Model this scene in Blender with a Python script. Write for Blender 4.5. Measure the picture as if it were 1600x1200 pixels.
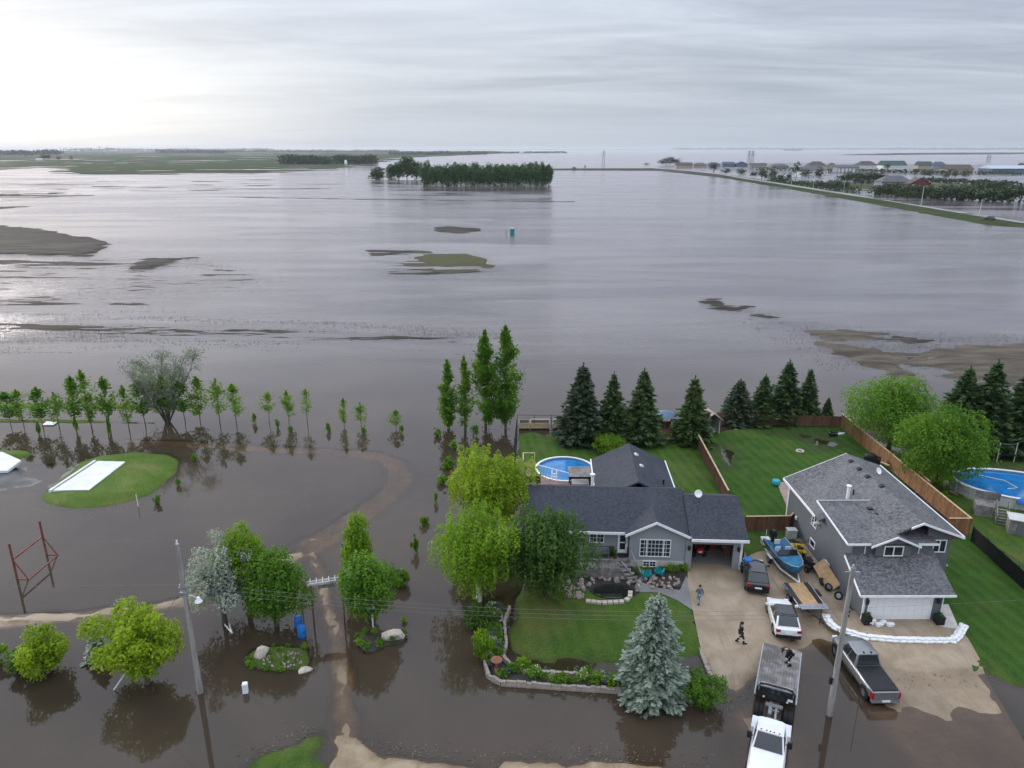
import bpy, bmesh, math, random
import numpy as np
from mathutils import Vector, Matrix, geometry

for o in list(bpy.data.objects):
    bpy.data.objects.remove(o)
SC = bpy.context.scene
COL = SC.collection
R = math.radians
random.seed(7)

# ------------------------------------------------------------------ camera
CAM_H, FOC, PITCH = 34.0, 1150.0, math.atan(368 / 1150)
cam_d = bpy.data.cameras.new('camera')
cam_d.sensor_fit = 'HORIZONTAL'
cam_d.angle = 2 * math.atan(800 / FOC)
cam_d.clip_start, cam_d.clip_end = 0.5, 60000
cam = bpy.data.objects.new('camera', cam_d)
COL.objects.link(cam)
cam.location = (0, 0, CAM_H)
cam.rotation_euler = (math.pi / 2 - PITCH, 0, 0)
SC.camera = cam

# ------------------------------------------------------------------ sky
SUN_EL, SUN_AZ = R(16), R(-49)          # azimuth measured from +Y towards +X
SUN_DIR = Vector((math.sin(SUN_AZ) * math.cos(SUN_EL), math.cos(SUN_AZ) * math.cos(SUN_EL), math.sin(SUN_EL)))
world = bpy.data.worlds.new('World')
SC.world = world
world.use_nodes = True
wt = world.node_tree
wt.nodes.clear()


def N(t, kind, **kw):
    n = t.nodes.new(kind)
    ins = kw.pop('ins', {})
    for k, v in kw.items():
        setattr(n, k, v)
    for k, v in ins.items():
        if hasattr(v, 'is_output') or isinstance(v, bpy.types.NodeSocket):
            t.links.new(v, n.inputs[k])
        else:
            n.inputs[k].default_value = v
    return n


def mth(t, op, a, b=None, clamp=False):
    n = N(t, 'ShaderNodeMath', operation=op, use_clamp=clamp, ins={0: a})
    if b is not None:
        if isinstance(b, bpy.types.NodeSocket):
            t.links.new(b, n.inputs[1])
        else:
            n.inputs[1].default_value = b
    return n.outputs[0]


def mixc(t, fac, a, b, blend='MIX'):
    n = N(t, 'ShaderNodeMix', data_type='RGBA', blend_type=blend)
    for k, v in ((0, fac), (6, a), (7, b)):
        if isinstance(v, bpy.types.NodeSocket):
            t.links.new(v, n.inputs[k])
        else:
            n.inputs[k].default_value = v if k == 0 else (*v[:3], 1)
    return n.outputs[2]


def mrange(t, v, a, b, c, d, smooth=True):
    n = N(t, 'ShaderNodeMapRange', interpolation_type='SMOOTHSTEP' if smooth else 'LINEAR', ins={0: v, 1: a, 2: b, 3: c, 4: d})
    return n.outputs[0]


def build_sky():
    t = wt
    tc = N(t, 'ShaderNodeTexCoord').outputs['Generated']
    nrm = N(t, 'ShaderNodeVectorMath', operation='NORMALIZE', ins={0: tc}).outputs[0]
    sep = N(t, 'ShaderNodeSeparateXYZ', ins={0: nrm})
    z = mth(t, 'MAXIMUM', sep.outputs[2], 0.0)
    dot = N(t, 'ShaderNodeVectorMath', operation='DOT_PRODUCT', ins={0: nrm, 1: SUN_DIR}).outputs['Value']
    # overcast luminance: horizon 1, zenith about 2.6 (CIE overcast sky)
    lum = mth(t, 'ADD', mth(t, 'MULTIPLY', mth(t, 'POWER', z, 1.1), 3.0), 1.0)
    # cloud deck seen in perspective
    zz = mth(t, 'ADD', z, 0.07)
    cx = mth(t, 'DIVIDE', sep.outputs[0], zz)
    cy = mth(t, 'DIVIDE', sep.outputs[1], zz)
    cv = N(t, 'ShaderNodeCombineXYZ', ins={0: mth(t, 'MULTIPLY', cx, 0.20), 1: mth(t, 'MULTIPLY', cy, 0.62), 2: 0.0}).outputs[0]
    n1 = N(t, 'ShaderNodeTexNoise', ins={'Vector': cv, 'Scale': 1.0, 'Detail': 7.0, 'Roughness': 0.52, 'Distortion': 0.4}).outputs[0]
    cv2 = N(t, 'ShaderNodeCombineXYZ', ins={0: mth(t, 'MULTIPLY', cx, 0.16), 1: mth(t, 'MULTIPLY', cy, 0.16), 2: 3.1}).outputs[0]
    n2 = N(t, 'ShaderNodeTexNoise', ins={'Vector': cv2, 'Scale': 1.0, 'Detail': 3.0, 'Roughness': 0.5}).outputs[0]
    cl = mth(t, 'ADD', mth(t, 'MULTIPLY', n1, 0.62), mth(t, 'MULTIPLY', n2, 0.38))
    cv3 = N(t, 'ShaderNodeCombineXYZ', ins={0: mth(t, 'MULTIPLY', cx, 0.55), 1: mth(t, 'MULTIPLY', cy, 1.3), 2: 7.7}).outputs[0]
    n3 = N(t, 'ShaderNodeTexNoise', ins={'Vector': cv3, 'Scale': 1.0, 'Detail': 8.0, 'Roughness': 0.62, 'Distortion': 0.9}).outputs[0]
    cl = mth(t, 'ADD', mth(t, 'MULTIPLY', cl, 0.72), mth(t, 'MULTIPLY', n3, 0.28))
    streak = mrange(t, cl, 0.37, 0.62, 0.0, 1.0)
    fade = mrange(t, z, 0.005, 0.10, 0.15, 1.0)
    dark = mixc(t, streak, (0.196, 0.224, 0.280), (0.372, 0.406, 0.462))
    base = mixc(t, fade, (0.36, 0.41, 0.485), dark)
    glow = mth(t, 'MULTIPLY', mrange(t, dot, 0.74, 1.0, 0.0, 1.0), mrange(t, z, 0.0, 0.16, 1.0, 0.12))
    glow2 = mth(t, 'POWER', mrange(t, dot, 0.1, 1.0, 0.0, 1.0, False), 2.0)
    base = mixc(t, mth(t, 'MULTIPLY', glow2, mrange(t, z, 0.03, 0.25, 0.42, 0.16)), base, (0.66, 0.675, 0.69))
    base = mixc(t, mth(t, 'MULTIPLY', glow, mrange(t, cl, 0.3, 0.68, 0.5, 1.0)), base, (0.84, 0.84, 0.825))
    col = N(t, 'ShaderNodeVectorMath', operation='SCALE', ins={0: base, 3: lum}).outputs[0]
    # thin clear-sky component under the overcast
    sky = N(t, 'ShaderNodeTexSky', sky_type='NISHITA', sun_disc=False, sun_elevation=SUN_EL, sun_rotation=SUN_AZ, air_density=1.0, dust_density=2.0)
    bg1 = N(t, 'ShaderNodeBackground', ins={0: col, 1: 1.0})
    bg2 = N(t, 'ShaderNodeBackground', ins={0: sky.outputs[0], 1: 0.006})
    add = N(t, 'ShaderNodeAddShader', ins={0: bg1.outputs[0], 1: bg2.outputs[0]})
    out = N(t, 'ShaderNodeOutputWorld', ins={0: add.outputs[0]})


build_sky()
sun_d = bpy.data.lights.new('sun', 'SUN')
sun_d.energy, sun_d.angle, sun_d.color = 1.5, R(15), (1.0, 0.96, 0.90)
sun = bpy.data.objects.new('sun', sun_d)
COL.objects.link(sun)
sun.rotation_euler = (-SUN_DIR).to_track_quat('-Z', 'Y').to_euler()
sun.location = (-60, 40, 60)
vs = SC.view_settings
vs.view_transform, vs.look, vs.exposure, vs.gamma = 'Standard', 'None', 0.42, 1.0
vs.use_curve_mapping = False
SC.render.engine = 'CYCLES'

# ------------------------------------------------------------------ pixel -> place (photo is 1600 x 1200)
_c, _s = math.cos(PITCH), math.sin(PITCH)


def _ray(px, py):
    a, b = px - 800, 600 - py
    return a, FOC * _c + b * _s, -FOC * _s + b * _c


def G(px, py, z=0.0):
    d = _ray(px, py)
    t = (z - CAM_H) / d[2]
    return Vector((d[0] * t, d[1] * t, z))


def AtY(px, py, y):
    d = _ray(px, py)
    t = y / d[1]
    return Vector((d[0] * t, y, CAM_H + d[2] * t))


def mpp(p):     # metres per photo pixel at a point
    return (p[1] * _c - (p[2] - CAM_H) * _s) / FOC


# ------------------------------------------------------------------ materials
MATS = {}


def newmat(name):
    m = bpy.data.materials.new(name)
    m.use_nodes = True
    m.node_tree.nodes.clear()
    MATS[name] = m
    return m, m.node_tree


def finish(t, sh):
    N(t, 'ShaderNodeOutputMaterial', ins={0: sh})


def M(name, col, rough=0.75, var=0.18, scale=2.5, bump=0.0, bscale=25.0, metal=0.0, spec=0.3, col2=None, c2lo=0.5, c2hi=0.65, world_co=False, stretch=(1, 1, 1), coat=0.0):
    m, t = newmat(name)
    if world_co:
        co = N(t, 'ShaderNodeNewGeometry').outputs['Position']
    else:
        co = N(t, 'ShaderNodeTexCoord').outputs['Object']
    if stretch != (1, 1, 1):
        co = N(t, 'ShaderNodeVectorMath', operation='MULTIPLY', ins={0: co, 1: stretch}).outputs[0]
    n = N(t, 'ShaderNodeTexNoise', ins={'Vector': co, 'Scale': scale, 'Detail': 5.0, 'Roughness': 0.62}).outputs[0]
    a = tuple(c * (1 - var) for c in col)
    b = tuple(min(1, c * (1 + var)) for c in col)
    c = mixc(t, mrange(t, n, 0.3, 0.7, 0, 1), a, b)
    if col2:
        n2 = N(t, 'ShaderNodeTexNoise', ins={'Vector': co, 'Scale': scale * 0.33, 'Detail': 4.0, 'Roughness': 0.6}).outputs[0]
        c = mixc(t, mrange(t, n2, c2lo, c2hi, 0, 1), c, col2)
    p = N(t, 'ShaderNodeBsdfPrincipled', ins={'Base Color': c, 'Roughness': rough, 'Metallic': metal, 'Specular IOR Level': spec, 'Coat Weight': coat})
    if bump:
        nb = N(t, 'ShaderNodeTexNoise', ins={'Vector': co, 'Scale': bscale, 'Detail': 4.0}).outputs[0]
        bn = N(t, 'ShaderNodeBump', ins={'Strength': bump, 'Distance': 0.05, 'Height': nb})
        t.links.new(bn.outputs[0], p.inputs['Normal'])
    finish(t, p.outputs[0])
    return m


def siding_mat(name, col):
    m, t = newmat(name)
    co = N(t, 'ShaderNodeTexCoord').outputs['Object']
    sep = N(t, 'ShaderNodeSeparateXYZ', ins={0: co})
    saw = mth(t, 'FRACT', mth(t, 'MULTIPLY', sep.outputs[2], 1 / 0.13))
    n = N(t, 'ShaderNodeTexNoise', ins={'Vector': co, 'Scale': 0.9, 'Detail': 5.0}).outputs[0]
    c = mixc(t, n, tuple(x * 0.86 for x in col), tuple(x * 1.1 for x in col))
    p = N(t, 'ShaderNodeBsdfPrincipled', ins={'Base Color': c, 'Roughness': 0.6, 'Specular IOR Level': 0.3})
    bn = N(t, 'ShaderNodeBump', ins={'Strength': 0.6, 'Distance': 0.02, 'Height': mth(t, 'SUBTRACT', 1.0, saw)})
    t.links.new(bn.outputs[0], p.inputs['Normal'])
    finish(t, p.outputs[0])
    return m


def shingle_mat(name, dark, light, mottled):
    m, t = newmat(name)
    co = N(t, 'ShaderNodeTexCoord').outputs['Object']
    br = N(t, 'ShaderNodeTexBrick', offset=0.5, ins={'Vector': co, 'Color1': (*dark, 1), 'Color2': (*light, 1), 'Mortar': (*[d * 0.55 for d in dark], 1), 'Scale': 1.0, 'Mortar Size': 0.012, 'Bias': 0.0, 'Brick Width': 0.33, 'Row Height': 0.13})
    n = N(t, 'ShaderNodeTexNoise', ins={'Vector': co, 'Scale': 4.5, 'Detail': 4.0, 'Roughness': 0.75}).outputs[0]
    n2 = N(t, 'ShaderNodeTexNoise', ins={'Vector': co, 'Scale': 0.35, 'Detail': 3.0}).outputs[0]
    c = mixc(t, mrange(t, n, 0.36, 0.64, 0, 1), tuple(d * (1 - mottled) for d in dark), tuple(min(1, l * (1 + mottled)) for l in light))
    c = mixc(t, 0.45, c, br.outputs[0])
    c = mixc(t, mrange(t, n2, 0.35, 0.7, 0, 0.35), c, tuple(l * 1.25 for l in light))
    p = N(t, 'ShaderNodeBsdfPrincipled', ins={'Base Color': c, 'Roughness': 0.85, 'Specular IOR Level': 0.25})
    bn = N(t, 'ShaderNodeBump', ins={'Strength': 0.5, 'Distance': 0.02, 'Height': br.outputs[1]})
    bn.invert = True
    t.links.new(bn.outputs[0], p.inputs['Normal'])
    finish(t, p.outputs[0])
    return m


def leaf_mat(name, a, b, trans=0.35):
    m, t = newmat(name)
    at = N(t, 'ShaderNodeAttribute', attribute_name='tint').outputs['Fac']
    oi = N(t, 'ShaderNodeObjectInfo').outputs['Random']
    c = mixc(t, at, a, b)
    c = mixc(t, mth(t, 'MULTIPLY', oi, 0.30), c, tuple(x * 0.72 for x in a))
    d = N(t, 'ShaderNodeBsdfPrincipled', ins={'Base Color': c, 'Roughness': 0.55, 'Specular IOR Level': 0.25})
    tr = N(t, 'ShaderNodeBsdfTranslucent', ins={'Color': mixc(t, 0.5, c, (b[0] * 1.2, b[1] * 1.25, b[2] * 0.6))})
    mx = N(t, 'ShaderNodeMixShader', ins={0: trans, 1: d.outputs[0], 2: tr.outputs[0]})
    finish(t, mx.outputs[0])
    return m


def grass_mat(name, g1, g2, brown, blo=0.55, bhi=0.75, mow=0.0):
    m, t = newmat(name)
    co = N(t, 'ShaderNodeNewGeometry').outputs['Position']
    nf = N(t, 'ShaderNodeTexNoise', ins={'Vector': co, 'Scale': 6.0, 'Detail': 6.0, 'Roughness': 0.75}).outputs[0]
    nm = N(t, 'ShaderNodeTexNoise', ins={'Vector': co, 'Scale': 0.55, 'Detail': 5.0, 'Roughness': 0.6}).outputs[0]
    nl = N(t, 'ShaderNodeTexNoise', ins={'Vector': co, 'Scale': 0.17, 'Detail': 5.0, 'Roughness': 0.62, 'Distortion': 0.6}).outputs[0]
    c = mixc(t, mrange(t, nm, 0.3, 0.7, 0, 1), g1, g2)
    c = mixc(t, mrange(t, nl, blo, bhi, 0, 0.85), c, brown)
    c = mixc(t, mrange(t, nf, 0.3, 0.72, 0, 1), mixc(t, 0.45, c, tuple(x * 0.35 for x in g1)), mixc(t, 0.25, c, tuple(min(1, x * 1.8) for x in g2)))
    sx = N(t, 'ShaderNodeSeparateXYZ', ins={0: co})
    wob = mth(t, 'MULTIPLY', nm, 0.7)
    stripe = mth(t, 'SINE', mth(t, 'MULTIPLY', mth(t, 'ADD', mth(t, 'ADD', sx.outputs[0], mth(t, 'MULTIPLY', sx.outputs[1], 0.12)), wob), 5.6))
    c = mixc(t, mrange(t, stripe, -0.6, 0.6, 0.0, mow), c, tuple(min(1, x * 1.5) for x in g2))
    damp = mrange(t, mth(t, 'ADD', sx.outputs[2], mth(t, 'MULTIPLY', mth(t, 'SUBTRACT', nm, 0.5), 0.25)), 0.02, 0.16, 0.8, 0.0)   # soaked, muddy grass above the waterline
    c = mixc(t, damp, c, mixc(t, 0.55, c, (0.055, 0.050, 0.030)))
    p = N(t, 'ShaderNodeBsdfPrincipled', ins={'Base Color': c, 'Roughness': 0.85, 'Specular IOR Level': 0.12})
    nb = N(t, 'ShaderNodeTexNoise', ins={'Vector': co, 'Scale': 11.0, 'Detail': 5.0, 'Roughness': 0.8}).outputs[0]
    bn = N(t, 'ShaderNodeBump', ins={'Strength': 0.75, 'Distance': 0.08, 'Height': nb})
    t.links.new(bn.outputs[0], p.inputs['Normal'])
    finish(t, p.outputs[0])
    return m


def gravel_mat(name, a, b, stain):
    m, t = newmat(name)
    co = N(t, 'ShaderNodeNewGeometry').outputs['Position']
    nf = N(t, 'ShaderNodeTexNoise', ins={'Vector': co, 'Scale': 14.0, 'Detail': 6.0, 'Roughness': 0.8}).outputs[0]
    nm = N(t, 'ShaderNodeTexNoise', ins={'Vector': co, 'Scale': 0.6, 'Detail': 6.0, 'Roughness': 0.65, 'Distortion': 0.5}).outputs[0]
    nl = N(t, 'ShaderNodeTexNoise', ins={'Vector': co, 'Scale': 0.2, 'Detail': 4.0}).outputs[0]
    c = mixc(t, mrange(t, nm, 0.3, 0.72, 0, 1), a, b)
    c = mixc(t, mrange(t, nl, 0.46, 0.70, 0, 0.7), c, stain)
    tv = N(t, 'ShaderNodeVectorMath', operation='MULTIPLY', ins={0: co, 1: (1.6, 0.16, 1.0)}).outputs[0]
    nt = N(t, 'ShaderNodeTexNoise', ins={'Vector': tv, 'Scale': 1.0, 'Detail': 5.0, 'Roughness': 0.7, 'Distortion': 0.5}).outputs[0]
    c = mixc(t, mrange(t, nt, 0.52, 0.70, 0, 0.5), c, tuple(x * 0.8 for x in stain))
    c = mixc(t, mrange(t, nf, 0.35, 0.65, 0, 1), mixc(t, 0.3, c, tuple(x * 0.5 for x in a)), c)
    zz = N(t, 'ShaderNodeSeparateXYZ', ins={0: co}).outputs[2]
    damp = mrange(t, mth(t, 'ADD', zz, mth(t, 'MULTIPLY', mth(t, 'SUBTRACT', nm, 0.5), 0.22)), 0.03, 0.17, 1.0, 0.0)   # soaked strip above the waterline
    c = mixc(t, mth(t, 'MULTIPLY', damp, 0.40), c, mixc(t, 1.0, c, (0.52, 0.46, 0.38), 'MULTIPLY'))
    p = N(t, 'ShaderNodeBsdfPrincipled', ins={'Base Color': c, 'Roughness': mth(t, 'SUBTRACT', mrange(t, nm, 0.3, 0.7, 0.6, 0.9), mth(t, 'MULTIPLY', damp, 0.25)), 'Specular IOR Level': 0.25})
    bn = N(t, 'ShaderNodeBump', ins={'Strength': 0.5, 'Distance': 0.03, 'Height': nf})
    t.links.new(bn.outputs[0], p.inputs['Normal'])
    finish(t, p.outputs[0])
    return m


def water_mat():
    m, t = newmat('flood_water')
    co = N(t, 'ShaderNodeNewGeometry').outputs['Position']
    dep = N(t, 'ShaderNodeAttribute', attribute_name='depth').outputs['Fac']
    chop = N(t, 'ShaderNodeAttribute', attribute_name='chop').outputs['Fac']
    nf = N(t, 'ShaderNodeTexNoise', ins={'Vector': co, 'Scale': 2.2, 'Detail': 4.0, 'Roughness': 0.7}).outputs[0]
    st = N(t, 'ShaderNodeVectorMath', operation='MULTIPLY', ins={0: co, 1: (0.22, 1.0, 1.0)}).outputs[0]
    ns = N(t, 'ShaderNodeTexNoise', ins={'Vector': st, 'Scale': 0.6, 'Detail': 5.0, 'Roughness': 0.7}).outputs[0]
    dd = mth(t, 'ADD', dep, mth(t, 'MULTIPLY', mth(t, 'SUBTRACT', nf, 0.5), 0.05))
    amp = mth(t, 'ADD', 0.06, mth(t, 'MULTIPLY', chop, 0.22))
    dd = mth(t, 'ADD', dd, mth(t, 'MULTIPLY', mth(t, 'SUBTRACT', ns, 0.5), amp))
    film = mrange(t, dd, -0.004, 0.022, 0.0, 1.0)
    opac = mth(t, 'SUBTRACT', 1.0, mth(t, 'POWER', 2.718, mth(t, 'MULTIPLY', mth(t, 'MAXIMUM', dd, 0.0), -7.0)))
    nl = N(t, 'ShaderNodeTexNoise', ins={'Vector': co, 'Scale': 0.035, 'Detail': 5.0, 'Roughness': 0.6, 'Distortion': 0.8}).outputs[0]
    mud = mixc(t, mrange(t, nl, 0.3, 0.7, 0, 1), (0.037, 0.0275, 0.0190), (0.066, 0.0485, 0.0325))
    sv = N(t, 'ShaderNodeVectorMath', operation='MULTIPLY', ins={0: co, 1: (0.010, 0.05, 1.0)}).outputs[0]
    nsilt = N(t, 'ShaderNodeTexNoise', ins={'Vector': sv, 'Scale': 1.0, 'Detail': 6.0, 'Roughness': 0.65, 'Distortion': 1.2}).outputs[0]
    mud = mixc(t, chop, mud, mixc(t, mrange(t, nsilt, 0.36, 0.64, 0, 1), (0.050, 0.043, 0.040), (0.125, 0.108, 0.098)))   # silt stirred up over the field
    # wind: broad calm and ruffled bands
    wv = N(t, 'ShaderNodeVectorMath', operation='MULTIPLY', ins={0: co, 1: (0.006, 0.022, 1.0)}).outputs[0]
    nw = N(t, 'ShaderNodeTexNoise', ins={'Vector': wv, 'Scale': 1.0, 'Detail': 5.0, 'Roughness': 0.6, 'Distortion': 0.8}).outputs[0]
    wind = mrange(t, nw, 0.40, 0.62, 0.0, 1.0)
    rv = N(t, 'ShaderNodeVectorMath', operation='MULTIPLY', ins={0: co, 1: (0.45, 1.0, 1.0)}).outputs[0]
    nr = N(t, 'ShaderNodeTexNoise', ins={'Vector': rv, 'Scale': 1.3, 'Detail': 5.0, 'Roughness': 0.65}).outputs[0]
    strength = mth(t, 'ADD', 0.006, mth(t, 'MULTIPLY', chop, mth(t, 'ADD', 0.07, mth(t, 'MULTIPLY', wind, 0.55))))
    bn = N(t, 'ShaderNodeBump', ins={'Strength': strength, 'Distance': 0.6, 'Height': nr})
    rough = mth(t, 'ADD', 0.035, mth(t, 'MULTIPLY', chop, mth(t, 'ADD', 0.05, mth(t, 'MULTIPLY', wind, 0.10))))
    fr = N(t, 'ShaderNodeFresnel', ins={'IOR': mth(t, 'ADD', 1.38, mth(t, 'MULTIPLY', chop, 0.26)), 'Normal': bn.outputs[0]}).outputs[0]
    gl = N(t, 'ShaderNodeBsdfGlossy', ins={'Color': (0.99, 0.955, 0.99, 1), 'Roughness': rough, 'Normal': bn.outputs[0]})
    tr = N(t, 'ShaderNodeBsdfTransparent', ins={'Color': (1, 1, 1, 1)})
    tint = N(t, 'ShaderNodeBsdfTransparent', ins={'Color': (0.86, 0.77, 0.65, 1)})
    df = N(t, 'ShaderNodeBsdfDiffuse', ins={'Color': mud})
    body = N(t, 'ShaderNodeMixShader', ins={0: opac, 1: tint.outputs[0], 2: df.outputs[0]})
    wet = N(t, 'ShaderNodeMixShader', ins={0: fr, 1: body.outputs[0], 2: gl.outputs[0]})
    fin = N(t, 'ShaderNodeMixShader', ins={0: film, 1: tr.outputs[0], 2: wet.outputs[0]})
    finish(t, fin.outputs[0])
    return m


def glass_mat(name, col=(0.02, 0.025, 0.03), rough=0.06):
    m, t = newmat(name)
    co = N(t, 'ShaderNodeTexCoord').outputs['Object']
    n = N(t, 'ShaderNodeTexNoise', ins={'Vector': co, 'Scale': 1.1, 'Detail': 2.0}).outputs[0]
    c = mixc(t, n, tuple(x * 0.5 for x in col), tuple(x * 1.6 for x in col))
    p = N(t, 'ShaderNodeBsdfPrincipled', ins={'Base Color': c, 'Roughness': rough, 'Specular IOR Level': 0.6})
    finish(t, p.outputs[0])
    return m


m_water = water_mat()
m_mud = M('mud', (0.046, 0.039, 0.032), 0.8, 0.4, 0.4, 0.8, 3.0, world_co=True, spec=0.08, col2=(0.080, 0.066, 0.050), stretch=(0.25, 1, 1))
m_islandgrass = grass_mat('island_grass', (0.055, 0.065, 0.020), (0.085, 0.088, 0.034), (0.085, 0.066, 0.044), 0.40, 0.6)
m_stubble = M('stubble_mud', (0.098, 0.080, 0.062), 0.75, 0.35, 0.5, 0.6, 4.0, world_co=True, col2=(0.055, 0.045, 0.035), stretch=(0.3, 1, 1), spec=0.08)
m_lawn = grass_mat('lawn_grass', (0.030, 0.078, 0.010), (0.066, 0.120, 0.018), (0.13, 0.12, 0.045), 0.50, 0.74, 0.22)
m_lawn_dry = grass_mat('patchy_lawn_grass', (0.036, 0.084, 0.012), (0.076, 0.122, 0.020), (0.15, 0.120, 0.048), 0.48, 0.74, 0.12)
m_lawn_dark = grass_mat('lush_lawn_grass', (0.022, 0.064, 0.009), (0.050, 0.105, 0.014), (0.085, 0.095, 0.03), 0.50, 0.74, 0.22)
m_crop = grass_mat('crop_grass', (0.035, 0.060, 0.018), (0.060, 0.085, 0.028), (0.075, 0.062, 0.040), 0.42, 0.65)
def far_field_mat():
    m, t = newmat('far_crop_rows')
    co = N(t, 'ShaderNodeNewGeometry').outputs['Position']
    a = N(t, 'ShaderNodeVectorMath', operation='MULTIPLY', ins={0: co, 1: (0.0035, 0.012, 1)}).outputs[0]
    n1 = N(t, 'ShaderNodeTexNoise', ins={'Vector': a, 'Scale': 1.0, 'Detail': 6.0, 'Roughness': 0.65, 'Distortion': 0.6}).outputs[0]
    n2 = N(t, 'ShaderNodeTexNoise', ins={'Vector': co, 'Scale': 0.08, 'Detail': 4.0, 'Roughness': 0.7}).outputs[0]
    c = mixc(t, mrange(t, n1, 0.38, 0.62, 0, 1), (0.026, 0.046, 0.016), (0.058, 0.074, 0.030))
    c = mixc(t, mrange(t, n1, 0.52, 0.70, 0, 0.8), c, (0.052, 0.042, 0.030))
    c = mixc(t, mrange(t, n2, 0.3, 0.7, 0, 0.5), c, (0.020, 0.034, 0.014))
    p = N(t, 'ShaderNodeBsdfPrincipled', ins={'Base Color': c, 'Roughness': 0.95, 'Specular IOR Level': 0.05})
    finish(t, p.outputs[0])
    return m


m_farcrop = far_field_mat()
m_mound = grass_mat('mound_grass', (0.060, 0.115, 0.014), (0.100, 0.155, 0.024), (0.24, 0.20, 0.085), 0.50, 0.72)
m_gravel = gravel_mat('tan_gravel', (0.30, 0.225, 0.150), (0.42, 0.335, 0.245), (0.20, 0.15, 0.10))
m_sand = gravel_mat('sandy_road', (0.27, 0.20, 0.125), (0.40, 0.315, 0.215), (0.16, 0.115, 0.072))
m_greygravel = gravel_mat('grey_gravel', (0.10, 0.098, 0.10), (0.17, 0.165, 0.165), (0.06, 0.058, 0.06))
m_pave = gravel_mat('grey_pavers', (0.19, 0.185, 0.185), (0.27, 0.26, 0.255), (0.13, 0.125, 0.12))
m_asph = gravel_mat('far_road', (0.26, 0.25, 0.235), (0.33, 0.32, 0.30), (0.20, 0.19, 0.18))
m_mulch = gravel_mat('dark_mulch', (0.030, 0.024, 0.020), (0.060, 0.050, 0.042), (0.09, 0.085, 0.08))
m_white = M('white_paint', (0.78, 0.78, 0.78), 0.5, 0.06, 3)
m_offwhite = M('offwhite_concrete', (0.66, 0.665, 0.68), 0.8, 0.10, 0.8, 0.2, 12, col2=(0.50, 0.50, 0.50), c2lo=0.58, c2hi=0.75)
m_conc = M('foundation_concrete', (0.52, 0.49, 0.44), 0.85, 0.12, 1.5, 0.2, 20)
m_side1 = siding_mat('grey_blue_siding', (0.270, 0.283, 0.305))
m_side2 = siding_mat('charcoal_siding', (0.125, 0.131, 0.142))
m_roof1 = shingle_mat('charcoal_shingles', (0.036, 0.039, 0.049), (0.058, 0.062, 0.076), 0.25)
m_roof2 = shingle_mat('mottled_shingles', (0.060, 0.060, 0.066), (0.165, 0.162, 0.165), 0.35)
m_glass = glass_mat('window_glass')
m_carglass = glass_mat('tinted_car_glass', (0.022, 0.026, 0.03), 0.04)
m_black = M('black_plastic', (0.014, 0.014, 0.016), 0.5, 0.3, 4)
m_iron = M('black_iron', (0.02, 0.02, 0.022), 0.4, 0.3, 6)
m_rubber = M('tyre_rubber', (0.016, 0.016, 0.017), 0.8, 0.3, 9, 0.3, 30)
m_alloy = M('alloy_metal', (0.42, 0.43, 0.45), 0.35, 0.15, 8, metal=0.8)
m_steel = M('galvanised_steel', (0.42, 0.43, 0.45), 0.45, 0.2, 5, metal=0.6)
m_wood_new = M('cedar_boards', (0.270, 0.135, 0.065), 0.75, 0.30, 1.6, 0.3, 18, stretch=(3, 3, 0.6), col2=(0.19, 0.10, 0.055))
m_wood_brown = M('brown_fence_boards', (0.165, 0.085, 0.050), 0.8, 0.28, 1.6, 0.3, 18, stretch=(3, 3, 0.6), col2=(0.11, 0.06, 0.04))
m_wood_cap = M('pale_lumber', (0.46, 0.35, 0.21), 0.7, 0.2, 2.5)
m_wood_grey = M('weathered_deck_boards', (0.21, 0.195, 0.185), 0.85, 0.35, 2.0, 0.3, 16, col2=(0.12, 0.112, 0.106))
m_deck_red = M('reddish_deck_boards', (0.235, 0.155, 0.130), 0.8, 0.2, 2.0, 0.25, 16)
m_pole = M('weathered_pole_wood', (0.30, 0.285, 0.265), 0.9, 0.22, 3.0, 0.5, 14, stretch=(4, 4, 0.35), col2=(0.19, 0.175, 0.16))
m_bark = M('bark', (0.085, 0.070, 0.058), 0.95, 0.3, 5, 0.6, 14, stretch=(3, 3, 0.7))
m_bark_pale = M('pale_bark', (0.30, 0.27, 0.23), 0.9, 0.3, 5, 0.5, 14)
m_bark_white = M('white_painted_bark', (0.68, 0.67, 0.63), 0.8, 0.15, 4)
m_poolwater = M('pool_water', (0.020, 0.175, 0.42), 0.08, 0.22, 0.9, 0.10, 2.2, spec=0.5)
m_poolwall = M('pool_wall_vinyl', (0.50, 0.50, 0.49), 0.55, 0.12, 1.2, col2=(0.36, 0.35, 0.33))
m_silver = M('silver_paint', (0.22, 0.225, 0.235), 0.32, 0.06, 1.5, metal=0.55, coat=0.5)
m_blackpaint = M('black_car_paint', (0.010, 0.011, 0.013), 0.22, 0.2, 1.5, coat=0.6, spec=0.5)
m_whitepaint = M('white_car_paint', (0.74, 0.745, 0.75), 0.3, 0.04, 1.5, coat=0.5, spec=0.5)
m_redlight = M('red_lens', (0.30, 0.012, 0.014), 0.25, 0.15, 9)
m_clearlight = M('clear_lens', (0.72, 0.73, 0.74), 0.15, 0.1, 9)
m_blue = M('blue_plastic', (0.018, 0.150, 0.480), 0.45, 0.25, 3)
m_boatblue = M('blue_boat_paint', (0.016, 0.090, 0.185), 0.4, 0.25, 2.0, col2=(0.03, 0.15, 0.27))
m_boatcover = M('blue_boat_deck', (0.030, 0.165, 0.290), 0.7, 0.25, 2.4)
m_turq = M('turquoise_plastic', (0.020, 0.330, 0.400), 0.45, 0.15, 5)
m_teal = M('teal_panel', (0.015, 0.19, 0.20), 0.6, 0.2, 3)
m_red = M('red_paint', (0.27, 0.020, 0.022), 0.45, 0.2, 4)
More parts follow.
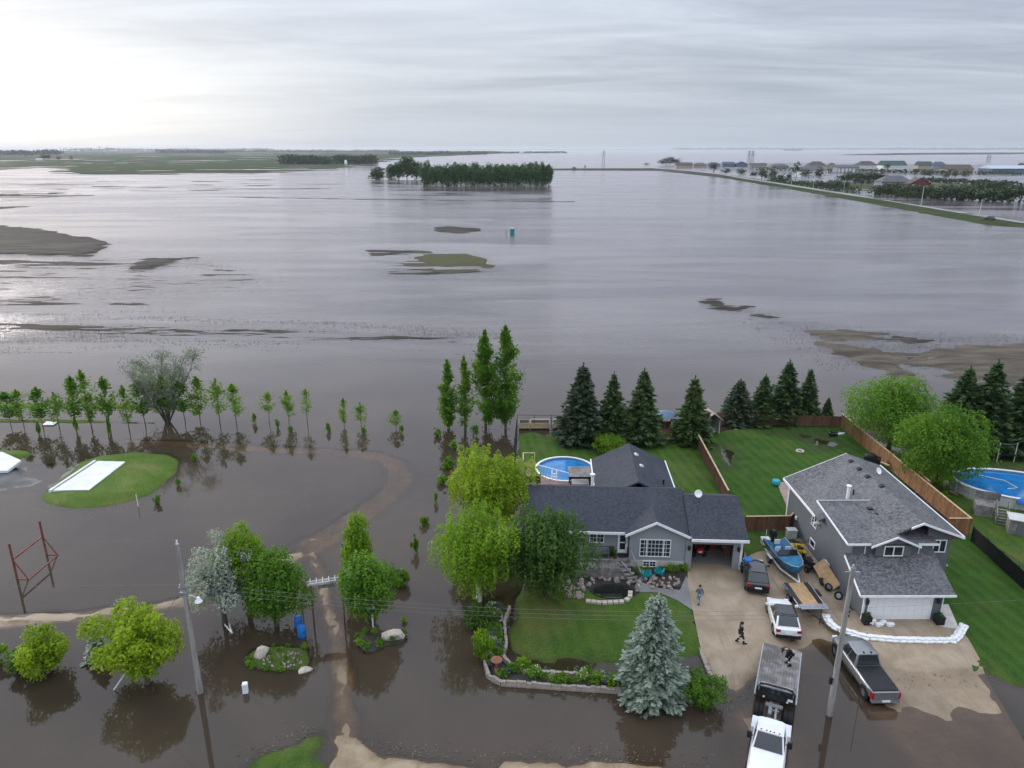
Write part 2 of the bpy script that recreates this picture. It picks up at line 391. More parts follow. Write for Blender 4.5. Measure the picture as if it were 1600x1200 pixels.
m_rust = M('rusty_red_steel', (0.175, 0.050, 0.036), 0.75, 0.35, 4, 0.3, 30, col2=(0.24, 0.10, 0.055))
m_stone = M('pale_boulder', (0.50, 0.44, 0.36), 0.9, 0.2, 2.0, 0.7, 5, col2=(0.38, 0.34, 0.29))
m_rock = M('mixed_rock', (0.33, 0.285, 0.265), 0.9, 0.35, 1.4, 0.6, 6, col2=(0.20, 0.18, 0.17))
m_edging = M('edging_stone', (0.32, 0.275, 0.235), 0.9, 0.3, 2.0, 0.6, 8, col2=(0.22, 0.16, 0.13))
m_sandbag = M('white_sandbag_fabric', (0.74, 0.74, 0.73), 0.85, 0.10, 4, 0.5, 9)
m_terracotta = M('terracotta', (0.25, 0.10, 0.07), 0.8, 0.2, 4)
m_yellow = M('yellow_plastic', (0.45, 0.31, 0.02), 0.5, 0.15, 4)
m_osb = M('plywood', (0.42, 0.27, 0.14), 0.8, 0.2, 3)
m_skin = M('skin', (0.42, 0.25, 0.18), 0.6, 0.08, 8)
m_cl_grey = M('grey_shirt_cloth', (0.11, 0.125, 0.155), 0.9, 0.2, 8)
m_cl_jean = M('pale_denim', (0.20, 0.29, 0.39), 0.9, 0.2, 8)
m_cl_black = M('black_cloth', (0.012, 0.012, 0.013), 0.85, 0.3, 8)
m_cl_band = M('reflective_band', (0.62, 0.63, 0.60), 0.6, 0.1, 8)
m_hair = M('brown_hair', (0.035, 0.024, 0.018), 0.7, 0.3, 12)
m_wire = M('aluminium_wire', (0.16, 0.16, 0.17), 0.5, 0.1, 2)

L_lime = leaf_mat('lime_leaves', (0.160, 0.255, 0.010), (0.350, 0.475, 0.020), 0.46)
L_green = leaf_mat('green_leaves', (0.052, 0.140, 0.010), (0.165, 0.320, 0.022), 0.40)
L_dark = leaf_mat('dark_green_leaves', (0.028, 0.075, 0.011), (0.095, 0.185, 0.024), 0.36)
L_fresh = leaf_mat('fresh_green_leaves', (0.098, 0.205, 0.010), (0.245, 0.395, 0.018), 0.44)
L_poplar = leaf_mat('poplar_leaves', (0.045, 0.130, 0.010), (0.140, 0.285, 0.020), 0.42)
L_young = leaf_mat('young_poplar_leaves', (0.078, 0.175, 0.016), (0.205, 0.345, 0.035), 0.44)
L_silver = leaf_mat('silver_leaves', (0.215, 0.255, 0.205), (0.440, 0.480, 0.400), 0.25)
L_willow = leaf_mat('grey_green_leaves', (0.150, 0.195, 0.140), (0.290, 0.330, 0.240), 0.25)
L_spruce = leaf_mat('spruce_needles', (0.026, 0.060, 0.019), (0.095, 0.152, 0.052), 0.10)
L_cedar = leaf_mat('light_conifer_needles', (0.040, 0.080, 0.022), (0.085, 0.140, 0.035), 0.12)
L_blue = leaf_mat('blue_spruce_needles', (0.115, 0.165, 0.122), (0.330, 0.395, 0.315), 0.10)
L_far = leaf_mat('far_leaves', (0.020, 0.062, 0.010), (0.048, 0.120, 0.016), 0.2)
L_fartown = leaf_mat('far_town_leaves', (0.022, 0.042, 0.014), (0.050, 0.080, 0.026), 0.2)
L_haze = leaf_mat('far_wood_leaves', (0.020, 0.036, 0.020), (0.040, 0.060, 0.032), 0.1)


# ------------------------------------------------------------------ object helpers
def props(o, label=None, cat=None, group=None, kind=None):
    if label:
        o['label'] = label
    if cat:
        o['category'] = cat
    if group:
        o['group'] = group
    if kind:
        o['kind'] = kind
    return o


def thing(name, label, cat, loc, rz=0.0, group=None):
    o = bpy.data.objects.new(name, None)
    COL.objects.link(o)
    o.empty_display_size = 0.2
    o.location = loc
    o.rotation_euler = (0, 0, rz)
    return props(o, label, cat, group)


def link(name, mesh, parent=None, loc=None, rot=None, scale=None):
    o = bpy.data.objects.new(name, mesh)
    COL.objects.link(o)
    if parent is not None:
        o.parent = parent
    if loc is not None:
        o.location = loc
    if rot is not None:
        o.rotation_euler = rot
    if scale is not None:
        o.scale = scale
    return o


class MB:
    def __init__(s):
        s.v, s.f = [], []

    def add(s, vs, fs):
        b = len(s.v)
        s.v += [tuple(v) for v in vs]
        s.f += [tuple(b + i for i in f) for f in fs]
        return s

    def box(s, x0, x1, y0, y1, z0, z1, mtx=None):
        vs = [Vector((x, y, z)) for z in (z0, z1) for y in (y0, y1) for x in (x0, x1)]
        if mtx is not None:
            vs = [mtx @ v for v in vs]
        return s.add(vs, [(0, 2, 3, 1), (4, 5, 7, 6), (0, 1, 5, 4), (2, 6, 7, 3), (0, 4, 6, 2), (1, 3, 7, 5)])

    def tube(s, pts, r, n=6, cap=True):
        pts = [Vector(p) for p in pts]
        rs = r if isinstance(r, (list, tuple)) else [r] * len(pts)
        b = len(s.v)
        for i, p in enumerate(pts):
            d = (pts[min(i + 1, len(pts) - 1)] - pts[max(i - 1, 0)]).normalized()
            a = d.orthogonal().normalized() if abs(d.z) > 0.95 else Vector((0, 0, 1)).cross(d).normalized()
            c = d.cross(a)
            for k in range(n):
                t = 2 * math.pi * k / n
                s.v.append(tuple(p + (a * math.cos(t) + c * math.sin(t)) * rs[i]))
        for i in range(len(pts) - 1):
            for k in range(n):
                s.f.append((b + i * n + k, b + i * n + (k + 1) % n, b + (i + 1) * n + (k + 1) % n, b + (i + 1) * n + k))
        if cap:
            s.f.append(tuple(b + k for k in reversed(range(n))))
            e = b + (len(pts) - 1) * n
            s.f.append(tuple(e + k for k in range(n)))
        return s

    def beam(s, a, b, w, h):
        a, b = Vector(a), Vector(b)
        d = (b - a).normalized()
        x = Vector((0, 0, 1)).cross(d)
        x = x.normalized() if x.length > 1e-3 else Vector((1, 0, 0))
        y = d.cross(x)
        vs = [p + x * (i * w / 2) + y * (j * h / 2) for p in (a, b) for j in (-1, 1) for i in (-1, 1)]
        return s.add(vs, [(0, 2, 3, 1), (4, 5, 7, 6), (0, 1, 5, 4), (2, 6, 7, 3), (0, 4, 6, 2), (1, 3, 7, 5)])

    def lathe(s, prof, n=16, c=(0, 0, 0), sx=1.0, sy=1.0, cap=True):
        b = len(s.v)
        for r, z in prof:
            for k in range(n):
                t = 2 * math.pi * k / n
                s.v.append((c[0] + r * sx * math.cos(t), c[1] + r * sy * math.sin(t), c[2] + z))
        for i in range(len(prof) - 1):
            for k in range(n):
                s.f.append((b + i * n + k, b + i * n + (k + 1) % n, b + (i + 1) * n + (k + 1) % n, b + (i + 1) * n + k))
        if cap and prof[0][0] > 1e-4:
            s.f.append(tuple(b + k for k in reversed(range(n))))
        e = b + (len(prof) - 1) * n
        if cap and prof[-1][0] > 1e-4:
            s.f.append(tuple(e + k for k in range(n)))
        return s

    def slab(s, quad, th):
        q = [Vector(p) for p in quad]
        lo = [p - Vector((0, 0, th)) for p in q]
        n = len(q)
        fs = [tuple(range(n)), tuple(reversed(range(n, 2 * n)))]
        fs += [(i, i + n, (i + 1) % n + n, (i + 1) % n) for i in range(n)]
        return s.add(q + lo, fs)

    def prism(s, poly, axis, a0, a1):
        """poly: 2D points; axis 0/1/2 = direction of extrusion"""
        def mk(p, a):
            return [(a, p[0], p[1]), (p[0], a, p[1]), (p[0], p[1], a)][axis]
        n = len(poly)
        vs = [mk(p, a0) for p in poly] + [mk(p, a1) for p in poly]
        fs = [tuple(range(n)), tuple(reversed(range(n, 2 * n)))]
        fs += [(i, i + n, (i + 1) % n + n, (i + 1) % n) for i in range(n)]
        return s.add(vs, fs)

    def loft(s, secs, cap=True):
        b = len(s.v)
        n = len(secs[0])
        for sec in secs:
            s.v += [tuple(p) for p in sec]
        for i in range(len(secs) - 1):
            for k in range(n):
                s.f.append((b + i * n + k, b + i * n + (k + 1) % n, b + (i + 1) * n + (k + 1) % n, b + (i + 1) * n + k))
        if cap:
            s.f.append(tuple(b + k for k in reversed(range(n))))
            e = b + (len(secs) - 1) * n
            s.f.append(tuple(e + k for k in range(n)))
        return s

    def mesh(s, name, mat, smooth=None):
        me = bpy.data.meshes.new(name)
        me.from_pydata(s.v, [], s.f)
        bm = bmesh.new()
        bm.from_mesh(me)
        bmesh.ops.recalc_face_normals(bm, faces=bm.faces)
        bm.to_mesh(me)
        bm.free()
        me.materials.append(mat)
        if smooth:
            me.shade_smooth()
            me.set_sharp_from_angle(angle=R(smooth))
        me.update()
        return me

    def build(s, name, mat, parent=None, smooth=None, loc=None, rot=None):
        return link(name, s.mesh(name, mat, smooth), parent, loc, rot)


def rock_mesh(name, mat, seed, sx, sy, sz):
    rg = random.Random(seed)
    bm = bmesh.new()
    bmesh.ops.create_icosphere(bm, subdivisions=2, radius=1)
    cuts = [(Vector((rg.gauss(0, 1), rg.gauss(0, 1), rg.gauss(0, 1))).normalized(), rg.uniform(0.55, 0.85)) for _ in range(9)]
    for v in bm.verts:
        for n, d in cuts:
            k = v.co.dot(n)
            if k > d:
                v.co -= n * (k - d)
        v.co = Vector((v.co.x * sx, v.co.y * sy, v.co.z * sz))
    me = bpy.data.meshes.new(name)
    bm.to_mesh(me)
    bm.free()
    me.materials.append(mat)
    return me


ORD = ['first', 'second', 'third', 'fourth', 'fifth', 'sixth', 'seventh', 'eighth', 'ninth', 'tenth', 'eleventh', 'twelfth', 'thirteenth', 'fourteenth', 'fifteenth', 'sixteenth', 'seventeenth', 'eighteenth', 'nineteenth', 'twentieth', 'twenty-first', 'twenty-second', 'twenty-third', 'twenty-fourth', 'twenty-fifth', 'twenty-sixth', 'twenty-seventh', 'twenty-eighth', 'twenty-ninth', 'thirtieth']

# ------------------------------------------------------------------ terrain height
def _hash(ix, iy, seed):
    h = (ix * 374761393 + iy * 668265263 + seed * 1442695041) & 0xFFFFFFFF
    h = ((h ^ (h >> 13)) * 1274126177) & 0xFFFFFFFF
    return ((h ^ (h >> 16)) & 0xFFFF) / 65535.0


def vnoise(x, y, seed=0):
    ix, iy = np.floor(x).astype(np.int64), np.floor(y).astype(np.int64)
    fx, fy = x - ix, y - iy
    fx, fy = fx * fx * (3 - 2 * fx), fy * fy * (3 - 2 * fy)
    a, b = _hash(ix, iy, seed), _hash(ix + 1, iy, seed)
    c, d = _hash(ix, iy + 1, seed), _hash(ix + 1, iy + 1, seed)
    return (a * (1 - fx) + b * fx) * (1 - fy) + (c * (1 - fx) + d * fx) * fy


def fbm(x, y, seed=0, oct=4):
    v, a, s = 0, 0.5, 0
    for i in range(oct):
        v = v + a * vnoise(x * 2 ** i, y * 2 ** i, seed + i * 17)
        s += a
        a *= 0.5
    return v / s


def sdf(poly, x, y):
    """signed distance, positive inside"""
    px = np.array([p[0] for p in poly])
    py = np.array([p[1] for p in poly])
    d = np.full(x.shape, 1e18)
    ins = np.zeros(x.shape, bool)
    n = len(px)
    for i in range(n):
        ax, ay, bx, by = px[i], py[i], px[(i + 1) % n], py[(i + 1) % n]
        ex, ey = bx - ax, by - ay
        wx, wy = x - ax, y - ay
        t = np.clip((wx * ex + wy * ey) / (ex * ex + ey * ey + 1e-12), 0, 1)
        d = np.minimum(d, (wx - ex * t) ** 2 + (wy - ey * t) ** 2)
        if abs(ey) > 1e-9:
            c = ((ay > y) != (by > y)) & (x < ex * (y - ay) / ey + ax)
            ins ^= c
    d = np.sqrt(d)
    return np.where(ins, d, -d)


def sstep(a, b, v):
    t = np.clip((v - a) / (b - a), 0, 1)
    return t * t * (3 - 2 * t)


def W(pts, z=0.0):
    return [tuple(G(a, b, z))[:2] for a, b in pts]


def ribbon(pts, hw):
    """px polyline -> world polygon of half width hw (number or list)"""
    p = [Vector(G(a, b)[:2]) for a, b in pts]
    hs = hw if isinstance(hw, (list, tuple)) else [hw] * len(p)
    Lf, Rt = [], []
    for i in range(len(p)):
        d = (p[min(i + 1, len(p) - 1)] - p[max(i - 1, 0)]).normalized()
        n = Vector((-d.y, d.x))
        Lf.append(tuple(p[i] + n * hs[i]))
        Rt.append(tuple(p[i] - n * hs[i]))
    return Lf + Rt[::-1]


BASE = -0.6
P_mound = W([(66, 778), (85, 760), (128, 722), (160, 712), (210, 708), (258, 711), (276, 722), (271, 740), (255, 758), (226, 775), (190, 786), (150, 793), (110, 795), (80, 791)])
P_corner = W([(-80, 700), (45, 702), (56, 709), (47, 717), (0, 723), (-80, 726)])
P_pad = W([(-90, 722), (140, 722), (76, 769), (-90, 782)])
P_berm1 = W([(-90, 628), (110, 631), (330, 634), (330, 640), (110, 639), (-90, 637)])
P_berm2 = W([(-90, 653), (110, 656), (245, 659), (245, 664), (110, 661), (-90, 659)])
P_yard = W([(806, 676), (870, 672), (1085, 676), (1320, 655), (1360, 690), (1500, 735), (1720, 830), (1720, 1060), (1590, 1078), (1530, 1052), (1400, 1056), (1345, 1030), (1312, 992), (1268, 962), (1240, 990), (1228, 1030), (1150, 1090), (1112, 1060), (1090, 1030), (960, 1036), (830, 1032), (800, 1020), (790, 990), (800, 935), (812, 925), (815, 770)])
P_bed = W([(757, 1036), (764, 1060), (785, 1070), (830, 1073), (900, 1078), (990, 1084), (1000, 1066), (900, 1057), (830, 1053), (800, 1046), (784, 1030), (789, 985), (795, 945), (772, 940), (765, 980)])
P_strip = W([(705, 935), (800, 920), (790, 1000), (745, 1003), (722, 972)])
P_lowlawn = W([(790, 1025), (1100, 1030), (1118, 1085), (1105, 1100), (985, 1085), (900, 1056), (820, 1052)])
P_wetdrive = W([(1220, 935), (1300, 950), (1345, 985), (1540, 1025), (1660, 1180), (1660, 1330), (1115, 1330), (1125, 1110), (1180, 1050)])
P_shore = W([(514, 1148), (570, 1150), (612, 1174), (760, 1190), (900, 1183), (1000, 1191), (1160, 1200), (1160, 1340), (514, 1340)])
P_blgrass = W([(368, 1207), (405, 1180), (450, 1157), (513, 1142), (518, 1340), (330, 1340)])
P_path = W([(512, 1170), (512, 1090), (506, 1020), (492, 950), (476, 880), (466, 858), (498, 846), (516, 890), (536, 950), (551, 1010), (562, 1080), (580, 1170)])
P_loop = ribbon([(470, 862), (540, 822), (600, 780), (626, 750), (622, 728), (590, 713), (520, 706), (400, 701), (300, 694), (180, 688)], [2.0, 1.9, 1.9, 1.9, 1.9, 1.8, 1.6, 1.5, 1.4, 1.2])
P_track = ribbon([(-100, 973), (0, 969), (120, 963), (200, 955), (270, 943), (380, 910), (478, 860)], [1.3, 1.25, 1.2, 1.2, 1.1, 1.1, 1.2])
P_bedL = W([(380, 1030), (402, 1008), (440, 1008), (480, 1012), (484, 1030), (478, 1048), (440, 1050), (400, 1046)])
P_bedR = W([(548, 1000), (580, 985), (632, 980), (640, 998), (610, 1012), (570, 1022)])
P_heap = W([(-90, 735), (38, 735), (34, 742), (58, 752), (30, 763), (-90, 774)])
P_backR = W([(1320, 655), (1700, 640), (1720, 830), (1500, 735), (1360, 690)])

FEAT = [  # polygon, top height, half edge width, noise amplitude, noise scale
    (P_mound, 0.62, 2.6, 0.5, 2.0), (P_corner, 0.35, 1.6, 0.5, 2.0), (P_pad, -0.045, 0.7, 0.3, 1.5), (P_heap, 0.3, 1.2, 0.8, 1.2),
    (P_berm1, 0.32, 1.0, 0.9, 3.0), (P_berm2, 0.22, 0.7, 0.7, 3.0),
    (P_yard, 0.30, 1.3, 0.5, 2.0), (P_bed, 0.20, 0.3, 0.1, 1.0), (P_strip, -0.09, 0.8, 0.5, 1.5), (P_lowlawn, -0.035, 0.7, 0.4, 1.5),
    (P_wetdrive, -0.036, 1.8, 0.6, 2.0), (P_shore, 0.15, 1.3, 0.9, 1.6), (P_blgrass, 0.18, 1.5, 1.2, 1.5), (P_path, -0.022, 0.7, 0.4, 1.5),
    (P_loop, -0.034, 0.9, 0.5, 2.0), (P_track, -0.008, 0.6, 0.4, 2.0), (P_bedL, 0.16, 0.5, 0.4, 1.0), (P_bedR, 0.14, 0.5, 0.4, 1.0), (P_backR, 0.02, 1.2, 0.8, 2.0),
]
FAR = [  # mud and field banks in the flooded land (pixel outlines)
    ([(672, 355), (700, 353), (757, 356), (757, 362), (715, 366), (676, 362)], 0.25, 3.0, 2.4, 6),
    ([(645, 403), (672, 396), (730, 396), (766, 405), (760, 413), (700, 418), (660, 411)], 0.35, 3.5, 0.9, 6),
    ([(-300, 350), (0, 352), (60, 357), (165, 378), (172, 385), (140, 402), (60, 399), (-300, 398)], 0.42, 4.0, 5.0, 10),
    ([(-300, 405), (80, 405), (62, 411), (-300, 420)], 0.15, 2.5, 4.0, 8),
    ([(197, 413), (232, 405), (312, 401), (275, 408), (240, 421), (205, 420)], 0.35, 2.0, 4.0, 7),
    ([(25, 471), (92, 467), (60, 475)], 0.08, 1.5, 3.0, 6),
    ([(-300, 303), (120, 300), (112, 307), (-300, 312)], 0.15, 10, 18, 40),
    ([(-300, 320), (48, 323), (0, 328), (-300, 330)], 0.12, 5, 10, 30),
    ([(-300, 334), (20, 337), (-300, 341)], 0.10, 4, 8, 30),
    ([(1090, 470), (1130, 470), (1200, 494), (1172, 499), (1112, 485)], 0.22, 2.0, 5.0, 5),
    ([(1262, 522), (1310, 514), (1372, 521), (1360, 530), (1300, 537)], 0.22, 1.5, 2.5, 5),
    ([(1266, 529), (1300, 535), (1372, 546), (1402, 566), (1436, 586), (1436, 600), (1380, 582), (1320, 563), (1288, 546)], 0.24, 1.6, 2.2, 4),
    ([(1388, 522), (1462, 533), (1420, 537)], 0.22, 1.2, 2.0, 4),
    ([(1435, 562), (1490, 540), (1560, 540), (1600, 533), (1900, 520), (1900, 610), (1540, 600), (1480, 590)], 0.26, 2.0, 3.0, 6),
    ([(250, 304.6), (500, 309.6), (900, 314.6), (900, 316), (500, 311.2), (250, 306.2)], 0.12, 1.2, 2.0, 25),
    ([(-300, 262), (0, 266), (60, 263), (130, 274), (400, 272), (520, 266), (590, 255), (640, 247), (780, 240), (780, 235.5), (-300, 235.5)], 0.30, 10, 35, 120),
    ([(1020, 263), (1130, 272), (1250, 290), (1420, 318), (1600, 347), (1800, 372), (1800, 377), (1600, 355.5), (1540, 351.5), (1400, 325.5), (1230, 295), (1130, 278), (1030, 267), (850, 266), (850, 263.5)], 0.5, 4.0, 1.5, 15),
    ([(1170, 272), (1270, 272), (1600, 276), (1800, 276), (1800, 262), (1600, 258), (1240, 254), (1040, 254), (1040, 262)], -0.02, 8, 60, 30),
    ([(1215, 285), (1320, 297), (1420, 303), (1560, 306), (1600, 306), (1800, 312), (1800, 296), (1600, 293), (1480, 287), (1300, 285)], 0.05, 6, 30, 25),
    ([(1270, 243), (1600, 241), (1900, 240), (1900, 236.5), (1400, 239)], 0.1, 20, 80, 200),
]
for p, h, e, na, ns in FAR:
    FEAT.append((W(p), h, e * (1.7 if e < 8 and h < .4 else 1), na * 1.5, ns))
P_dips = [(W([(1256, 1040), (1292, 1015), (1332, 1070), (1350, 1120), (1420, 1220), (1290, 1250), (1258, 1120)]), 0.22, 1.6),
          (W([(1130, 1150), (1250, 1120), (1440, 1110), (1680, 1130), (1700, 1360), (1080, 1360)]), 0.02, 2.5),
          (W([(1100, 690), (1145, 683), (1168, 715), (1150, 752), (1122, 735)]), 0.33, 1.6),
          (W([(1180, 672), (1300, 672), (1335, 700), (1275, 714), (1240, 690), (1190, 684)]), 0.325, 1.8),
          (W([(838, 672), (862, 672), (868, 690), (850, 690)]), 0.33, 0.8),
          (W([(1395, 740), (1440, 730), (1475, 765), (1440, 790)]), 0.34, 1.6)]
P_zones = [(W([(-300, 480), (420, 495), (800, 512), (800, 560), (300, 548), (-300, 560)]), 0.27),
           (W([(-300, 410), (330, 395), (480, 430), (330, 490), (-300, 500)]), 0.26),
           (W([(520, 385), (660, 380), (820, 412), (840, 430), (560, 445)]), 0.25),
           (W([(1060, 460), (1300, 500), (1700, 520), (1700, 610), (1300, 590), (1180, 520)]), 0.30),
           (W([(-300, 278), (600, 280), (520, 298), (150, 305), (-300, 345)]), 0.28)]


def hfun(x, y):
    x, y = np.asarray(x, float), np.asarray(y, float)
    h = np.full(x.shape, BASE)
    for poly, top, e, na, ns in FEAT:
        xs, ys = [p[0] for p in poly], [p[1] for p in poly]
        m = e + na
        k = (x > min(xs) - m) & (x < max(xs) + m) & (y > min(ys) - m) & (y < max(ys) + m)
        if not k.any():
            continue
        xx, yy = x[k], y[k]
        d = sdf(poly, xx, yy) + (fbm(xx / ns, yy / ns * (2.2 if ns >= 4 else 1.0), 3, 5 if ns >= 4 else 4) - 0.5) * 2 * na
        h[k] = np.maximum(h[k], BASE + (top - BASE) * sstep(-e, e, d))
    for poly, amt in P_zones:
        d = sdf(poly, x, y)
        far = np.maximum(1.0, y / 140.0)
        z = sstep(0, 12, d)
        xc, yc = x / far, np.where(y > 140, 140 * (1 + np.log(np.maximum(y, 140) / 140)), y)
        nz = fbm(xc / 9, yc / 1.5, 11, 5)
        nb = fbm(xc / 60, yc / 16, 5, 3)
        h = np.where(d > 0, np.maximum(h, -0.6 + z * (0.32 + amt * 0.95 * nz + 0.24 * nb)), h)
    for poly, amt, e in P_dips:
        d = sdf(poly, x, y)
        h = h - amt * sstep(-e, e, d + (fbm(x, y, 9) - 0.5))
    xf, yf = x * 600 / np.maximum(y, 300), 600 * np.log(np.maximum(y, 300) / 300)
    h = h + np.where((y > 560) & (x < 60) & (h > -0.2), (fbm(xf / 40, yf / 7, 31, 5) - 0.64) * 1.5, 0)
    near = y < 110
    h = h + np.where(near, (fbm(x / 1.7, y / 1.7, 21) - 0.5) * np.where((x > 12) & (y < 48), 0.018, 0.05), 0)
    return h


def fastmesh(name, verts, quads, mat):
    me = bpy.data.meshes.new(name)
    nv, nf = len(verts), len(quads)
    k = quads.shape[1]
    me.vertices.add(nv)
    me.vertices.foreach_set('co', np.ascontiguousarray(verts, np.float32).ravel())
    me.loops.add(nf * k)
    me.loops.foreach_set('vertex_index', np.ascontiguousarray(quads, np.int32).ravel())
    me.polygons.add(nf)
    me.polygons.foreach_set('loop_start', np.arange(0, nf * k, k, dtype=np.int32))
    me.polygons.foreach_set('loop_total', np.full(nf, k, np.int32))
    me.update(calc_edges=True)
    me.materials.append(mat)
    return me


SHEETS = [  # name, px polygon, material, step, dz
    ('front_lawn', W([(792, 940), (815, 926), (905, 926), (990, 938), (1002, 924), (1030, 926), (1060, 933), (1078, 945), (1086, 985), (1100, 1030), (1122, 1085), (1135, 1112), (1110, 1112), (990, 1090), (900, 1066), (820, 1058), (786, 1035), (783, 985)]), m_lawn_dry, 0.45, 0.025),
    ('side_lawn', W([(690, 940), (730, 905), (812, 900), (815, 926), (792, 940), (783, 985), (786, 1035), (765, 1040), (735, 1010), (712, 975)]), m_lawn, 0.5, 0.03),
    ('back_lawn', W([(795, 700), (802, 668), (1082, 668), (1146, 785), (1060, 790), (800, 790), (780, 740)]), m_lawn, 0.7, 0.03),
    ('neighbour_back_lawn', W([(1084, 668), (1315, 650), (1352, 695), (1440, 760), (1260, 840), (1160, 822), (1146, 785)]), m_lawn_dark, 0.7, 0.025),
    ('side_yard_lawn', W([(1420, 880), (1515, 838), (1625, 900), (1760, 960), (1760, 1100), (1640, 1165), (1580, 1150), (1510, 1030), (1475, 960)]), m_lawn_dark, 0.6, 0.03),
    ('pool_yard_lawn', W([(1352, 695), (1440, 690), (1760, 730), (1760, 960), (1625, 900), (1515, 838), (1440, 760)]), m_lawn_dry, 0.7, 0.028),
    ('driveway', W([(1074, 884), (1143, 889), (1162, 880), (1165, 830), (1250, 832), (1280, 870), (1330, 960), (1480, 965), (1512, 1005), (1560, 1090), (1660, 1260), (1660, 1340), (1110, 1340), (1128, 1130), (1110, 1060), (1092, 1010), (1082, 960), (1072, 920)]), m_gravel, 0.5, 0.045),
    ('sandy_shore_road', W([(512, 1130), (585, 1130), (640, 1160), (760, 1170), (900, 1162), (1000, 1172), (1128, 1180), (1110, 1340), (512, 1340)]), m_sand, 0.5, 0.035),
    ('shore_grass', W([(350, 1215), (380, 1175), (440, 1140), (512, 1125), (512, 1340), (300, 1340)]), m_lawn_dry, 0.5, 0.03),
    ('flooded_entrance_path', P_path, m_sand, 0.6, 0.02),
    ('flooded_loop_track', P_loop, m_sand, 0.8, 0.02),
    ('flooded_gravel_track', P_track, m_gravel, 0.8, 0.02),
    ('grass_mound', W([(52, 780), (75, 756), (120, 718), (160, 706), (210, 703), (265, 706), (290, 722), (280, 748), (255, 772), (200, 796), (110, 803), (66, 798)]), m_mound, 0.6, 0.03),
    ('corner_grass_bank', W([(-90, 696), (50, 698), (66, 709), (52, 722), (-90, 730)]), m_mound, 0.8, 0.02),
    ('grass_berm_far', W([(-90, 622), (110, 626), (345, 631), (345, 643), (110, 643), (-90, 642)]), m_mound, 1.2, 0.02),
    ('grass_berm_near', W([(-90, 650), (110, 653), (258, 657), (258, 667), (110, 664), (-90, 662)]), m_mound, 1.0, 0.02),
    ('gravel_heap', W([(-90, 731), (42, 731), (42, 741), (66, 752), (32, 767), (-90, 778)]), m_greygravel, 0.6, 0.04),
    ('flooded_gravel_pad', W([(-90, 722), (135, 722), (76, 766), (-90, 780)]), m_greygravel, 0.9, 0.015),
    ('paver_walk', W([(992, 930), (1000, 915), (1030, 925), (1062, 928), (1072, 905), (1082, 960), (1058, 944), (1030, 932), (1004, 931)]), m_pave, 0.35, 0.06),
    ('gable_garden_soil', W([(990, 912), (985, 893), (1074, 889), (1074, 908), (1062, 924), (1030, 922), (1000, 917)]), m_mulch, 0.35, 0.05),
    ('porch_ground', W([(815, 926), (812, 880), (905, 880), (986, 884), (992, 912), (992, 936), (905, 927)]), m_mulch, 0.4, 0.02),
    ('weedy_side_yard', W([(1160, 838), (1166, 828), (1240, 830), (1252, 846), (1215, 862), (1186, 868), (1162, 878)]), m_lawn_dry, 0.4, 0.06),
    ('flower_bed_soil', P_bed, m_mulch, 0.35, 0.045),
    ('entrance_bed_soil', W([(376, 1034), (400, 1003), (440, 1003), (486, 1008), (490, 1030), (482, 1052), (440, 1055), (396, 1050)]), m_lawn_dry, 0.35, 0.02),
    ('gatepost_bed_soil', W([(542, 1003), (578, 981), (636, 975), (646, 998), (612, 1016), (568, 1026)]), m_mulch, 0.35, 0.02),
    ('far_crop_field', W([(-300, 262), (0, 262), (60, 260), (130, 272), (400, 270), (520, 264), (590, 254), (640, 246.5), (780, 240), (780, 236.2), (-300, 236.2)]), m_farcrop, 32.0, 0.12),
    ('highway_verge', W([(1130, 272), (1250, 290.5), (1420, 318.5), (1600, 347.5), (1800, 373), (1800, 378), (1600, 356.5), (1540, 352), (1400, 326), (1230, 295.5), (1130, 278)]), m_farcrop, 6.0, 0.04),
    ('town_ground', W([(1210, 284), (1300, 285), (1480, 287), (1600, 293), (1800, 296), (1800, 312), (1600, 306), (1560, 306), (1420, 303), (1320, 297)]), m_crop, 8.0, 0.03),
    ('stubble_bank', W([(1245, 520), (1310, 508), (1380, 516), (1380, 530), (1330, 534), (1390, 544), (1420, 562), (1460, 590), (1450, 606), (1380, 590), (1310, 568), (1270, 545)]), m_stubble, 1.0, 0.03),
    ('stubble_bank_right', W([(1415, 565), (1480, 533), (1560, 533), (1620, 526), (1900, 512), (1900, 618), (1540, 606), (1460, 597)]), m_stubble, 1.2, 0.03),
    ('field_island_grass', W([(615, 404), (655, 389), (740, 389), (796, 404), (785, 421), (700, 428), (635, 418)]), m_islandgrass, 2.0, 0.03),
]


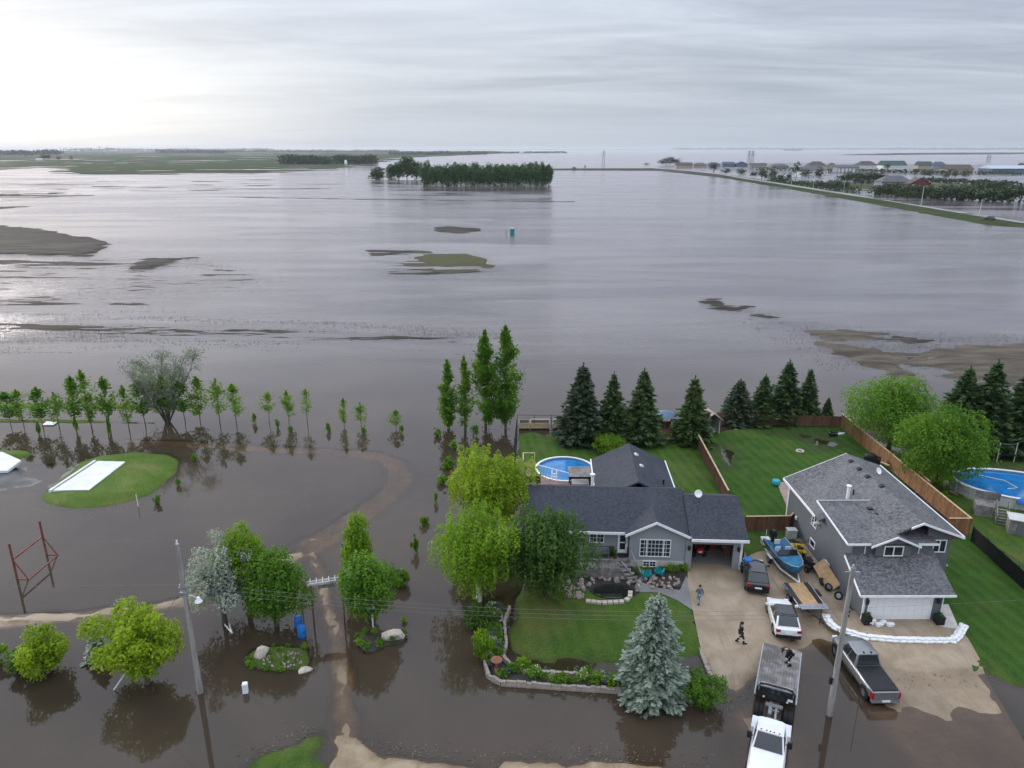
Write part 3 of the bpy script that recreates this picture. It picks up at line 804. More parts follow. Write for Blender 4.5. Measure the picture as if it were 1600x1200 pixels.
def build_ground():
    big = MB().add([(-40000, -20000, -1.6), (40000, -20000, -1.6), (40000, 40000, -1.6), (-40000, 40000, -1.6)], [(0, 1, 2, 3)])
    props(big.build('ground', m_mud), kind='structure')
    ys = [14.0]
    while ys[-1] < 24000:
        ys.append(ys[-1] * (1.0058 if ys[-1] < 260 else 1.010 if ys[-1] < 2500 else 1.03))
    ys = np.array(ys)
    us = np.arange(-1.12, 1.1201, 0.0058)
    yy, uu = np.meshgrid(ys, us, indexing='ij')
    xx = uu * (yy + 12)
    shp = yy.shape
    h = hfun(xx.ravel(), yy.ravel())
    hm = h.reshape(shp)
    low = np.zeros(h.shape)
    xr, yr = xx.ravel(), yy.ravel()
    for nm, poly, mt, st, dz in SHEETS:
        xs, ysx = [p[0] for p in poly], [p[1] for p in poly]
        k = (xr > min(xs)) & (xr < max(xs)) & (yr > min(ysx)) & (yr < max(ysx))
        if k.any():
            d = sdf(poly, xr[k], yr[k])
            low[k] = np.maximum(low[k], 0.25 * sstep(0.0, 0.5, d))
    ht = h - low
    n0, n1 = shp
    idx = np.arange(n0 * n1).reshape(shp)
    q = np.stack([idx[:-1, :-1], idx[:-1, 1:], idx[1:, 1:], idx[1:, :-1]], -1).reshape(-1, 4)
    hq = h[q]
    V = np.stack([xr, yr, ht], -1)

    def sub(name, mask, verts, mat):
        qq = q[mask]
        used, inv = np.unique(qq, return_inverse=True)
        return fastmesh(name, verts[used], inv.reshape(-1, 4), mat), used
    me, used = sub('field_mud', hq.max(1) > -0.42, V, m_mud)
    me.shade_smooth()
    props(link('field_mud', me), kind='structure')
    Vw = np.stack([xr, yr, np.zeros_like(xr)], -1)
    me, used = sub('flood_water', hq.min(1) < 0.07, Vw, m_water)
    a = me.attributes.new('depth', 'FLOAT', 'POINT')
    a.data.foreach_set('value', np.clip(-h[used], -0.3, 2).astype(np.float32))
    a = me.attributes.new('chop', 'FLOAT', 'POINT')
    c = sstep(92, 150, yr[used])
    a.data.foreach_set('value', c.astype(np.float32))
    props(link('flood_water', me), kind='structure')


def build_sheet(name, poly, mat, step, dz):
    # finely stepped, slightly wandering outline + interior grid, triangulated
    rg = random.Random(name)
    out = []
    n = len(poly)
    for i in range(n):
        a, b = Vector(poly[i]), Vector(poly[(i + 1) % n])
        k = max(1, int((b - a).length / step))
        for j in range(k):
            out.append(a.lerp(b, j / k))
    if 'grass' in mat.name or 'lawn' in mat.name:
        out = [p + Vector((float(vnoise(np.array([p.x * 1.9]), np.array([p.y * 1.9]), 41)[0]) - .5, float(vnoise(np.array([p.x * 1.9]), np.array([p.y * 1.9]), 43)[0]) - .5)) * 0.45 for p in out]
        poly = [tuple(p) for p in out]
    pts = list(out)
    m = len(out)
    xs, ys = [p[0] for p in poly], [p[1] for p in poly]
    gx, gy = np.meshgrid(np.arange(min(xs), max(xs), step), np.arange(min(ys), max(ys), step))
    gx, gy = gx.ravel(), gy.ravel()
    gx = gx + (vnoise(gx * 7.3, gy * 5.1, 1) - 0.5) * step * 0.5
    gy = gy + (vnoise(gx * 6.1, gy * 8.3, 2) - 0.5) * step * 0.5
    k = sdf(poly, gx, gy) > step * 0.45
    pts += [Vector((a, b)) for a, b in zip(gx[k], gy[k])]
    r = geometry.delaunay_2d_cdt([Vector((p[0], p[1])) for p in pts], [], [list(range(m))], 1, 1e-4)
    v = np.array([(p.x, p.y) for p in r[0]])
    z = hfun(v[:, 0], v[:, 1]) + dz
    me = bpy.data.meshes.new(name)
    me.from_pydata([(a, b, c) for (a, b), c in zip(v, z)], [], [tuple(f) for f in r[2]])
    me.materials.append(mat)
    me.shade_smooth()
    return props(link(name, me), kind='structure')


build_ground()
for s in SHEETS:
    build_sheet(*s)


def gz(x, y):
    """ground height at a place"""
    return float(hfun(np.array([x]), np.array([y]))[0])


def GG(px, py):
    """ground point under a photo pixel, following the ground's own height"""
    z = 0.0
    for _ in range(3):
        p = G(px, py, z)
        z = max(gz(p.x, p.y), -0.25)
    return G(px, py, z)


# ------------------------------------------------------------------ vegetation
def leaf_quads(cen, nrm, size, rng, asp=0.55):
    """one folded leaf (4 verts) per centre"""
    n = len(cen)
    a = rng.normal(size=(n, 3))
    a -= (a * nrm).sum(1, keepdims=True) * nrm
    a /= np.linalg.norm(a, axis=1, keepdims=True) + 1e-9
    b = np.cross(nrm, a)
    s = size * rng.uniform(0.5, 1.4, (n, 1))
    v = np.empty((n, 4, 3))
    v[:, 0] = cen - a * s * 0.5
    v[:, 1] = cen + b * s * asp * 0.5 + nrm * s * 0.10
    v[:, 2] = cen + a * s * 0.5
    v[:, 3] = cen - b * s * asp * 0.5 + nrm * s * 0.10
    return v.reshape(-1, 3)


def leafmesh(name, verts, tint, mat):
    q = np.arange(len(verts)).reshape(-1, 4)
    me = fastmesh(name, verts, q, mat)
    a = me.attributes.new('tint', 'FLOAT', 'FACE')
    a.data.foreach_set('value', np.clip(tint, 0, 1).astype(np.float32))
    return me


def rnd_dir(rng, n):
    d = rng.normal(size=(n, 3))
    return d / np.linalg.norm(d, axis=1, keepdims=True)


def lobed_crown(name, mat, h0, h1, rx, nl, nleaf, leaf, seed, top=0.85, bot=0.7, ragged=0.16, lobe=0.36, sparse=0.0):
    """broadleaf crown: lobes spread over an uneven egg, leaves on and in the lobes"""
    rng = np.random.default_rng(seed)
    cz, rz = (h0 + h1) / 2, (h1 - h0) / 2
    d = rnd_dir(rng, nl)
    # even spread
    for _ in range(12):
        diff = d[:, None] - d[None]
        dist = np.linalg.norm(diff, axis=2) + 1e-3
        d += 0.02 * (diff / dist[..., None] ** 3).sum(1)
        d /= np.linalg.norm(d, axis=1, keepdims=True)
    rr = rng.uniform(0.52, 0.84, (nl, 1)) * (1 + rng.normal(0, ragged, (nl, 1)))
    c = d * rr
    zf = c[:, 2]
    taper = np.where(zf > 0, 1 - (1 - top) * zf ** 2 * 1.3, 1 - (1 - bot) * zf ** 2 * 1.3)
    c[:, 0] *= taper
    c[:, 1] *= taper
    lr = rng.uniform(0.60, 1.30, nl) * lobe
    inner = max(3, nl // 5)
    c = np.vstack([c, rnd_dir(rng, inner) * 0.25])
    lr = np.append(lr, np.full(inner, lobe * 1.1))
    w = lr ** 2
    k = rng.choice(len(lr), nleaf, p=w / w.sum())
    dd = rnd_dir(rng, nleaf)
    dd[:, 2] = np.where(rng.random(nleaf) < 0.4, np.abs(dd[:, 2]), dd[:, 2])
    r = rng.uniform(0.5 - sparse, 1.05, (nleaf, 1)) ** 0.6
    p = c[k] + dd * r * lr[k][:, None] * (1 + 0.25 * np.sin(dd[:, :1] * 9 + k[:, None]))
    p = p * np.array([rx, rx, rz]) + np.array([0, 0, cz])
    nrm = dd + rng.normal(0, 0.55, (nleaf, 3)) + np.array([0, 0, 0.35])
    nrm /= np.linalg.norm(nrm, axis=1, keepdims=True)
    lt = rng.uniform(0.2, 0.8, len(lr))
    tint = lt[k] * 1.1 - 0.05 + rng.normal(0, 0.26, nleaf)
    return leafmesh(name, leaf_quads(p, nrm, leaf, rng), tint, mat)


def trunk_mesh(name, mat, H, r, seed, forks=4, spread=0.5, fork_at=0.35, lean=0.03):
    rg = random.Random(seed)
    mb = MB()
    pts = [Vector((0, 0, -0.4))]
    for i in range(1, 7):
        f = i / 6
        pts.append(Vector((rg.uniform(-1, 1) * lean * H * f, rg.uniform(-1, 1) * lean * H * f, H * 0.78 * f)))
    mb.tube(pts, [r * 1.25] + [r * (1.05 - 0.9 * i / 6) for i in range(1, 7)], 7)
    for k in range(forks):
        f = fork_at + (0.8 - fork_at) * k / max(1, forks)
        b = pts[0].lerp(pts[-1], f)
        a = 2.4 * k + rg.random()
        L = spread * H * rg.uniform(0.6, 1.0) * (1.1 - 0.5 * f)
        e1 = b + Vector((math.cos(a) * L * 0.55, math.sin(a) * L * 0.55, L * 0.35))
        e2 = b + Vector((math.cos(a) * L * 0.9, math.sin(a) * L * 0.9, L * 0.95))
        mb.tube([b, e1, e2], [r * 0.45, r * 0.28, r * 0.08], 5)
    return mb.mesh(name, mat, 60)


def column_crown(name, mat, H, rx, nleaf, leaf, seed, z0=0.12, gaps=0.5):
    """poplar: narrow ascending branches with leaf tufts along them"""
    rng = np.random.default_rng(seed)
    nb = max(10, int(H * 4.2))
    zb = np.sort(rng.uniform(z0, 0.93, nb)) * H
    az = rng.uniform(0, 2 * math.pi, nb)
    f = (zb / H - z0) / (1 - z0)
    prof = np.sin(np.clip(0.18 + f * 0.95, 0, 1) ** 0.75 * math.pi) ** 0.7
    L = rx * prof * rng.uniform(0.65, 1.25, nb)
    k = rng.integers(0, nb, nleaf)
    t = rng.uniform(0.05, 1.08, nleaf)
    out = L[k] * t
    pos = np.stack([np.cos(az[k]) * out, np.sin(az[k]) * out, zb[k] + out * rng.uniform(0.9, 1.5, nb)[k]], -1)
    pos += rng.normal(0, 0.07 + 0.10 * rx, (nleaf, 3)) * np.array([1, 1, 1.3])
    top = rng.random(nleaf) < 0.05
    pos[top] = np.stack([rng.normal(0, 0.05 * rx, top.sum()), rng.normal(0, 0.05 * rx, top.sum()), rng.uniform(0.88, 1.0, top.sum()) * H], -1)
    pos[:, 2] = np.minimum(pos[:, 2], H * rng.uniform(0.96, 1.01, nleaf))
    nrm = rnd_dir(rng, nleaf) + np.array([0, 0, 0.25])
    nrm /= np.linalg.norm(nrm, axis=1, keepdims=True)
    bt = rng.uniform(0.15, 0.85, nb)
    tint = bt[k] + rng.normal(0, 0.18, nleaf)
    return leafmesh(name, leaf_quads(pos, nrm, leaf, rng), tint, mat)


def spruce_crown(name, mat, H, rx, seed, whorls=26, boughs=9, sprays=12, size=0.36, z0=0.03, droop=0.25, full=0.85):
    rng = np.random.default_rng(seed)
    C, A, S, T = [], [], [], []
    for w in range(whorls):
        f = (w + rng.uniform(-0.3, 0.3)) / whorls
        f = min(max(f, 0), 1)
        z = H * (z0 + (0.97 - z0) * f)
        L0 = rx * (1 - f) ** full * (1.0 if f > 0.08 else 0.86)
        nb = max(4, int(boughs * (1 - 0.45 * f)))
        off = rng.uniform(0, 6.28)
        for b in range(nb):
            a = off + 6.283 * b / nb + rng.normal(0, 0.14)
            L = max(0.10 * rx, L0 * rng.uniform(0.62, 1.16))
            ns = max(4, int(sprays * (0.45 + 0.55 * L / rx)))
            tb = rng.uniform(0.1, 0.9)
            for s in range(ns):
                t = (s + 1) / ns
                side = (1 if s % 2 else -1)
                rr = L * (0.18 + 0.82 * t)
                zz = z - droop * L * (t ** 1.4) + 0.22 * L * max(0, t - 0.7) + rng.normal(0, 0.03 * rx)
                ang = a + side * (0.15 + 0.55 * (1 - t)) * rng.uniform(0.3, 1.0) * 0.45
                C.append((math.cos(ang) * rr, math.sin(ang) * rr, zz))
                d = (math.cos(ang + side * 0.5), math.sin(ang + side * 0.5), -0.12 + rng.normal(0, 0.16))
                A.append(d)
                S.append(size * (0.55 + 0.6 * (1 - f)) * rng.uniform(0.75, 1.25))
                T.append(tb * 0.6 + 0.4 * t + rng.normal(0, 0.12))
    # leader
    for s in range(10):
        C.append((0, 0, H * (0.93 + 0.07 * s / 10)))
        A.append((rng.normal(), rng.normal(), 1.0))
        S.append(size * 0.4)
        T.append(0.7)
    C, A, S, T = np.array(C), np.array(A), np.array(S)[:, None], np.array(T)
    # every spray: three crossed needle fans
    outv, outt = [], []
    A /= np.linalg.norm(A, axis=1, keepdims=True)
    for r in range(3):
        up = np.array([0, 0, 1.0]) + rng.normal(0, 0.5, C.shape)
        b = np.cross(up, A)
        b /= np.linalg.norm(b, axis=1, keepdims=True) + 1e-9
        jit = rng.normal(0, 0.16, C.shape) * S
        v = np.empty((len(C), 4, 3))
        v[:, 0] = C - A * S * 0.45 + jit
        v[:, 1] = C + b * S * 0.32 + jit - np.array([0, 0, 0.08]) * S
        v[:, 2] = C + A * S * 0.75 + jit + np.array([0, 0, 0.10]) * S
        v[:, 3] = C - b * S * 0.32 + jit - np.array([0, 0, 0.08]) * S
        outv.append(v)
        outt.append(T + rng.normal(0, 0.10, len(T)))
    return leafmesh(name, np.concatenate(outv).reshape(-1, 3), np.concatenate(outt), mat)


def tree(name, label, cat, base, trunk, crown, H_unit=1.0, s=1.0, sxy=None, rz=None, group=None, crown_name='crown'):
    """trunk/crown are meshes built at full size"""
    t = thing(name, label, cat, base, rz if rz is not None else random.uniform(0, 6.28), group)
    sc = (sxy or s, sxy or s, s)
    if trunk:
        link('trunk', trunk, t, scale=sc)
    if crown:
        link(crown_name, crown, t, scale=sc)
    return t


def measure(bx, by, ty, wpx, z=None):
    """ground point, height and crown radius in metres of a tree seen in the photo"""
    b = GG(bx, by) if z is None else G(bx, by, z)
    b.z = max(b.z, -0.2)
    top = AtY(bx, ty, b.y)
    return b, top.z - b.z, wpx * mpp(b) / 2


# --- hero broadleaf trees
def broad(label, mat, bx, by, ty, w, seed, nleaf=9000, leaf=0.30, bark=None, h0=0.22, name='broadleaf_tree', nl=22, **kw):
    b, H, r = measure(bx, by, ty, w)
    cr = lobed_crown('crown', mat, H * h0, H, r * 1.08, nl, int(nleaf * 1.9), leaf * 0.74, seed, **kw)
    tk = trunk_mesh('trunk', bark or m_bark, H, 0.035 * H ** 0.8 + 0.05, seed, forks=5, spread=0.32)
    return tree(name, label, 'tree', b, tk, cr, rz=0)


broad('tall lime-green tree at the left end of the grey-blue bungalow', L_lime, 770, 842, 708, 126, 1, 11000, 0.32)
broad('rounded bright green tree with white-painted trunk standing in the flood beside the front lawn', L_fresh, 748, 940, 798, 122, 2, 11000, 0.28, bark=m_bark_white, h0=0.16)
broad('dark green dense tree covering the left end of the bungalow front', L_dark, 852, 932, 798, 116, 3, 14000, 0.31, h0=0.06, lobe=0.40)
broad('bigger round green tree by the back corner of the cedar fence', L_green, 1388, 705, 583, 124, 4, 12000, 0.34, h0=0.08)
broad('round green tree in front, nearest the oval pool behind the cedar fence', L_green, 1462, 765, 632, 120, 5, 12000, 0.34, h0=0.08)
broad('silver-leaved tree beside the left utility pole', L_silver, 352, 978, 853, 100, 6, 8000, 0.24, h0=0.18, lobe=0.30, ragged=0.25, nl=26)
broad('green maple behind the silver-leaved tree', L_fresh, 391, 960, 823, 82, 7, 8000, 0.28)
broad('green maple left of the white entrance arch by the blue barrels', L_green, 433, 982, 866, 92, 8, 9000, 0.28, h0=0.12, top=0.7)
broad('narrow upright green tree behind the maple right of the entrance arch', L_fresh, 563, 925, 808, 46, 9, 5000, 0.26, h0=0.10, top=0.6)
broad('green maple right of the white entrance arch, in front of birdhouse post', L_green, 578, 978, 864, 80, 10, 8500, 0.28, h0=0.12)
broad('lime-green maple standing in flood left of the utility pole foot', L_lime, 232, 1072, 962, 118, 11, 8500, 0.30, h0=0.14, ragged=0.26, nl=26, lobe=0.30)
broad('small lime-green tree in the flood at the lower left', L_lime, 76, 1056, 988, 68, 12, 4500, 0.26, h0=0.06)
broad('loose green bush beside the small lime-green tree at lower left', L_green, 36, 1050, 1012, 36, 13, 1200, 0.24, h0=0.02, name='bush', nl=12)
broad('pale green bush cut off by the left edge of the picture', L_fresh, -4, 1040, 1008, 30, 14, 900, 0.24, h0=0.02, name='bush', nl=10)
broad('small bush in the flood right of the entrance maples', L_green, 625, 918, 888, 32, 15, 1300, 0.22, h0=0.05, name='bush', nl=12)
broad('light green shrub on the back lawn behind the rear wing roof', L_fresh, 950, 712, 681, 54, 16, 3000, 0.24, h0=0.02, name='shrub', nl=14)
broad('tall leafy green shrub at the left edge of the front flower bed', L_fresh, 753, 1036, 980, 30, 17, 2600, 0.20, h0=0.02, name='shrub', nl=14)
broad('round green shrub beside the driveway below the blue spruce', L_green, 1094, 1102, 1052, 60, 18, 3200, 0.20, h0=0.02, name='shrub', nl=16)
broad('dark shrub at the rock bed near the white-painted trunk', L_dark, 748, 985, 945, 46, 19, 2200, 0.20, h0=0.02, name='shrub', nl=14)


def big_willow():
    b, H, r = measure(262, 662, 546, 122)
    rg = random.Random(5)
    rng = np.random.default_rng(5)
    mb = MB()
    tips = []
    for k in range(11):
        a = 6.283 * k / 11 + rg.uniform(-0.25, 0.25)
        L = H * rg.uniform(0.75, 1.02)
        sp = rg.uniform(0.25, 0.62)
        pts = [Vector((0, 0, -0.3))]
        for i in range(1, 6):
            f = i / 5
            rr = r * 1.25 * sp * (f ** 0.9) * 1.3
            pts.append(Vector((math.cos(a) * rr + rg.uniform(-.2, .2), math.sin(a) * rr * 0.8 + rg.uniform(-.2, .2), L * (f ** 0.85) * (1 - 0.18 * sp))))
        mb.tube(pts, [0.13, 0.11, 0.085, 0.06, 0.04, 0.015], 6)
        for j in range(13):
            f = rg.uniform(0.16, 1.0)
            i = min(int(f * 5), 4)
            p = pts[i].lerp(pts[i + 1], f * 5 - i)
            e = p + Vector((rg.gauss(0, 0.8), rg.gauss(0, 0.8), rg.uniform(0.2, 1.1)))
            mb.tube([p, p.lerp(e, .5) + Vector((0, 0, .12)), e], [0.035, 0.022, 0.008], 4)
            tips += [p.lerp(e, .45), p.lerp(e, 0.75), e, e + Vector((rg.gauss(0, .3), rg.gauss(0, .3), rg.uniform(-.2, .35)))]
    tk = mb.mesh('trunk', m_bark, 60)
    tips = np.array([tuple(p) for p in tips])
    k = rng.integers(0, len(tips), 13000)
    pos = tips[k] + rng.normal(0, 0.36, (13000, 3))
    lt = rng.uniform(0.1, 0.9, len(tips))
    cr = leafmesh('crown', leaf_quads(pos, rnd_dir(rng, 13000), 0.24, rng, 0.4), lt[k] + rng.normal(0, .15, 13000), L_willow)
    tree('willow_tree', 'large spreading grey-green willow with bare dark limbs behind the row of young poplars', 'tree', b, tk, cr, rz=0)


big_willow()

# --- conifers
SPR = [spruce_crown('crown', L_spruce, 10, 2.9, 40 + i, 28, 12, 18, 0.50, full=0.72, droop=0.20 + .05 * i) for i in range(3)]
SPT = [trunk_mesh('trunk', m_bark, 10, 0.16, 40 + i, forks=0) for i in range(2)]


def spruce(label, bx, by, ty, w, i, name='spruce_tree', group=None, mesh=None):
    b, H, r = measure(bx, by, ty, w)
    s, sx = H / 10, r * 1.28 / 2.9
    t = thing(name, label, 'tree', b, i * 1.7, group)
    link('trunk', SPT[i % 2], t, scale=(s, s, s))
    link('crown', mesh or SPR[i % 3], t, scale=(sx, sx, s))
    return t


CED = spruce_crown('crown', L_cedar, 10, 2.9, 51, 26, 11, 17, 0.50, full=0.75)
GRY = spruce_crown('crown', leaf_mat('grey_green_needles', (0.028, 0.052, 0.026), (0.072, 0.105, 0.058), 0.1), 10, 2.9, 52, 26, 13, 18, 0.52, full=0.66)
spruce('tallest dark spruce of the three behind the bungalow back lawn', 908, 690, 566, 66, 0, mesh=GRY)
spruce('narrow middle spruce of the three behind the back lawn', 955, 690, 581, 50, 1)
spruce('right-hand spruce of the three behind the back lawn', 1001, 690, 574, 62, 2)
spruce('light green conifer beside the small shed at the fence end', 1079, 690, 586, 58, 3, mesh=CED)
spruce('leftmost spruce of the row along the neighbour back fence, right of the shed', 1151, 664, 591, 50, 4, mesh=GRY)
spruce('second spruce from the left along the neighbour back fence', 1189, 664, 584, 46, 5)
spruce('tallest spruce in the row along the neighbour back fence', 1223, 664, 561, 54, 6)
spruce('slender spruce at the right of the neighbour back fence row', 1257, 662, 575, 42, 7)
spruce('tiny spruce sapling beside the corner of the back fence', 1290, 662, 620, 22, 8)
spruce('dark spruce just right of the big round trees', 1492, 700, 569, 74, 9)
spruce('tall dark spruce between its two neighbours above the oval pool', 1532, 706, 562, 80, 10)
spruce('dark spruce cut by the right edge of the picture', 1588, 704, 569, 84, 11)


def blue_spruce():
    b, H, r = measure(1018, 1090, 926, 110)
    cr = spruce_crown('crown', L_blue, H, r * 1.02, 61, 30, 16, 24, 0.30, z0=0.02, full=0.50, droop=0.16)
    tree('blue_spruce', 'large blue spruce on the front lawn beside the driveway', 'tree', b, trunk_mesh('trunk', m_bark, H, 0.16, 61, forks=0), cr, rz=0.4)
    b, H, r = measure(157, 1036, 985, 42)
    cr = spruce_crown('crown', L_blue, H, r * 1.05, 62, 14, 9, 9, 0.32, z0=0.0, full=0.7)
    tree('blue_spruce', 'small blue spruce standing in flood beside the lime-green maple', 'tree', b, trunk_mesh('trunk', m_bark, H, 0.08, 62, forks=0), cr, rz=0.1)
    b, H, r = measure(64, 1012, 974, 22)
    cr = spruce_crown('crown', L_blue, H, r, 63, 10, 7, 7, 0.28, z0=0.0)
    tree('blue_spruce', 'tiny blue spruce behind the small lime-green tree at lower left', 'tree', b, trunk_mesh('trunk', m_bark, H, 0.06, 63, forks=0), cr, rz=0.1)


blue_spruce()

# --- tall poplars
for i, (bx, by, ty, w, n, lb) in enumerate([
        (701, 673, 562, 28, 3600, 'leftmost of the four tall poplars left of the back lawn'),
        (727, 676, 556, 24, 2400, 'slim pale poplar, second of the four tall poplars'),
        (759, 672, 515, 44, 6500, 'tall broad poplar, third of the four beside the back lawn'),
        (790, 674, 508, 48, 7000, 'tallest poplar, rightmost of the four beside the back lawn')]):
    b, H, r = measure(bx, by, ty, w)
    cr = column_crown('crown', L_poplar if i != 1 else L_young, H, r * 0.95, n, 0.36, 70 + i, z0=0.06)
    tree('tall_poplar', lb, 'tree', b, trunk_mesh('trunk', m_bark, H, 0.16, 70 + i, forks=0, lean=0.01), cr, rz=0)

# --- row of young poplars in the flood
YP = [column_crown('crown', L_young, 8, 1.05, (700, 1100, 520, 900, 640, 1000)[i], 0.30, 80 + i, z0=(.22, .14, .3, .18, .26, .2)[i]) for i in range(6)]
YD = [column_crown('crown', L_poplar, 8, 1.15, 1000, 0.36, 86 + i, z0=0.20) for i in range(2)]
YT = [trunk_mesh('trunk', m_bark, 8, 0.075, 80 + i, forks=3, spread=0.12, lean=0.012) for i in range(2)]
row = [(18, 668, 612, 30, 1), (38, 668, 607, 22, 0), (68, 672, 604, 28, 1), (94, 674, 611, 22, 0), (120, 676, 587, 28, 1), (145, 676, 578, 28, 0), (173, 674, 588, 24, 1), (203, 677, 600, 20, 0), (228, 668, 592, 26, 1), (262, 664, 584, 30, 0), (290, 662, 592, 24, 1), (313, 660, 587, 28, 0), (344, 664, 589, 28, 0), (370, 666, 598, 24, 0), (421, 664, 612, 24, 0), (452, 664, 609, 22, 0), (481, 666, 606, 18, 0), (538, 668, 621, 16, 0), (565, 671, 628, 20, 0), (619, 673, 640, 20, 0)]
for i, (bx, by, ty, w, dk) in enumerate(row):
    b, H, r = measure(bx, by, ty, w)
    t = thing('young_poplar', ORD[i] + ' young poplar from the left in the flooded row', 'tree', b, i * 1.3, 'young poplars in the flooded row')
    s, sx = H / 8, r * 1.15 / 1.05
    t.rotation_euler = (random.uniform(-.05, .05), random.uniform(-.05, .05), i * 1.3)
    link('trunk', YT[i % 2], t, scale=(s, s, s))
    link('crown', (YD[i % 2] if dk else YP[(i * 5) % 6]), t, scale=(sx, sx, s))

# --- saplings and shrubs standing in the water
SAP = [lobed_crown('leaves', L_green if i else L_young, 0.0, 1.0, 0.6, 9, 420, 0.22, 95 + i, lobe=0.36) for i in range(3)]
saps = [(398, 664, 645, 9, 'thin sapling between the two gaps of the poplar row'), (514, 677, 659, 10, 'little sapling right of the seventeenth poplar'), (684, 684, 668, 15, 'dark shrub at the foot of the leftmost tall poplar'),
        (709, 704, 688, 17, 'light shrub standing in water below the tall poplars'), (699, 735, 713, 24, 'largest dark shrub in the water left of the lime-green tree'), (690, 759, 741, 20, 'dark shrub below the largest water shrub'),
        (681, 789, 769, 8, 'slim sapling in the water left of the lime-green tree'), (664, 824, 806, 18, 'low round shrub in the water right of the flooded loop'), (650, 868, 835, 13, 'spindly sapling nearest the entrance maples in open water'),
        (743, 684, 664, 15, 'shrub at the feet of the two tallest poplars'), (247, 790, 772, 13, 'sapling in the water just below the grass mound'), (304, 724, 708, 9, 'small sapling right of the grass mound tip'), (279, 762, 748, 10, 'sapling in water right of the grass mound'),
        (434, 672, 654, 8, 'low sapling right of the fifteenth poplar'), (569, 682, 664, 9, 'low sapling at the foot of the nineteenth poplar'), (628, 680, 664, 9, 'low sapling beside the last poplar of the row'), (455, 678, 664, 10, 'low bush at the foot of the sixteenth poplar'), (62, 682, 655, 9, 'low sapling left of the white floating board'), (121, 680, 650, 9, 'low sapling in front of the fifth poplar'), (172, 682, 648, 9, 'low sapling in front of the seventh poplar')]
for i, (bx, by, ty, w, lb) in enumerate(saps):
    b, H, r = measure(bx, by, ty, w)
    t = thing('sapling', lb, 'sapling', b, i * 0.9, 'saplings standing in the flood')
    mb = SPT[0]
    link('stem', SPT[0], t, scale=(H / 10 * 0.7, H / 10 * 0.7, H / 10))
    link('leaves', SAP[i % 3], t, scale=(r * 1.5, r * 1.5, H))


# ------------------------------------------------------------------ buildings
def window(parent, c, w, h, axis, out, nx=2, ny=2, name='window', mull=(), fr=0.07):
    """window centred at c (local); axis 'u' = in a wall along x, 'v' = in a wall along y; out = +-1 outward sign"""
    def put(mb, a0, a1, z0, z1, d0, d1):
        lo, hi = sorted((out * d0, out * d1))
        if axis == 'u':
            mb.box(c[0] + a0, c[0] + a1, c[1] + lo, c[1] + hi, c[2] + z0, c[2] + z1)
        else:
            mb.box(c[0] + lo, c[0] + hi, c[1] + a0, c[1] + a1, c[2] + z0, c[2] + z1)
    f = MB()
    put(f, -w / 2 - fr, w / 2 + fr, h / 2, h / 2 + fr, 0.0, 0.07)
    put(f, -w / 2 - fr, w / 2 + fr, -h / 2 - fr, -h / 2, 0.0, 0.08)
    put(f, -w / 2 - fr, -w / 2, -h / 2, h / 2, 0.0, 0.07)
    put(f, w / 2, w / 2 + fr, -h / 2, h / 2, 0.0, 0.07)
    for m in mull:
        put(f, m * w - fr * 0.55, m * w + fr * 0.55, -h / 2, h / 2, 0.0, 0.066)
    win = f.build(name, m_white, parent)
    g = MB()
    put(g, -w / 2, w / 2, -h / 2, h / 2, 0.003, 0.022)
    g.build('pane', m_glass, win)
    if nx > 1 or ny > 1:
        k = MB()
        for i in range(1, nx):
            a = -w / 2 + w * i / nx
            put(k, a - 0.014, a + 0.014, -h / 2, h / 2, 0.022, 0.042)
        for j in range(1, ny):
            z = -h / 2 + h * j / ny
            put(k, -w / 2, w / 2, z - 0.014, z + 0.014, 0.023, 0.043)
        k.build('muntin', m_white, win)
    return win


def roof_pair(mb, u0, u1, v0, vr, v1, ze0, zr, ze1, th=0.16):
    mb.slab([(u0, v0, ze0), (u1, v0, ze0), (u1, vr, zr), (u0, vr, zr)], th)
    mb.slab([(u0, vr, zr), (u1, vr, zr), (u1, v1, ze1), (u0, v1, ze1)], th)


def roof_pair_v(mb, v0, v1, u0, ur, u1, ze0, zr, ze1, th=0.16):
    mb.slab([(u0, v0, ze0), (ur, v0, zr), (ur, v1, zr), (u0, v1, ze0)], th)
    mb.slab([(ur, v0, zr), (u1, v0, ze1), (u1, v1, ze1), (ur, v1, zr)], th)


def lantern(parent, p):
    m = MB().box(p[0] - .06, p[0] + .06, p[1] - .02, p[1], p[2], p[2] + .2)
    m.tube([(p[0], p[1], p[2] + .25), (p[0], p[1] - .16, p[2] + .3)], 0.02, 5)
    m.lathe([(0.03, 0.32), (0.15, 0.22), (0.11, -0.08), (0.05, -0.16)], 6, (p[0], p[1] - .18, p[2]))
    m.build('wall_lantern', m_iron, parent)


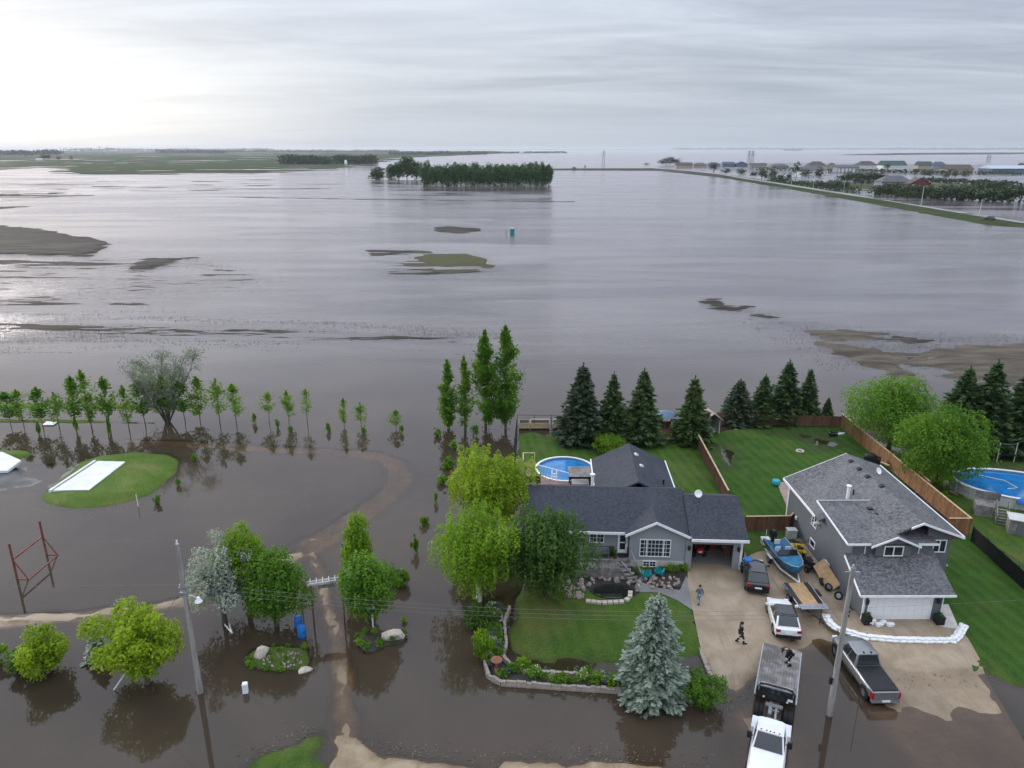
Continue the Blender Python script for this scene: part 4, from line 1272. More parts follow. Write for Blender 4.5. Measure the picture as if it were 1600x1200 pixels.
def house_one():
    Hh = thing('bungalow', 'grey-blue bungalow with charcoal roof and open double garage', 'house', (9.9, 54.7, 0.30), R(-3))
    # walls (thin shells, garage hollow)
    w = MB()
    w.box(-8.4, 0.1, 0.6, 0.75, -.3, 3.05)
    w.box(-8.4, -8.25, 0.75, 8.6, -.3, 3.0)
    w.box(-8.25, 4.7, 8.45, 8.6, -.3, 3.0)
    w.box(-0.05, 0.1, 0.0, 0.6, 0.62, 3.2)
    w.prism([(0.1, 0.62), (4.6, 0.62), (4.6, 2.90), (2.05, 4.10), (0.1, 3.12)], 1, 0.0, 0.15)
    w.build('wall', m_side1, Hh)
    w = MB()
    w.box(4.62, 5.15, -.10, 0.05, -.3, 2.9)
    w.box(8.55, 9.25, -.10, 0.05, -.3, 2.9)
    w.box(5.15, 8.55, -.10, 0.05, 2.35, 2.9)
    w.box(9.1, 9.25, 0.05, 7.6, -.3, 2.9)
    w.box(4.62, 9.1, 7.45, 7.6, -.3, 2.9)
    w.box(4.6, 4.75, 0.05, 7.45, -.3, 2.9)
    w.prism([(-.1, 2.9), (7.6, 2.9), (3.75, 4.6)], 0, 9.1, 9.24)
    w.build('garage_wall', m_side1, Hh)
    w = MB().box(-2.0, -1.85, 8.6, 14.9, -.3, 2.95).box(4.35, 4.5, 8.6, 14.9, -.3, 2.95)
    w.prism([(-2.0, -.3), (4.5, -.3), (4.5, 2.95), (1.25, 4.7), (-2.0, 2.95)], 1, 14.9, 15.05)
    w.build('wing_wall', m_side1, Hh)
    w = MB().prism([(0.6, 3.0), (8.6, 3.0), (4.6, 4.85)], 0, -8.4, -8.26)
    w.build('gable_wall', m_side1, Hh)
    MB().box(0.08, 4.62, -0.03, 0.58, -.3, 0.615).build('foundation', m_conc, Hh)
    MB().box(4.75, 9.1, -0.08, 7.45, -.25, 0.02).build('garage_floor', m_pave, Hh)
    # roof
    r = MB()
    roof_pair(r, -8.85, 4.85, 0.1, 4.6, 9.1, 3.12, 5.12, 3.1)
    rf = r.build('roof', m_roof1, Hh)
    r = MB()
    roof_pair(r, 4.86, 9.62, -0.55, 3.75, 8.05, 3.02, 4.95, 3.02)
    r.build('garage_roof', m_roof1, Hh)
    r = MB()
    r.slab([(-0.45, -.38, 3.14), (2.05, -.38, 4.38), (2.05, 2.95, 4.38), (-0.45, 0.12, 3.14)], 0.14)
    r.slab([(2.05, -.38, 4.38), (4.95, -.38, 3.06), (4.95, 0.12, 3.06), (2.05, 2.95, 4.38)], 0.14)
    r.build('cross_gable_roof', m_roof1, Hh)
    r = MB()
    roof_pair_v(r, 6.2, 15.4, -2.5, 1.25, 5.0, 3.05, 4.95, 3.05)
    r.build('wing_roof', m_roof1, Hh)
    # trim
    t = MB()
    t.box(-8.85, -0.45, 0.04, 0.10, 2.90, 3.13)
    t.box(4.95, 9.66, -.62, -.552, 2.80, 3.04)
    t.slab([(-0.48, -.45, 3.17), (2.05, -.45, 4.43), (2.05, -.385, 4.43), (-0.48, -.385, 3.17)], 0.22)
    t.slab([(2.05, -.45, 4.43), (4.99, -.45, 3.10), (4.99, -.385, 3.10), (2.05, -.385, 4.43)], 0.22)
    t.build('front_fascia', m_white, Hh)
    MB().box(-2.61, -2.505, 6.6, 15.41, 2.85, 3.09).build('wing_gutter', m_white, Hh)
    MB().box(5.005, 5.11, 6.9, 15.41, 2.85, 3.09).build('wing_gutter', m_white, Hh)
    t = MB().box(9.12, 9.30, -.16, -.10, -.3, 2.8).box(9.25, 9.31, -.10, 0.06, -.3, 2.8)
    t.build('corner_trim', m_white, Hh)
    t = MB().box(5.03, 5.15, -.13, -.10, 0, 2.45).box(8.55, 8.67, -.13, -.10, 0, 2.45).box(5.15, 8.55, -.13, -.10, 2.35, 2.45)
    t.build('garage_door_frame', m_side1, Hh)
    t = MB()
    for k in range(4):
        t.box(5.2, 8.5, 0.4 + k * 0.62, 0.98 + k * 0.62, 2.46, 2.5)
    t.build('raised_garage_door', m_white, Hh)
    # openings
    window(Hh, (2.1, 0.0, 1.80), 2.45, 1.5, 'u', -1, 8, 4, name='picture_window', mull=(-0.29, 0.29))
    window(Hh, (1.7, -0.03, 0.30), 1.0, 0.46, 'u', -1, 4, 2, name='basement_window', mull=(0.0,))
    window(Hh, (-2.75, 0.6, 2.30), 1.1, 0.8, 'u', -1, 4, 2, name='bedroom_window', mull=(0.0,))
    d = MB().box(-0.98, -0.90, 0.50, 0.6, 0.95, 2.95).box(-0.22, -0.14, 0.50, 0.6, 0.95, 2.95).box(-0.90, -0.22, 0.50, 0.6, 2.87, 2.95)
    d = d.build('door_frame', m_white, Hh)
    dd = MB().box(-0.90, -0.80, 0.53, 0.6, 0.95, 2.87).box(-0.32, -0.22, 0.53, 0.6, 0.95, 2.87).box(-0.80, -0.32, 0.53, 0.6, 2.76, 2.87).box(-0.80, -0.32, 0.53, 0.6, 1.88, 1.96).box(-0.80, -0.32, 0.53, 0.6, 0.95, 1.25)
    dd = dd.build('front_door', m_white, Hh)
    MB().box(-0.80, -0.32, 0.56, 0.585, 1.25, 2.76).build('pane', m_glass, dd)
    MB().box(-0.36, -0.30, 0.46, 0.53, 1.85, 1.98).build('handle', m_iron, dd)
    lantern(Hh, (0.03, 0.55, 2.4))
    lantern(Hh, (4.88, -.11, 1.95))
    lantern(Hh, (8.95, -.11, 1.95))
    # roof furniture
    for (u, v, z) in [(1.75, 12.9, 4.72), (2.0, 10.5, 4.58)]:
        MB().box(-.17, .17, -.14, .14, -.1, .16).build('roof_vent', m_white, Hh, loc=(u, v, z), rot=(0, R(28), 0.5))
    MB().tube([(3.9, 8.6, 3.4), (3.9, 8.6, 4.1)], 0.09, 8).build('vent_stack', m_black, Hh)
    p = MB().tube([(-2.9, 6.3, 4.0), (-2.9, 6.3, 5.45)], 0.14, 10).lathe([(0.24, 0), (0.24, 0.06), (0.02, 0.16)], 10, (-2.9, 6.3, 5.5))
    p.build('white_flue', m_white, Hh)
    dsh = MB().lathe([(0.0, 0.0), (0.2, 0.03), (0.34, 0.11), (0.34, 0.13), (0.0, 0.03)], 16)
    ds = dsh.build('satellite_dish', m_white, Hh, 40, loc=(6.0, 3.3, 5.3), rot=(R(62), 0, R(8)))
    MB().tube([(0, -.05, -.02), (0, -.35, -.1)], 0.025, 5).build('dish_arm', m_steel, ds)
    # front deck with stairs
    dk = MB()
    for k in range(14):
        dk.box(-4.6, -0.95, -2.05 + k * 0.19, -2.05 + k * 0.19 + 0.175, 0.78, 0.82)
    D = dk.build('front_deck', m_wood_grey, Hh)
    b = MB().box(-4.6, -0.95, -2.06, -2.03, 0.1, 0.76)
    b.build('deck_skirt', m_wood_grey, D)
    s = MB()
    for k in range(5):
        s.box(-0.93, 0.05, 0.25 - k * 0.52, 0.77 - k * 0.52, 0.74 - k * 0.16, 0.80 - k * 0.16)
    s.box(-0.93, 0.05, -0.2, 0.55, 0.0, 0.73)
    s.build('stair', m_wood_grey, Hh)
    rl = MB()
    rl.beam((-4.6, -2.0, 1.72), (-0.95, -2.0, 1.72), 0.10, 0.06)
    rl.beam((-4.6, -2.0, 0.92), (-0.95, -2.0, 0.92), 0.06, 0.05)
    rl.beam((-0.95, -2.0, 1.72), (-0.05, -3.0, 1.05), 0.10, 0.06)
    rl.beam((0.10, 0.35, 1.75), (0.10, -1.0, 1.72), 0.10, 0.06)
    rl.beam((0.10, -1.0, 1.72), (0.72, -2.6, 0.95), 0.10, 0.06)
    R1 = rl.build('deck_railing', m_wood_grey, Hh)
    bal = MB()
    for k in range(31):
        u = -4.5 + k * 0.118
        bal.box(u - .018, u + .018, -2.02, -1.98, 0.9, 1.70)
    props(bal.build('balusters', m_wood_grey, R1), kind='stuff')
    bal = MB()
    for k in range(7):
        f = k / 6
        bal.box(-0.95 + .9 * f - .018, -0.95 + .9 * f + .018, -2.0 - f - .018, -2.0 - f + .018, 0.85 - .6 * f, 1.68 - .66 * f)
        bal.box(0.10 + .62 * f - .018, 0.10 + .62 * f + .018, -1.0 - 1.6 * f - .018, -1.0 - 1.6 * f + .018, 0.85 - .6 * f, 1.68 - .72 * f)
    props(bal.build('stair_balusters', m_wood_grey, R1), kind='stuff')
    st = MB()
    for k in range(4):
        st.slab([(-0.88 + .25 * k, -2.1 - .26 * k, .72 - .17 * k), (-0.02 + .25 * k, -2.1 - .26 * k + .3, .72 - .17 * k), (-0.02 + .25 * k, -1.8 - .26 * k + .3, .72 - .17 * k), (-0.88 + .25 * k, -1.8 - .26 * k, .72 - .17 * k)], 0.06)
    st.build('lower_stair', m_wood_grey, Hh)
    MB().lathe([(0.5, 0), (0.5, 0.02), (0.0, 0.021)], 18, (-0.56, 0.3, 0.825), 1, 0.6).build('door_mat', m_black, Hh)
    return Hh


def house_two():
    Hh = thing('two_storey_house', 'charcoal two-storey house with mottled grey roof and white garage door', 'house', (26.2, 47.2, 0.30), R(0.3))
    w = MB()
    w.box(0, 0.32, 0, 0.15, -.3, 2.3)
    w.box(5.15, 5.9, 0, 0.15, -.3, 2.3)
    w.box(0.32, 5.15, 0, 0.15, 2.12, 2.3)
    w.prism([(0, -.3), (2.84, -.3), (2.84, 3.62), (0, 2.28)], 0, 0.0, 0.14)
    w.prism([(0, -.3), (3.3, -.3), (3.3, 3.9), (0, 2.28)], 0, 5.76, 5.9)
    w.build('garage_wall', m_side2, Hh)
    w = MB()
    w.prism([(2.85, -.3), (15.8, -.3), (15.8, 4.1), (8.3, 4.1), (8.3, 5.6), (7.7, 5.82), (2.85, 5.02)], 0, -0.01, 0.13)
    w.box(0.13, 5.9, 2.85, 2.99, 2.4, 4.98)
    w.prism([(0.13, -.3), (7.8, -.3), (7.8, 5.35), (5.1, 6.4), (0.13, 4.15)], 1, 15.66, 15.8)
    w.box(0.13, 2.4, 8.16, 8.3, 3.9, 5.55)
    w.prism([(5.9, -.3), (7.8, -.3), (7.8, 5.35), (5.9, 6.1)], 1, 3.3, 3.44)
    w.box(7.66, 7.8, 3.44, 15.66, -.3, 5.35)
    w.build('wall', m_side2, Hh)
    r = MB()
    r.slab([(-.6, -.5, 2.45), (6.4, -.5, 2.45), (6.4, 2.84, 4.02), (-.6, 2.84, 4.02)], 0.14)
    r.slab([(5.91, 2.84, 4.02), (6.4, 2.84, 4.02), (6.4, 3.29, 4.25), (5.91, 3.29, 4.25)], 0.14)
    r.build('garage_roof', m_roof2, Hh)
    r = MB()
    r.slab([(-0.5, 7.9, 4.12), (5.1, 7.9, 6.62), (5.1, 16.15, 6.62), (-0.5, 16.15, 4.12)], 0.16)
    r.slab([(2.9, 2.75, 5.638), (5.1, 2.75, 6.62), (5.1, 7.9, 6.62), (2.9, 7.9, 5.638)], 0.16)
    r.slab([(5.1, 2.75, 6.62), (8.35, 2.75, 5.42), (8.35, 16.15, 5.42), (5.1, 16.15, 6.62)], 0.16)
    r.build('roof', m_roof2, Hh)
    r = MB()
    r.slab([(-0.6, 2.45, 5.02), (6.3, 2.45, 5.02), (6.3, 7.75, 6.02), (-0.95, 7.75, 6.02)], 0.16)
    r.slab([(-0.95, 7.75, 6.02), (5.0, 7.75, 6.02), (5.0, 8.6, 5.7), (-0.6, 8.6, 5.7)], 0.16)
    r.build('front_block_roof', m_roof2, Hh)
    r = MB()
    r.slab([(1.15, 2.15, 4.98), (2.95, 2.15, 5.76), (2.95, 6.4, 5.80), (1.15, 2.5, 5.04)], 0.12)
    r.slab([(2.95, 2.15, 5.76), (4.75, 2.15, 4.98), (4.75, 2.5, 5.04), (2.95, 6.4, 5.80)], 0.12)
    r.build('cross_gable_roof', m_roof2, Hh)
    w = MB().prism([(1.6, 3.98), (4.3, 3.98), (4.3, 4.98), (2.95, 5.56), (1.6, 4.98)], 1, 2.45, 2.85)
    w.build('window_bay', m_side2, Hh)
    # white trim
    t = MB().box(-.62, 6.44, -.57, -.505, 2.31, 2.47)
    t.slab([(-.68, -.5, 2.49), (-.605, -.5, 2.49), (-.605, 2.62, 3.99), (-.68, 2.62, 3.99)], 0.14)
    t.build('garage_fascia', m_white, Hh)
    t = MB().box(-.6, 1.15, 2.38, 2.445, 4.89, 5.05).box(4.75, 6.35, 2.38, 2.445, 4.89, 5.05)
    t.slab([(-.67, 2.4, 5.06), (-.605, 2.4, 5.06), (-.955, 7.75, 6.06), (-1.02, 7.75, 6.06)], 0.14)
    t.box(-1.0, 3.4, 7.72, 7.76, 6.025, 6.06)
    t.slab([(1.05, 2.08, 4.97), (2.95, 2.08, 5.80), (2.95, 2.145, 5.80), (1.05, 2.145, 4.97)], 0.16)
    t.slab([(2.95, 2.08, 5.80), (4.85, 2.08, 4.97), (4.85, 2.145, 4.97), (2.95, 2.145, 5.80)], 0.16)
    t.build('front_fascia', m_white, Hh)
    t = MB()
    t.slab([(6.0, 2.67, 6.30), (8.42, 2.67, 5.42), (8.42, 2.745, 5.42), (6.0, 2.745, 6.30)], 0.17)
    t.slab([(4.2, 2.67, 6.26), (5.1, 2.67, 6.66), (5.1, 2.745, 6.66), (4.2, 2.745, 6.26)], 0.17)
    t.slab([(5.1, 2.67, 6.66), (6.02, 2.67, 6.30), (6.02, 2.745, 6.30), (5.1, 2.745, 6.66)], 0.17)
    t.box(-.58, -.505, 8.65, 16.15, 3.96, 4.16)
    t.slab([(-.5, 16.155, 4.15), (5.1, 16.155, 6.65), (5.1, 16.2, 6.65), (-.5, 16.2, 4.15)], 0.2)
    t.box(8.355, 8.43, 2.75, 16.15, 5.26, 5.46)
    t.build('gutter', m_white, Hh)
    MB().box(-.02, 0.10, -.03, -.001, -.3, 2.25).box(-.045, -.012, -.03, 0.10, -.3, 2.25).build('corner_trim', m_white, Hh)
    MB().box(-.055, -.012, 15.6, 15.8, -.3, 4.0).build('corner_trim', m_white, Hh)
    for u in (0.95, 5.1):
        MB().tube([(u, 2.79, 4.85), (u, 2.79, 4.0)], 0.05, 6).build('downspout', m_white, Hh)
    MB().tube([(5.75, -.2, 2.3), (5.82, -.06, 2.0), (5.82, -.06, 0.1)], 0.05, 6).build('downspout', m_white, Hh)
    # garage door: four rows of panels
    gd = MB().box(0.40, 5.07, 0.04, 0.06, 0, 2.1).build('garage_door', m_white, Hh)
    pm = MB()
    pm.box(-.275, .275, -.02, 0.0, -.235, .235)
    pme = pm.mesh('door_panel', m_white)
    for i in range(4):
        for j in range(8):
            link('door_panel', pme, gd, (0.70 + j * 0.581, 0.04, 0.27 + i * 0.52))
    MB().box(0.32, 0.40, 0.0, 0.06, -.05, 2.1).build('door_jamb', m_white, Hh)
    MB().box(5.07, 5.15, 0.0, 0.06, -.05, 2.1).build('door_jamb', m_white, Hh)
    window(Hh, (2.95, 2.45, 4.42), 1.35, 0.72, 'u', -1, 1, 1, mull=(0.0,))
    window(Hh, (6.95, 3.3, 4.35), 0.9, 0.95, 'u', -1, 1, 1, mull=(0.0,))
    window(Hh, (-0.01, 9.7, 3.1), 0.9, 0.95, 'v', -1, 1, 2, mull=(0.0,))
    window(Hh, (-0.01, 9.5, 1.0), 0.9, 0.55, 'v', -1, 1, 1)
    window(Hh, (-0.01, 6.4, 0.75), 0.7, 0.5, 'v', -1, 2, 1)
    for u, v in [(4.8, 14.6), (4.8, 12.9), (4.8, 11.3), (5.0, 9.2)]:
        z = 6.62 - abs(5.1 - u) * 0.446
        MB().prism([(-.2, -.05), (.2, -.05), (.15, .17), (-.15, .10)], 1, -.2, .2).build('roof_vent', m_black, Hh, loc=(u, v, z))
    MB().box(-.2, .2, -.14, .14, 0, .14).build('roof_vent', m_black, Hh, loc=(2.9, 6.6, 5.78))
    MB().box(-.2, .2, -.14, .14, 0, .14).build('roof_vent', m_black, Hh, loc=(3.1, 5.9, 5.65))
    p = MB().tube([(2.1, 8.9, 5.0), (2.1, 8.9, 6.7)], 0.13, 10).lathe([(0.22, 0), (0.22, 0.07), (0.05, 0.15)], 10, (2.1, 8.9, 6.75))
    p.build('white_flue', m_white, Hh)
    MB().tube([(2.9, 9.6, 5.3), (2.9, 9.6, 6.1)], 0.07, 8).build('vent_stack', m_black, Hh)
    ds = MB().lathe([(0.0, 0.0), (0.18, 0.03), (0.3, 0.1), (0.3, 0.12), (0.0, 0.03)], 14).build('satellite_dish', m_white, Hh, 40, loc=(6.0, 12.0, 6.72), rot=(R(60), 0, R(30)))
    MB().tube([(0, 0, 0), (0, -.2, -.5)], 0.03, 5).build('dish_arm', m_steel, ds)
    for u in (0.16, 5.45):
        lantern(Hh, (u, 0.0, 1.6))
    MB().box(-.14, -.02, 13.2, 13.45, 1.3, 1.6).build('electric_meter', m_white, Hh)
    MB().box(-.5, -.02, 8.7, 9.0, 3.3, 3.4).build('dryer_hood', m_white, Hh)
    # concrete side step
    return Hh


H1 = house_one()
H2 = house_two()


# ------------------------------------------------------------------ fences
def plank_panel(L, h, mat, th=0.03, pw=0.14):
    mb = MB()
    n = max(2, int(L / pw))
    rg = random.Random(int(L * 100))
    for i in range(n):
        a = i * L / n
        o = (i % 2) * 0.016
        mb.box(a + 0.005, a + L / n - 0.005, -th / 2 + o, th / 2 + o, 0.05, h + rg.uniform(-0.015, 0.015))
    mb.box(0, L, th / 2 + 0.018, th / 2 + 0.06, 0.35, 0.44).box(0, L, th / 2 + 0.018, th / 2 + 0.06, h - 0.4, h - 0.31)
    return mb.mesh('panel', mat)


def fence(label, pts, h, mat, cap, name='wooden_fence', span=2.3, flip=False):
    """pts: world ground points along the run"""
    pts = [Vector(p) for p in pts]
    root = thing(name, label, 'fence', pts[0])
    cache = {}
    for i in range(len(pts) - 1):
        a, b = pts[i], pts[i + 1]
        d = (b - a).to_2d()
        L = d.length
        ang = math.atan2(d.y, d.x)
        n = max(1, round(L / span))
        for k in range(n):
            p = a.lerp(b, k / n) - pts[0]
            key = round(L / n, 3)
            if key not in cache:
                cache[key] = plank_panel(L / n, h, mat)
            link('panel', cache[key], root, p, (0, 0, ang))
            MB().box(-.055, .055, -.055 + .075, .055 + .075, -.3, h + 0.03).build('post', mat, root, loc=p, rot=(0, 0, ang))
            if cap:
                q = a.lerp(b, (k + 1) / n) - a.lerp(b, k / n)
                MB().beam((0, 0, h + 0.045), (q.x, q.y, q.z + h + 0.045), 0.17, 0.045).build('cap_rail', cap, root, loc=p)
        if i == len(pts) - 2:
            MB().box(-.055, .055, -.055 + .075, .055 + .075, -.3, h + 0.03).build('post', mat, root, loc=b - pts[0], rot=(0, 0, ang))
    return root


zf = 0.25
fence('reddish board fence running between the two back yards', [G(1086, 694, zf), G(1136, 792, zf)], 1.75, m_wood_brown, m_wood_cap)
fence('tall cedar fence with pale cap rail along the right side of the two-storey house', [G(1313, 668, zf), G(1512, 838, zf)], 1.8, m_wood_new, m_wood_cap)
fence('brown board fence behind the row of spruces', [G(1120, 662, zf), G(1313, 668, zf)], 1.5, m_wood_brown, None)
fence('brown board fence with gate between bungalow and two-storey house', [G(1163, 831, zf), G(1232, 830, zf), G(1248, 815, zf)], 1.55, m_wood_brown, m_wood_cap)
fence('short cedar return fence joining the two-storey house to the tall cedar fence', [G(1478, 838, zf), G(1512, 838, zf)], 1.8, m_wood_new, m_wood_cap)
fence('short cedar fence stub halfway along the two-storey house', [G(1432, 762, zf), G(1448, 778, zf)], 1.8, m_wood_new, m_wood_cap)
fence('black board fence on the right beside the dark green side lawn', [G(1516, 846, zf), G(1640, 960, zf)], 1.5, m_black, None, name='black_fence')


def chain_fence():
    a, b, c = G(804, 708, 0.2), G(808, 668, 0.1), G(888, 669, 0.1)
    root = thing('wire_fence', 'thin black wire fence at the back left corner of the back lawn', 'fence', a)
    run = [a, b, c]
    for i in range(2):
        n = 3
        for k in range(n + (i == 1)):
            p = run[i].lerp(run[i + 1], k / n) - a
            MB().tube([(0, 0, -.3), (0, 0, 1.75)], 0.04, 6).build('post', m_iron, root, loc=p)
        d = run[i + 1] - run[i]
        for z in (0.15, 1.7):
            MB().tube([run[i] - a + Vector((0, 0, z)), run[i + 1] - a + Vector((0, 0, z))], 0.025, 5).build('rail', m_iron, root)
        mb = MB()
        L = d.length
        m = int(L / 0.35)
        for k in range(m):
            for s in (0, 1):
                p0 = run[i] - a + d * (k / m) + Vector((0, 0, 0.15 + 1.55 * s))
                p1 = run[i] - a + d * min(1, (k + 4) / m) + Vector((0, 0, 0.15 + 1.55 * (1 - s)))
                mb.tube([p0, p1], 0.006, 3, False)
        mb.build('wire_mesh', m_iron, root)


chain_fence()


# ------------------------------------------------------------------ pools and decks
def pool(label, c, rx, ry, rz, h, name='round_pool', wl=0.16):
    t = thing(name, label, 'pool', c, rz)
    n = 40
    w = MB().lathe([(1.0, -.2), (1.0, h), (0.985, h), (0.985, 0.05)], n, (0, 0, 0), rx, ry, False).build('wall', m_poolwall, t, 40)
    MB().lathe([(1.025, h - .03), (1.03, h + .05), (0.955, h + .06), (0.955, h - .02), (1.025, h - .03)], n, (0, 0, 0), rx, ry, False).build('rim', m_white, t, 40)
    MB().lathe([(0.984, h - wl - .01), (0.984, h - wl), (0.0, h - wl + .001)], n, (0, 0, 0), rx, ry).build('water', m_poolwater, t)
    for k in range(18):
        a = 6.283 * k / 18
        MB().box(-.05, .05, -.09, .09, -.1, h).build('upright', m_poolwall, t, loc=(math.cos(a) * rx * 1.012, math.sin(a) * ry * 1.012, 0), rot=(0, 0, math.atan2(math.sin(a) / ry, math.cos(a) / rx)))
    return t


pc = AtY(884, 733, 64.2)
pool1 = pool('round above-ground pool with bright blue water behind the bungalow', (5.65, 71.9, 0.25), 3.12, 3.12, 0, 1.28)
MB().tube([(-2.95, 0.75, 1.40), (0.5, -1.5, 1.40)], 0.045, 6).build('vacuum_hose', m_white, pool1)
ld = MB()
for s in (-.24, .24):
    ld.tube([(-1.3 + s, -3.1, 0.9), (-1.3 + s, -2.95, 2.15), (-1.3 + s, -2.65, 2.35), (-1.3 + s, -2.4, 2.1), (-1.3 + s, -2.4, 0.9)], 0.045, 6)
for z in (1.15, 1.45, 1.75):
    ld.box(-1.54, -1.06, -2.47, -2.33, z, z + .04)
ld.build('ladder', m_white, pool1)

p2 = G(1560, 792, 0.25)
q0, q1 = G(1492, 742, 1.35), G(1600, 762, 1.35)
pool2 = pool('big oval above-ground pool at the right edge behind the cedar fence', (51.6, 68.0, 0.22), 6.2, 3.7, R(-20), 1.25, name='oval_pool')
MB().tube([(-3.4, 1.6, 1.16), (-1.2, 0.9, 1.16), (-.4, -.6, 1.16), (-1.4, -1.2, 1.16)], 0.04, 5).build('vacuum_hose', m_offwhite, pool2)
MB().lathe([(1.10, -.05), (1.10, 0.10), (1.02, 0.11), (1.02, -.05)], 40, (0, 0, 0), 6.2, 3.7, False).build('gravel_ring', m_edging, pool2)


def back_deck():
    t = thing('pool_deck', 'reddish wooden deck around the left of the round pool', 'deck', (1.15, 67.9, 0.25))
    # boards run front to back
    bw = 0.19
    for i, u in enumerate(np.arange(0.0, 1.35, bw)):
        MB().box(u, u + bw - .012, -.6, 5.6, 1.25, 1.29).build('board', m_deck_red, t)
    for u in np.arange(1.36, 5.3, bw):
        v1 = 1.0 if u > 2.6 else 2.2
        MB().box(u, u + bw - .012, -.6, v1, 1.25, 1.29).build('board', m_deck_red, t)
    MB().box(0, 5.3, -.58, 0.5, 1.1, 1.245).box(0.02, 1.3, 0.5, 5.55, 1.1, 1.245).build('joist_frame', m_deck_red, t)
    for u, v in ((0.1, -.5), (0.1, 2.5), (0.1, 5.4), (1.2, 5.4), (5.1, -.4), (2.6, -.4)):
        MB().box(u - .06, u + .06, v - .06, v + .06, -.3, 1.1).build('post', m_deck_red, t)
    rl = MB().box(0.0, 0.1, 5.5, 5.6, 1.29, 2.4).box(1.25, 1.35, 5.5, 5.6, 1.29, 2.4).box(0, 1.35, 5.49, 5.61, 2.4, 2.47).box(0.0, 0.1, 3.6, 3.7, 1.29, 2.4).box(-.01, 0.11, 3.6, 5.5, 2.4, 2.47)
    rl.build('railing', m_wood_cap, t)
    rl = MB().box(0.0, 0.08, -.6, -.5, 0.2, 2.2).box(0.0, 0.08, -.6, 2.2, 0.25, 1.05)
    rl.build('skirting', m_red, t)
    b = thing('patio_bench', 'dark slatted bench on the reddish deck beside the lime-green tree', 'bench', (1.4, 67.6, 1.55))
    MB().box(0, 1.5, 0, .45, .38, .44).build('seat', m_black, b)
    MB().box(0, 1.5, .45, .5, .44, .85).build('backrest', m_black, b)
    for x in (.05, 1.4):
        MB().box(x, x + .06, 0, .45, 0, .38).build('leg', m_black, b)


back_deck()


def gazebo():
    c = Vector((8.0, 62.6, 1.5))
    t = thing('hot_tub_shelter', 'grey flat canopy shelter beside the round pool', 'shelter', (5.8, 66.6, 0.3))
    for u, v in ((0.05, 0.05), (2.15, 0.05), (0.05, 1.9), (2.15, 1.9)):
        MB().box(u - .06, u + .06, v - .06, v + .06, 0, 2.75).build('post', m_black, t)
    for k in range(9):
        MB().box(-.15, 2.35, -.15 + k * 0.25, -.15 + k * 0.25 + .235, 2.78 + k * 0.012, 2.83 + k * 0.012).build('roof_board', m_wood_grey, t)
    MB().box(-.15, 2.35, -.2, -.15, 2.6, 2.8).build('fascia', m_black, t)
    h = thing('hot_tub', 'pale hot tub under the grey canopy shelter', 'hot tub', (6.05, 66.9, 0.3))
    MB().box(0, 1.6, 0, 1.5, 0, 1.75).build('cabinet', m_wood_grey, h)
    MB().box(-.04, 1.64, -.04, 1.54, 1.75, 1.86).build('cover', m_offwhite, h)


gazebo()


# ------------------------------------------------------------------ vehicles (local: +Y is forward, z = 0 on the ground)
def sec(y, w, b, s, t, wt):
    """closed body section at station y: half width w, bottom b, shoulder s, top t, half width at top wt"""
    h = [(w * 0.86, b), (w * 0.97, b + 0.12), (w, (b + s) * 0.5), (w * 0.985, s), (wt, t - 0.03), (wt * 0.8, t)]
    return [(x, y, z) for x, z in h] + [(-x, y, z) for x, z in reversed(h)]


def wheel_meshes(r, w, key, cache={}):
    if key not in cache:
        prof = [(r * 0.60, -w / 2), (r * 0.93, -w / 2), (r, -w / 2 + .04), (r, w / 2 - .04), (r * 0.93, w / 2), (r * 0.60, w / 2), (r * 0.60, -w / 2)]
        ty = MB().lathe(prof, 20, cap=False).mesh('tyre', m_rubber, 40)
        rm = MB().lathe([(r * 0.61, -w / 2 + .03), (r * 0.61, w / 2 - .02), (r * 0.54, w / 2 - .01), (r * 0.50, w / 2 - .06), (r * 0.15, w / 2 - .05), (r * 0.12, w / 2 - .01)], 20)
        for k in range(5):
            a = 6.283 * k / 5
            rm.beam((math.cos(a) * r * .1, math.sin(a) * r * .1, w / 2 - .035), (math.cos(a) * r * .55, math.sin(a) * r * .55, w / 2 - .03), r * .16, .05)
        cache[key] = (ty, rm.mesh('rim', m_alloy, 40))
    return cache[key]


def add_wheel(parent, x, y, r, w, key, name='wheel'):
    ty, rm = wheel_meshes(r, w, key)
    e = bpy.data.objects.new(name, None)
    COL.objects.link(e)
    e.parent = parent
    e.location = (x, y, r)
    e.rotation_euler = (0, math.pi / 2 if x > 0 else -math.pi / 2, 0)
    link('tyre', ty, e)
    link('rim', rm, e)


def quadpanel(parent, name, pts, mat, th=0.02, n=None):
    p = [Vector(q) for q in pts]
    nn = (p[1] - p[0]).cross(p[2] - p[0]).normalized()
    if n is not None and nn.dot(Vector(n)) < 0:
        nn = -nn
    a = [q + nn * 0.012 for q in p]
    b = [q - nn * th for q in p]
    k = len(p)
    m = MB().add(a + b, [tuple(range(k)), tuple(reversed(range(k, 2 * k)))] + [(i, i + k, (i + 1) % k + k, (i + 1) % k) for i in range(k)])
    return m.build(name, mat, parent)


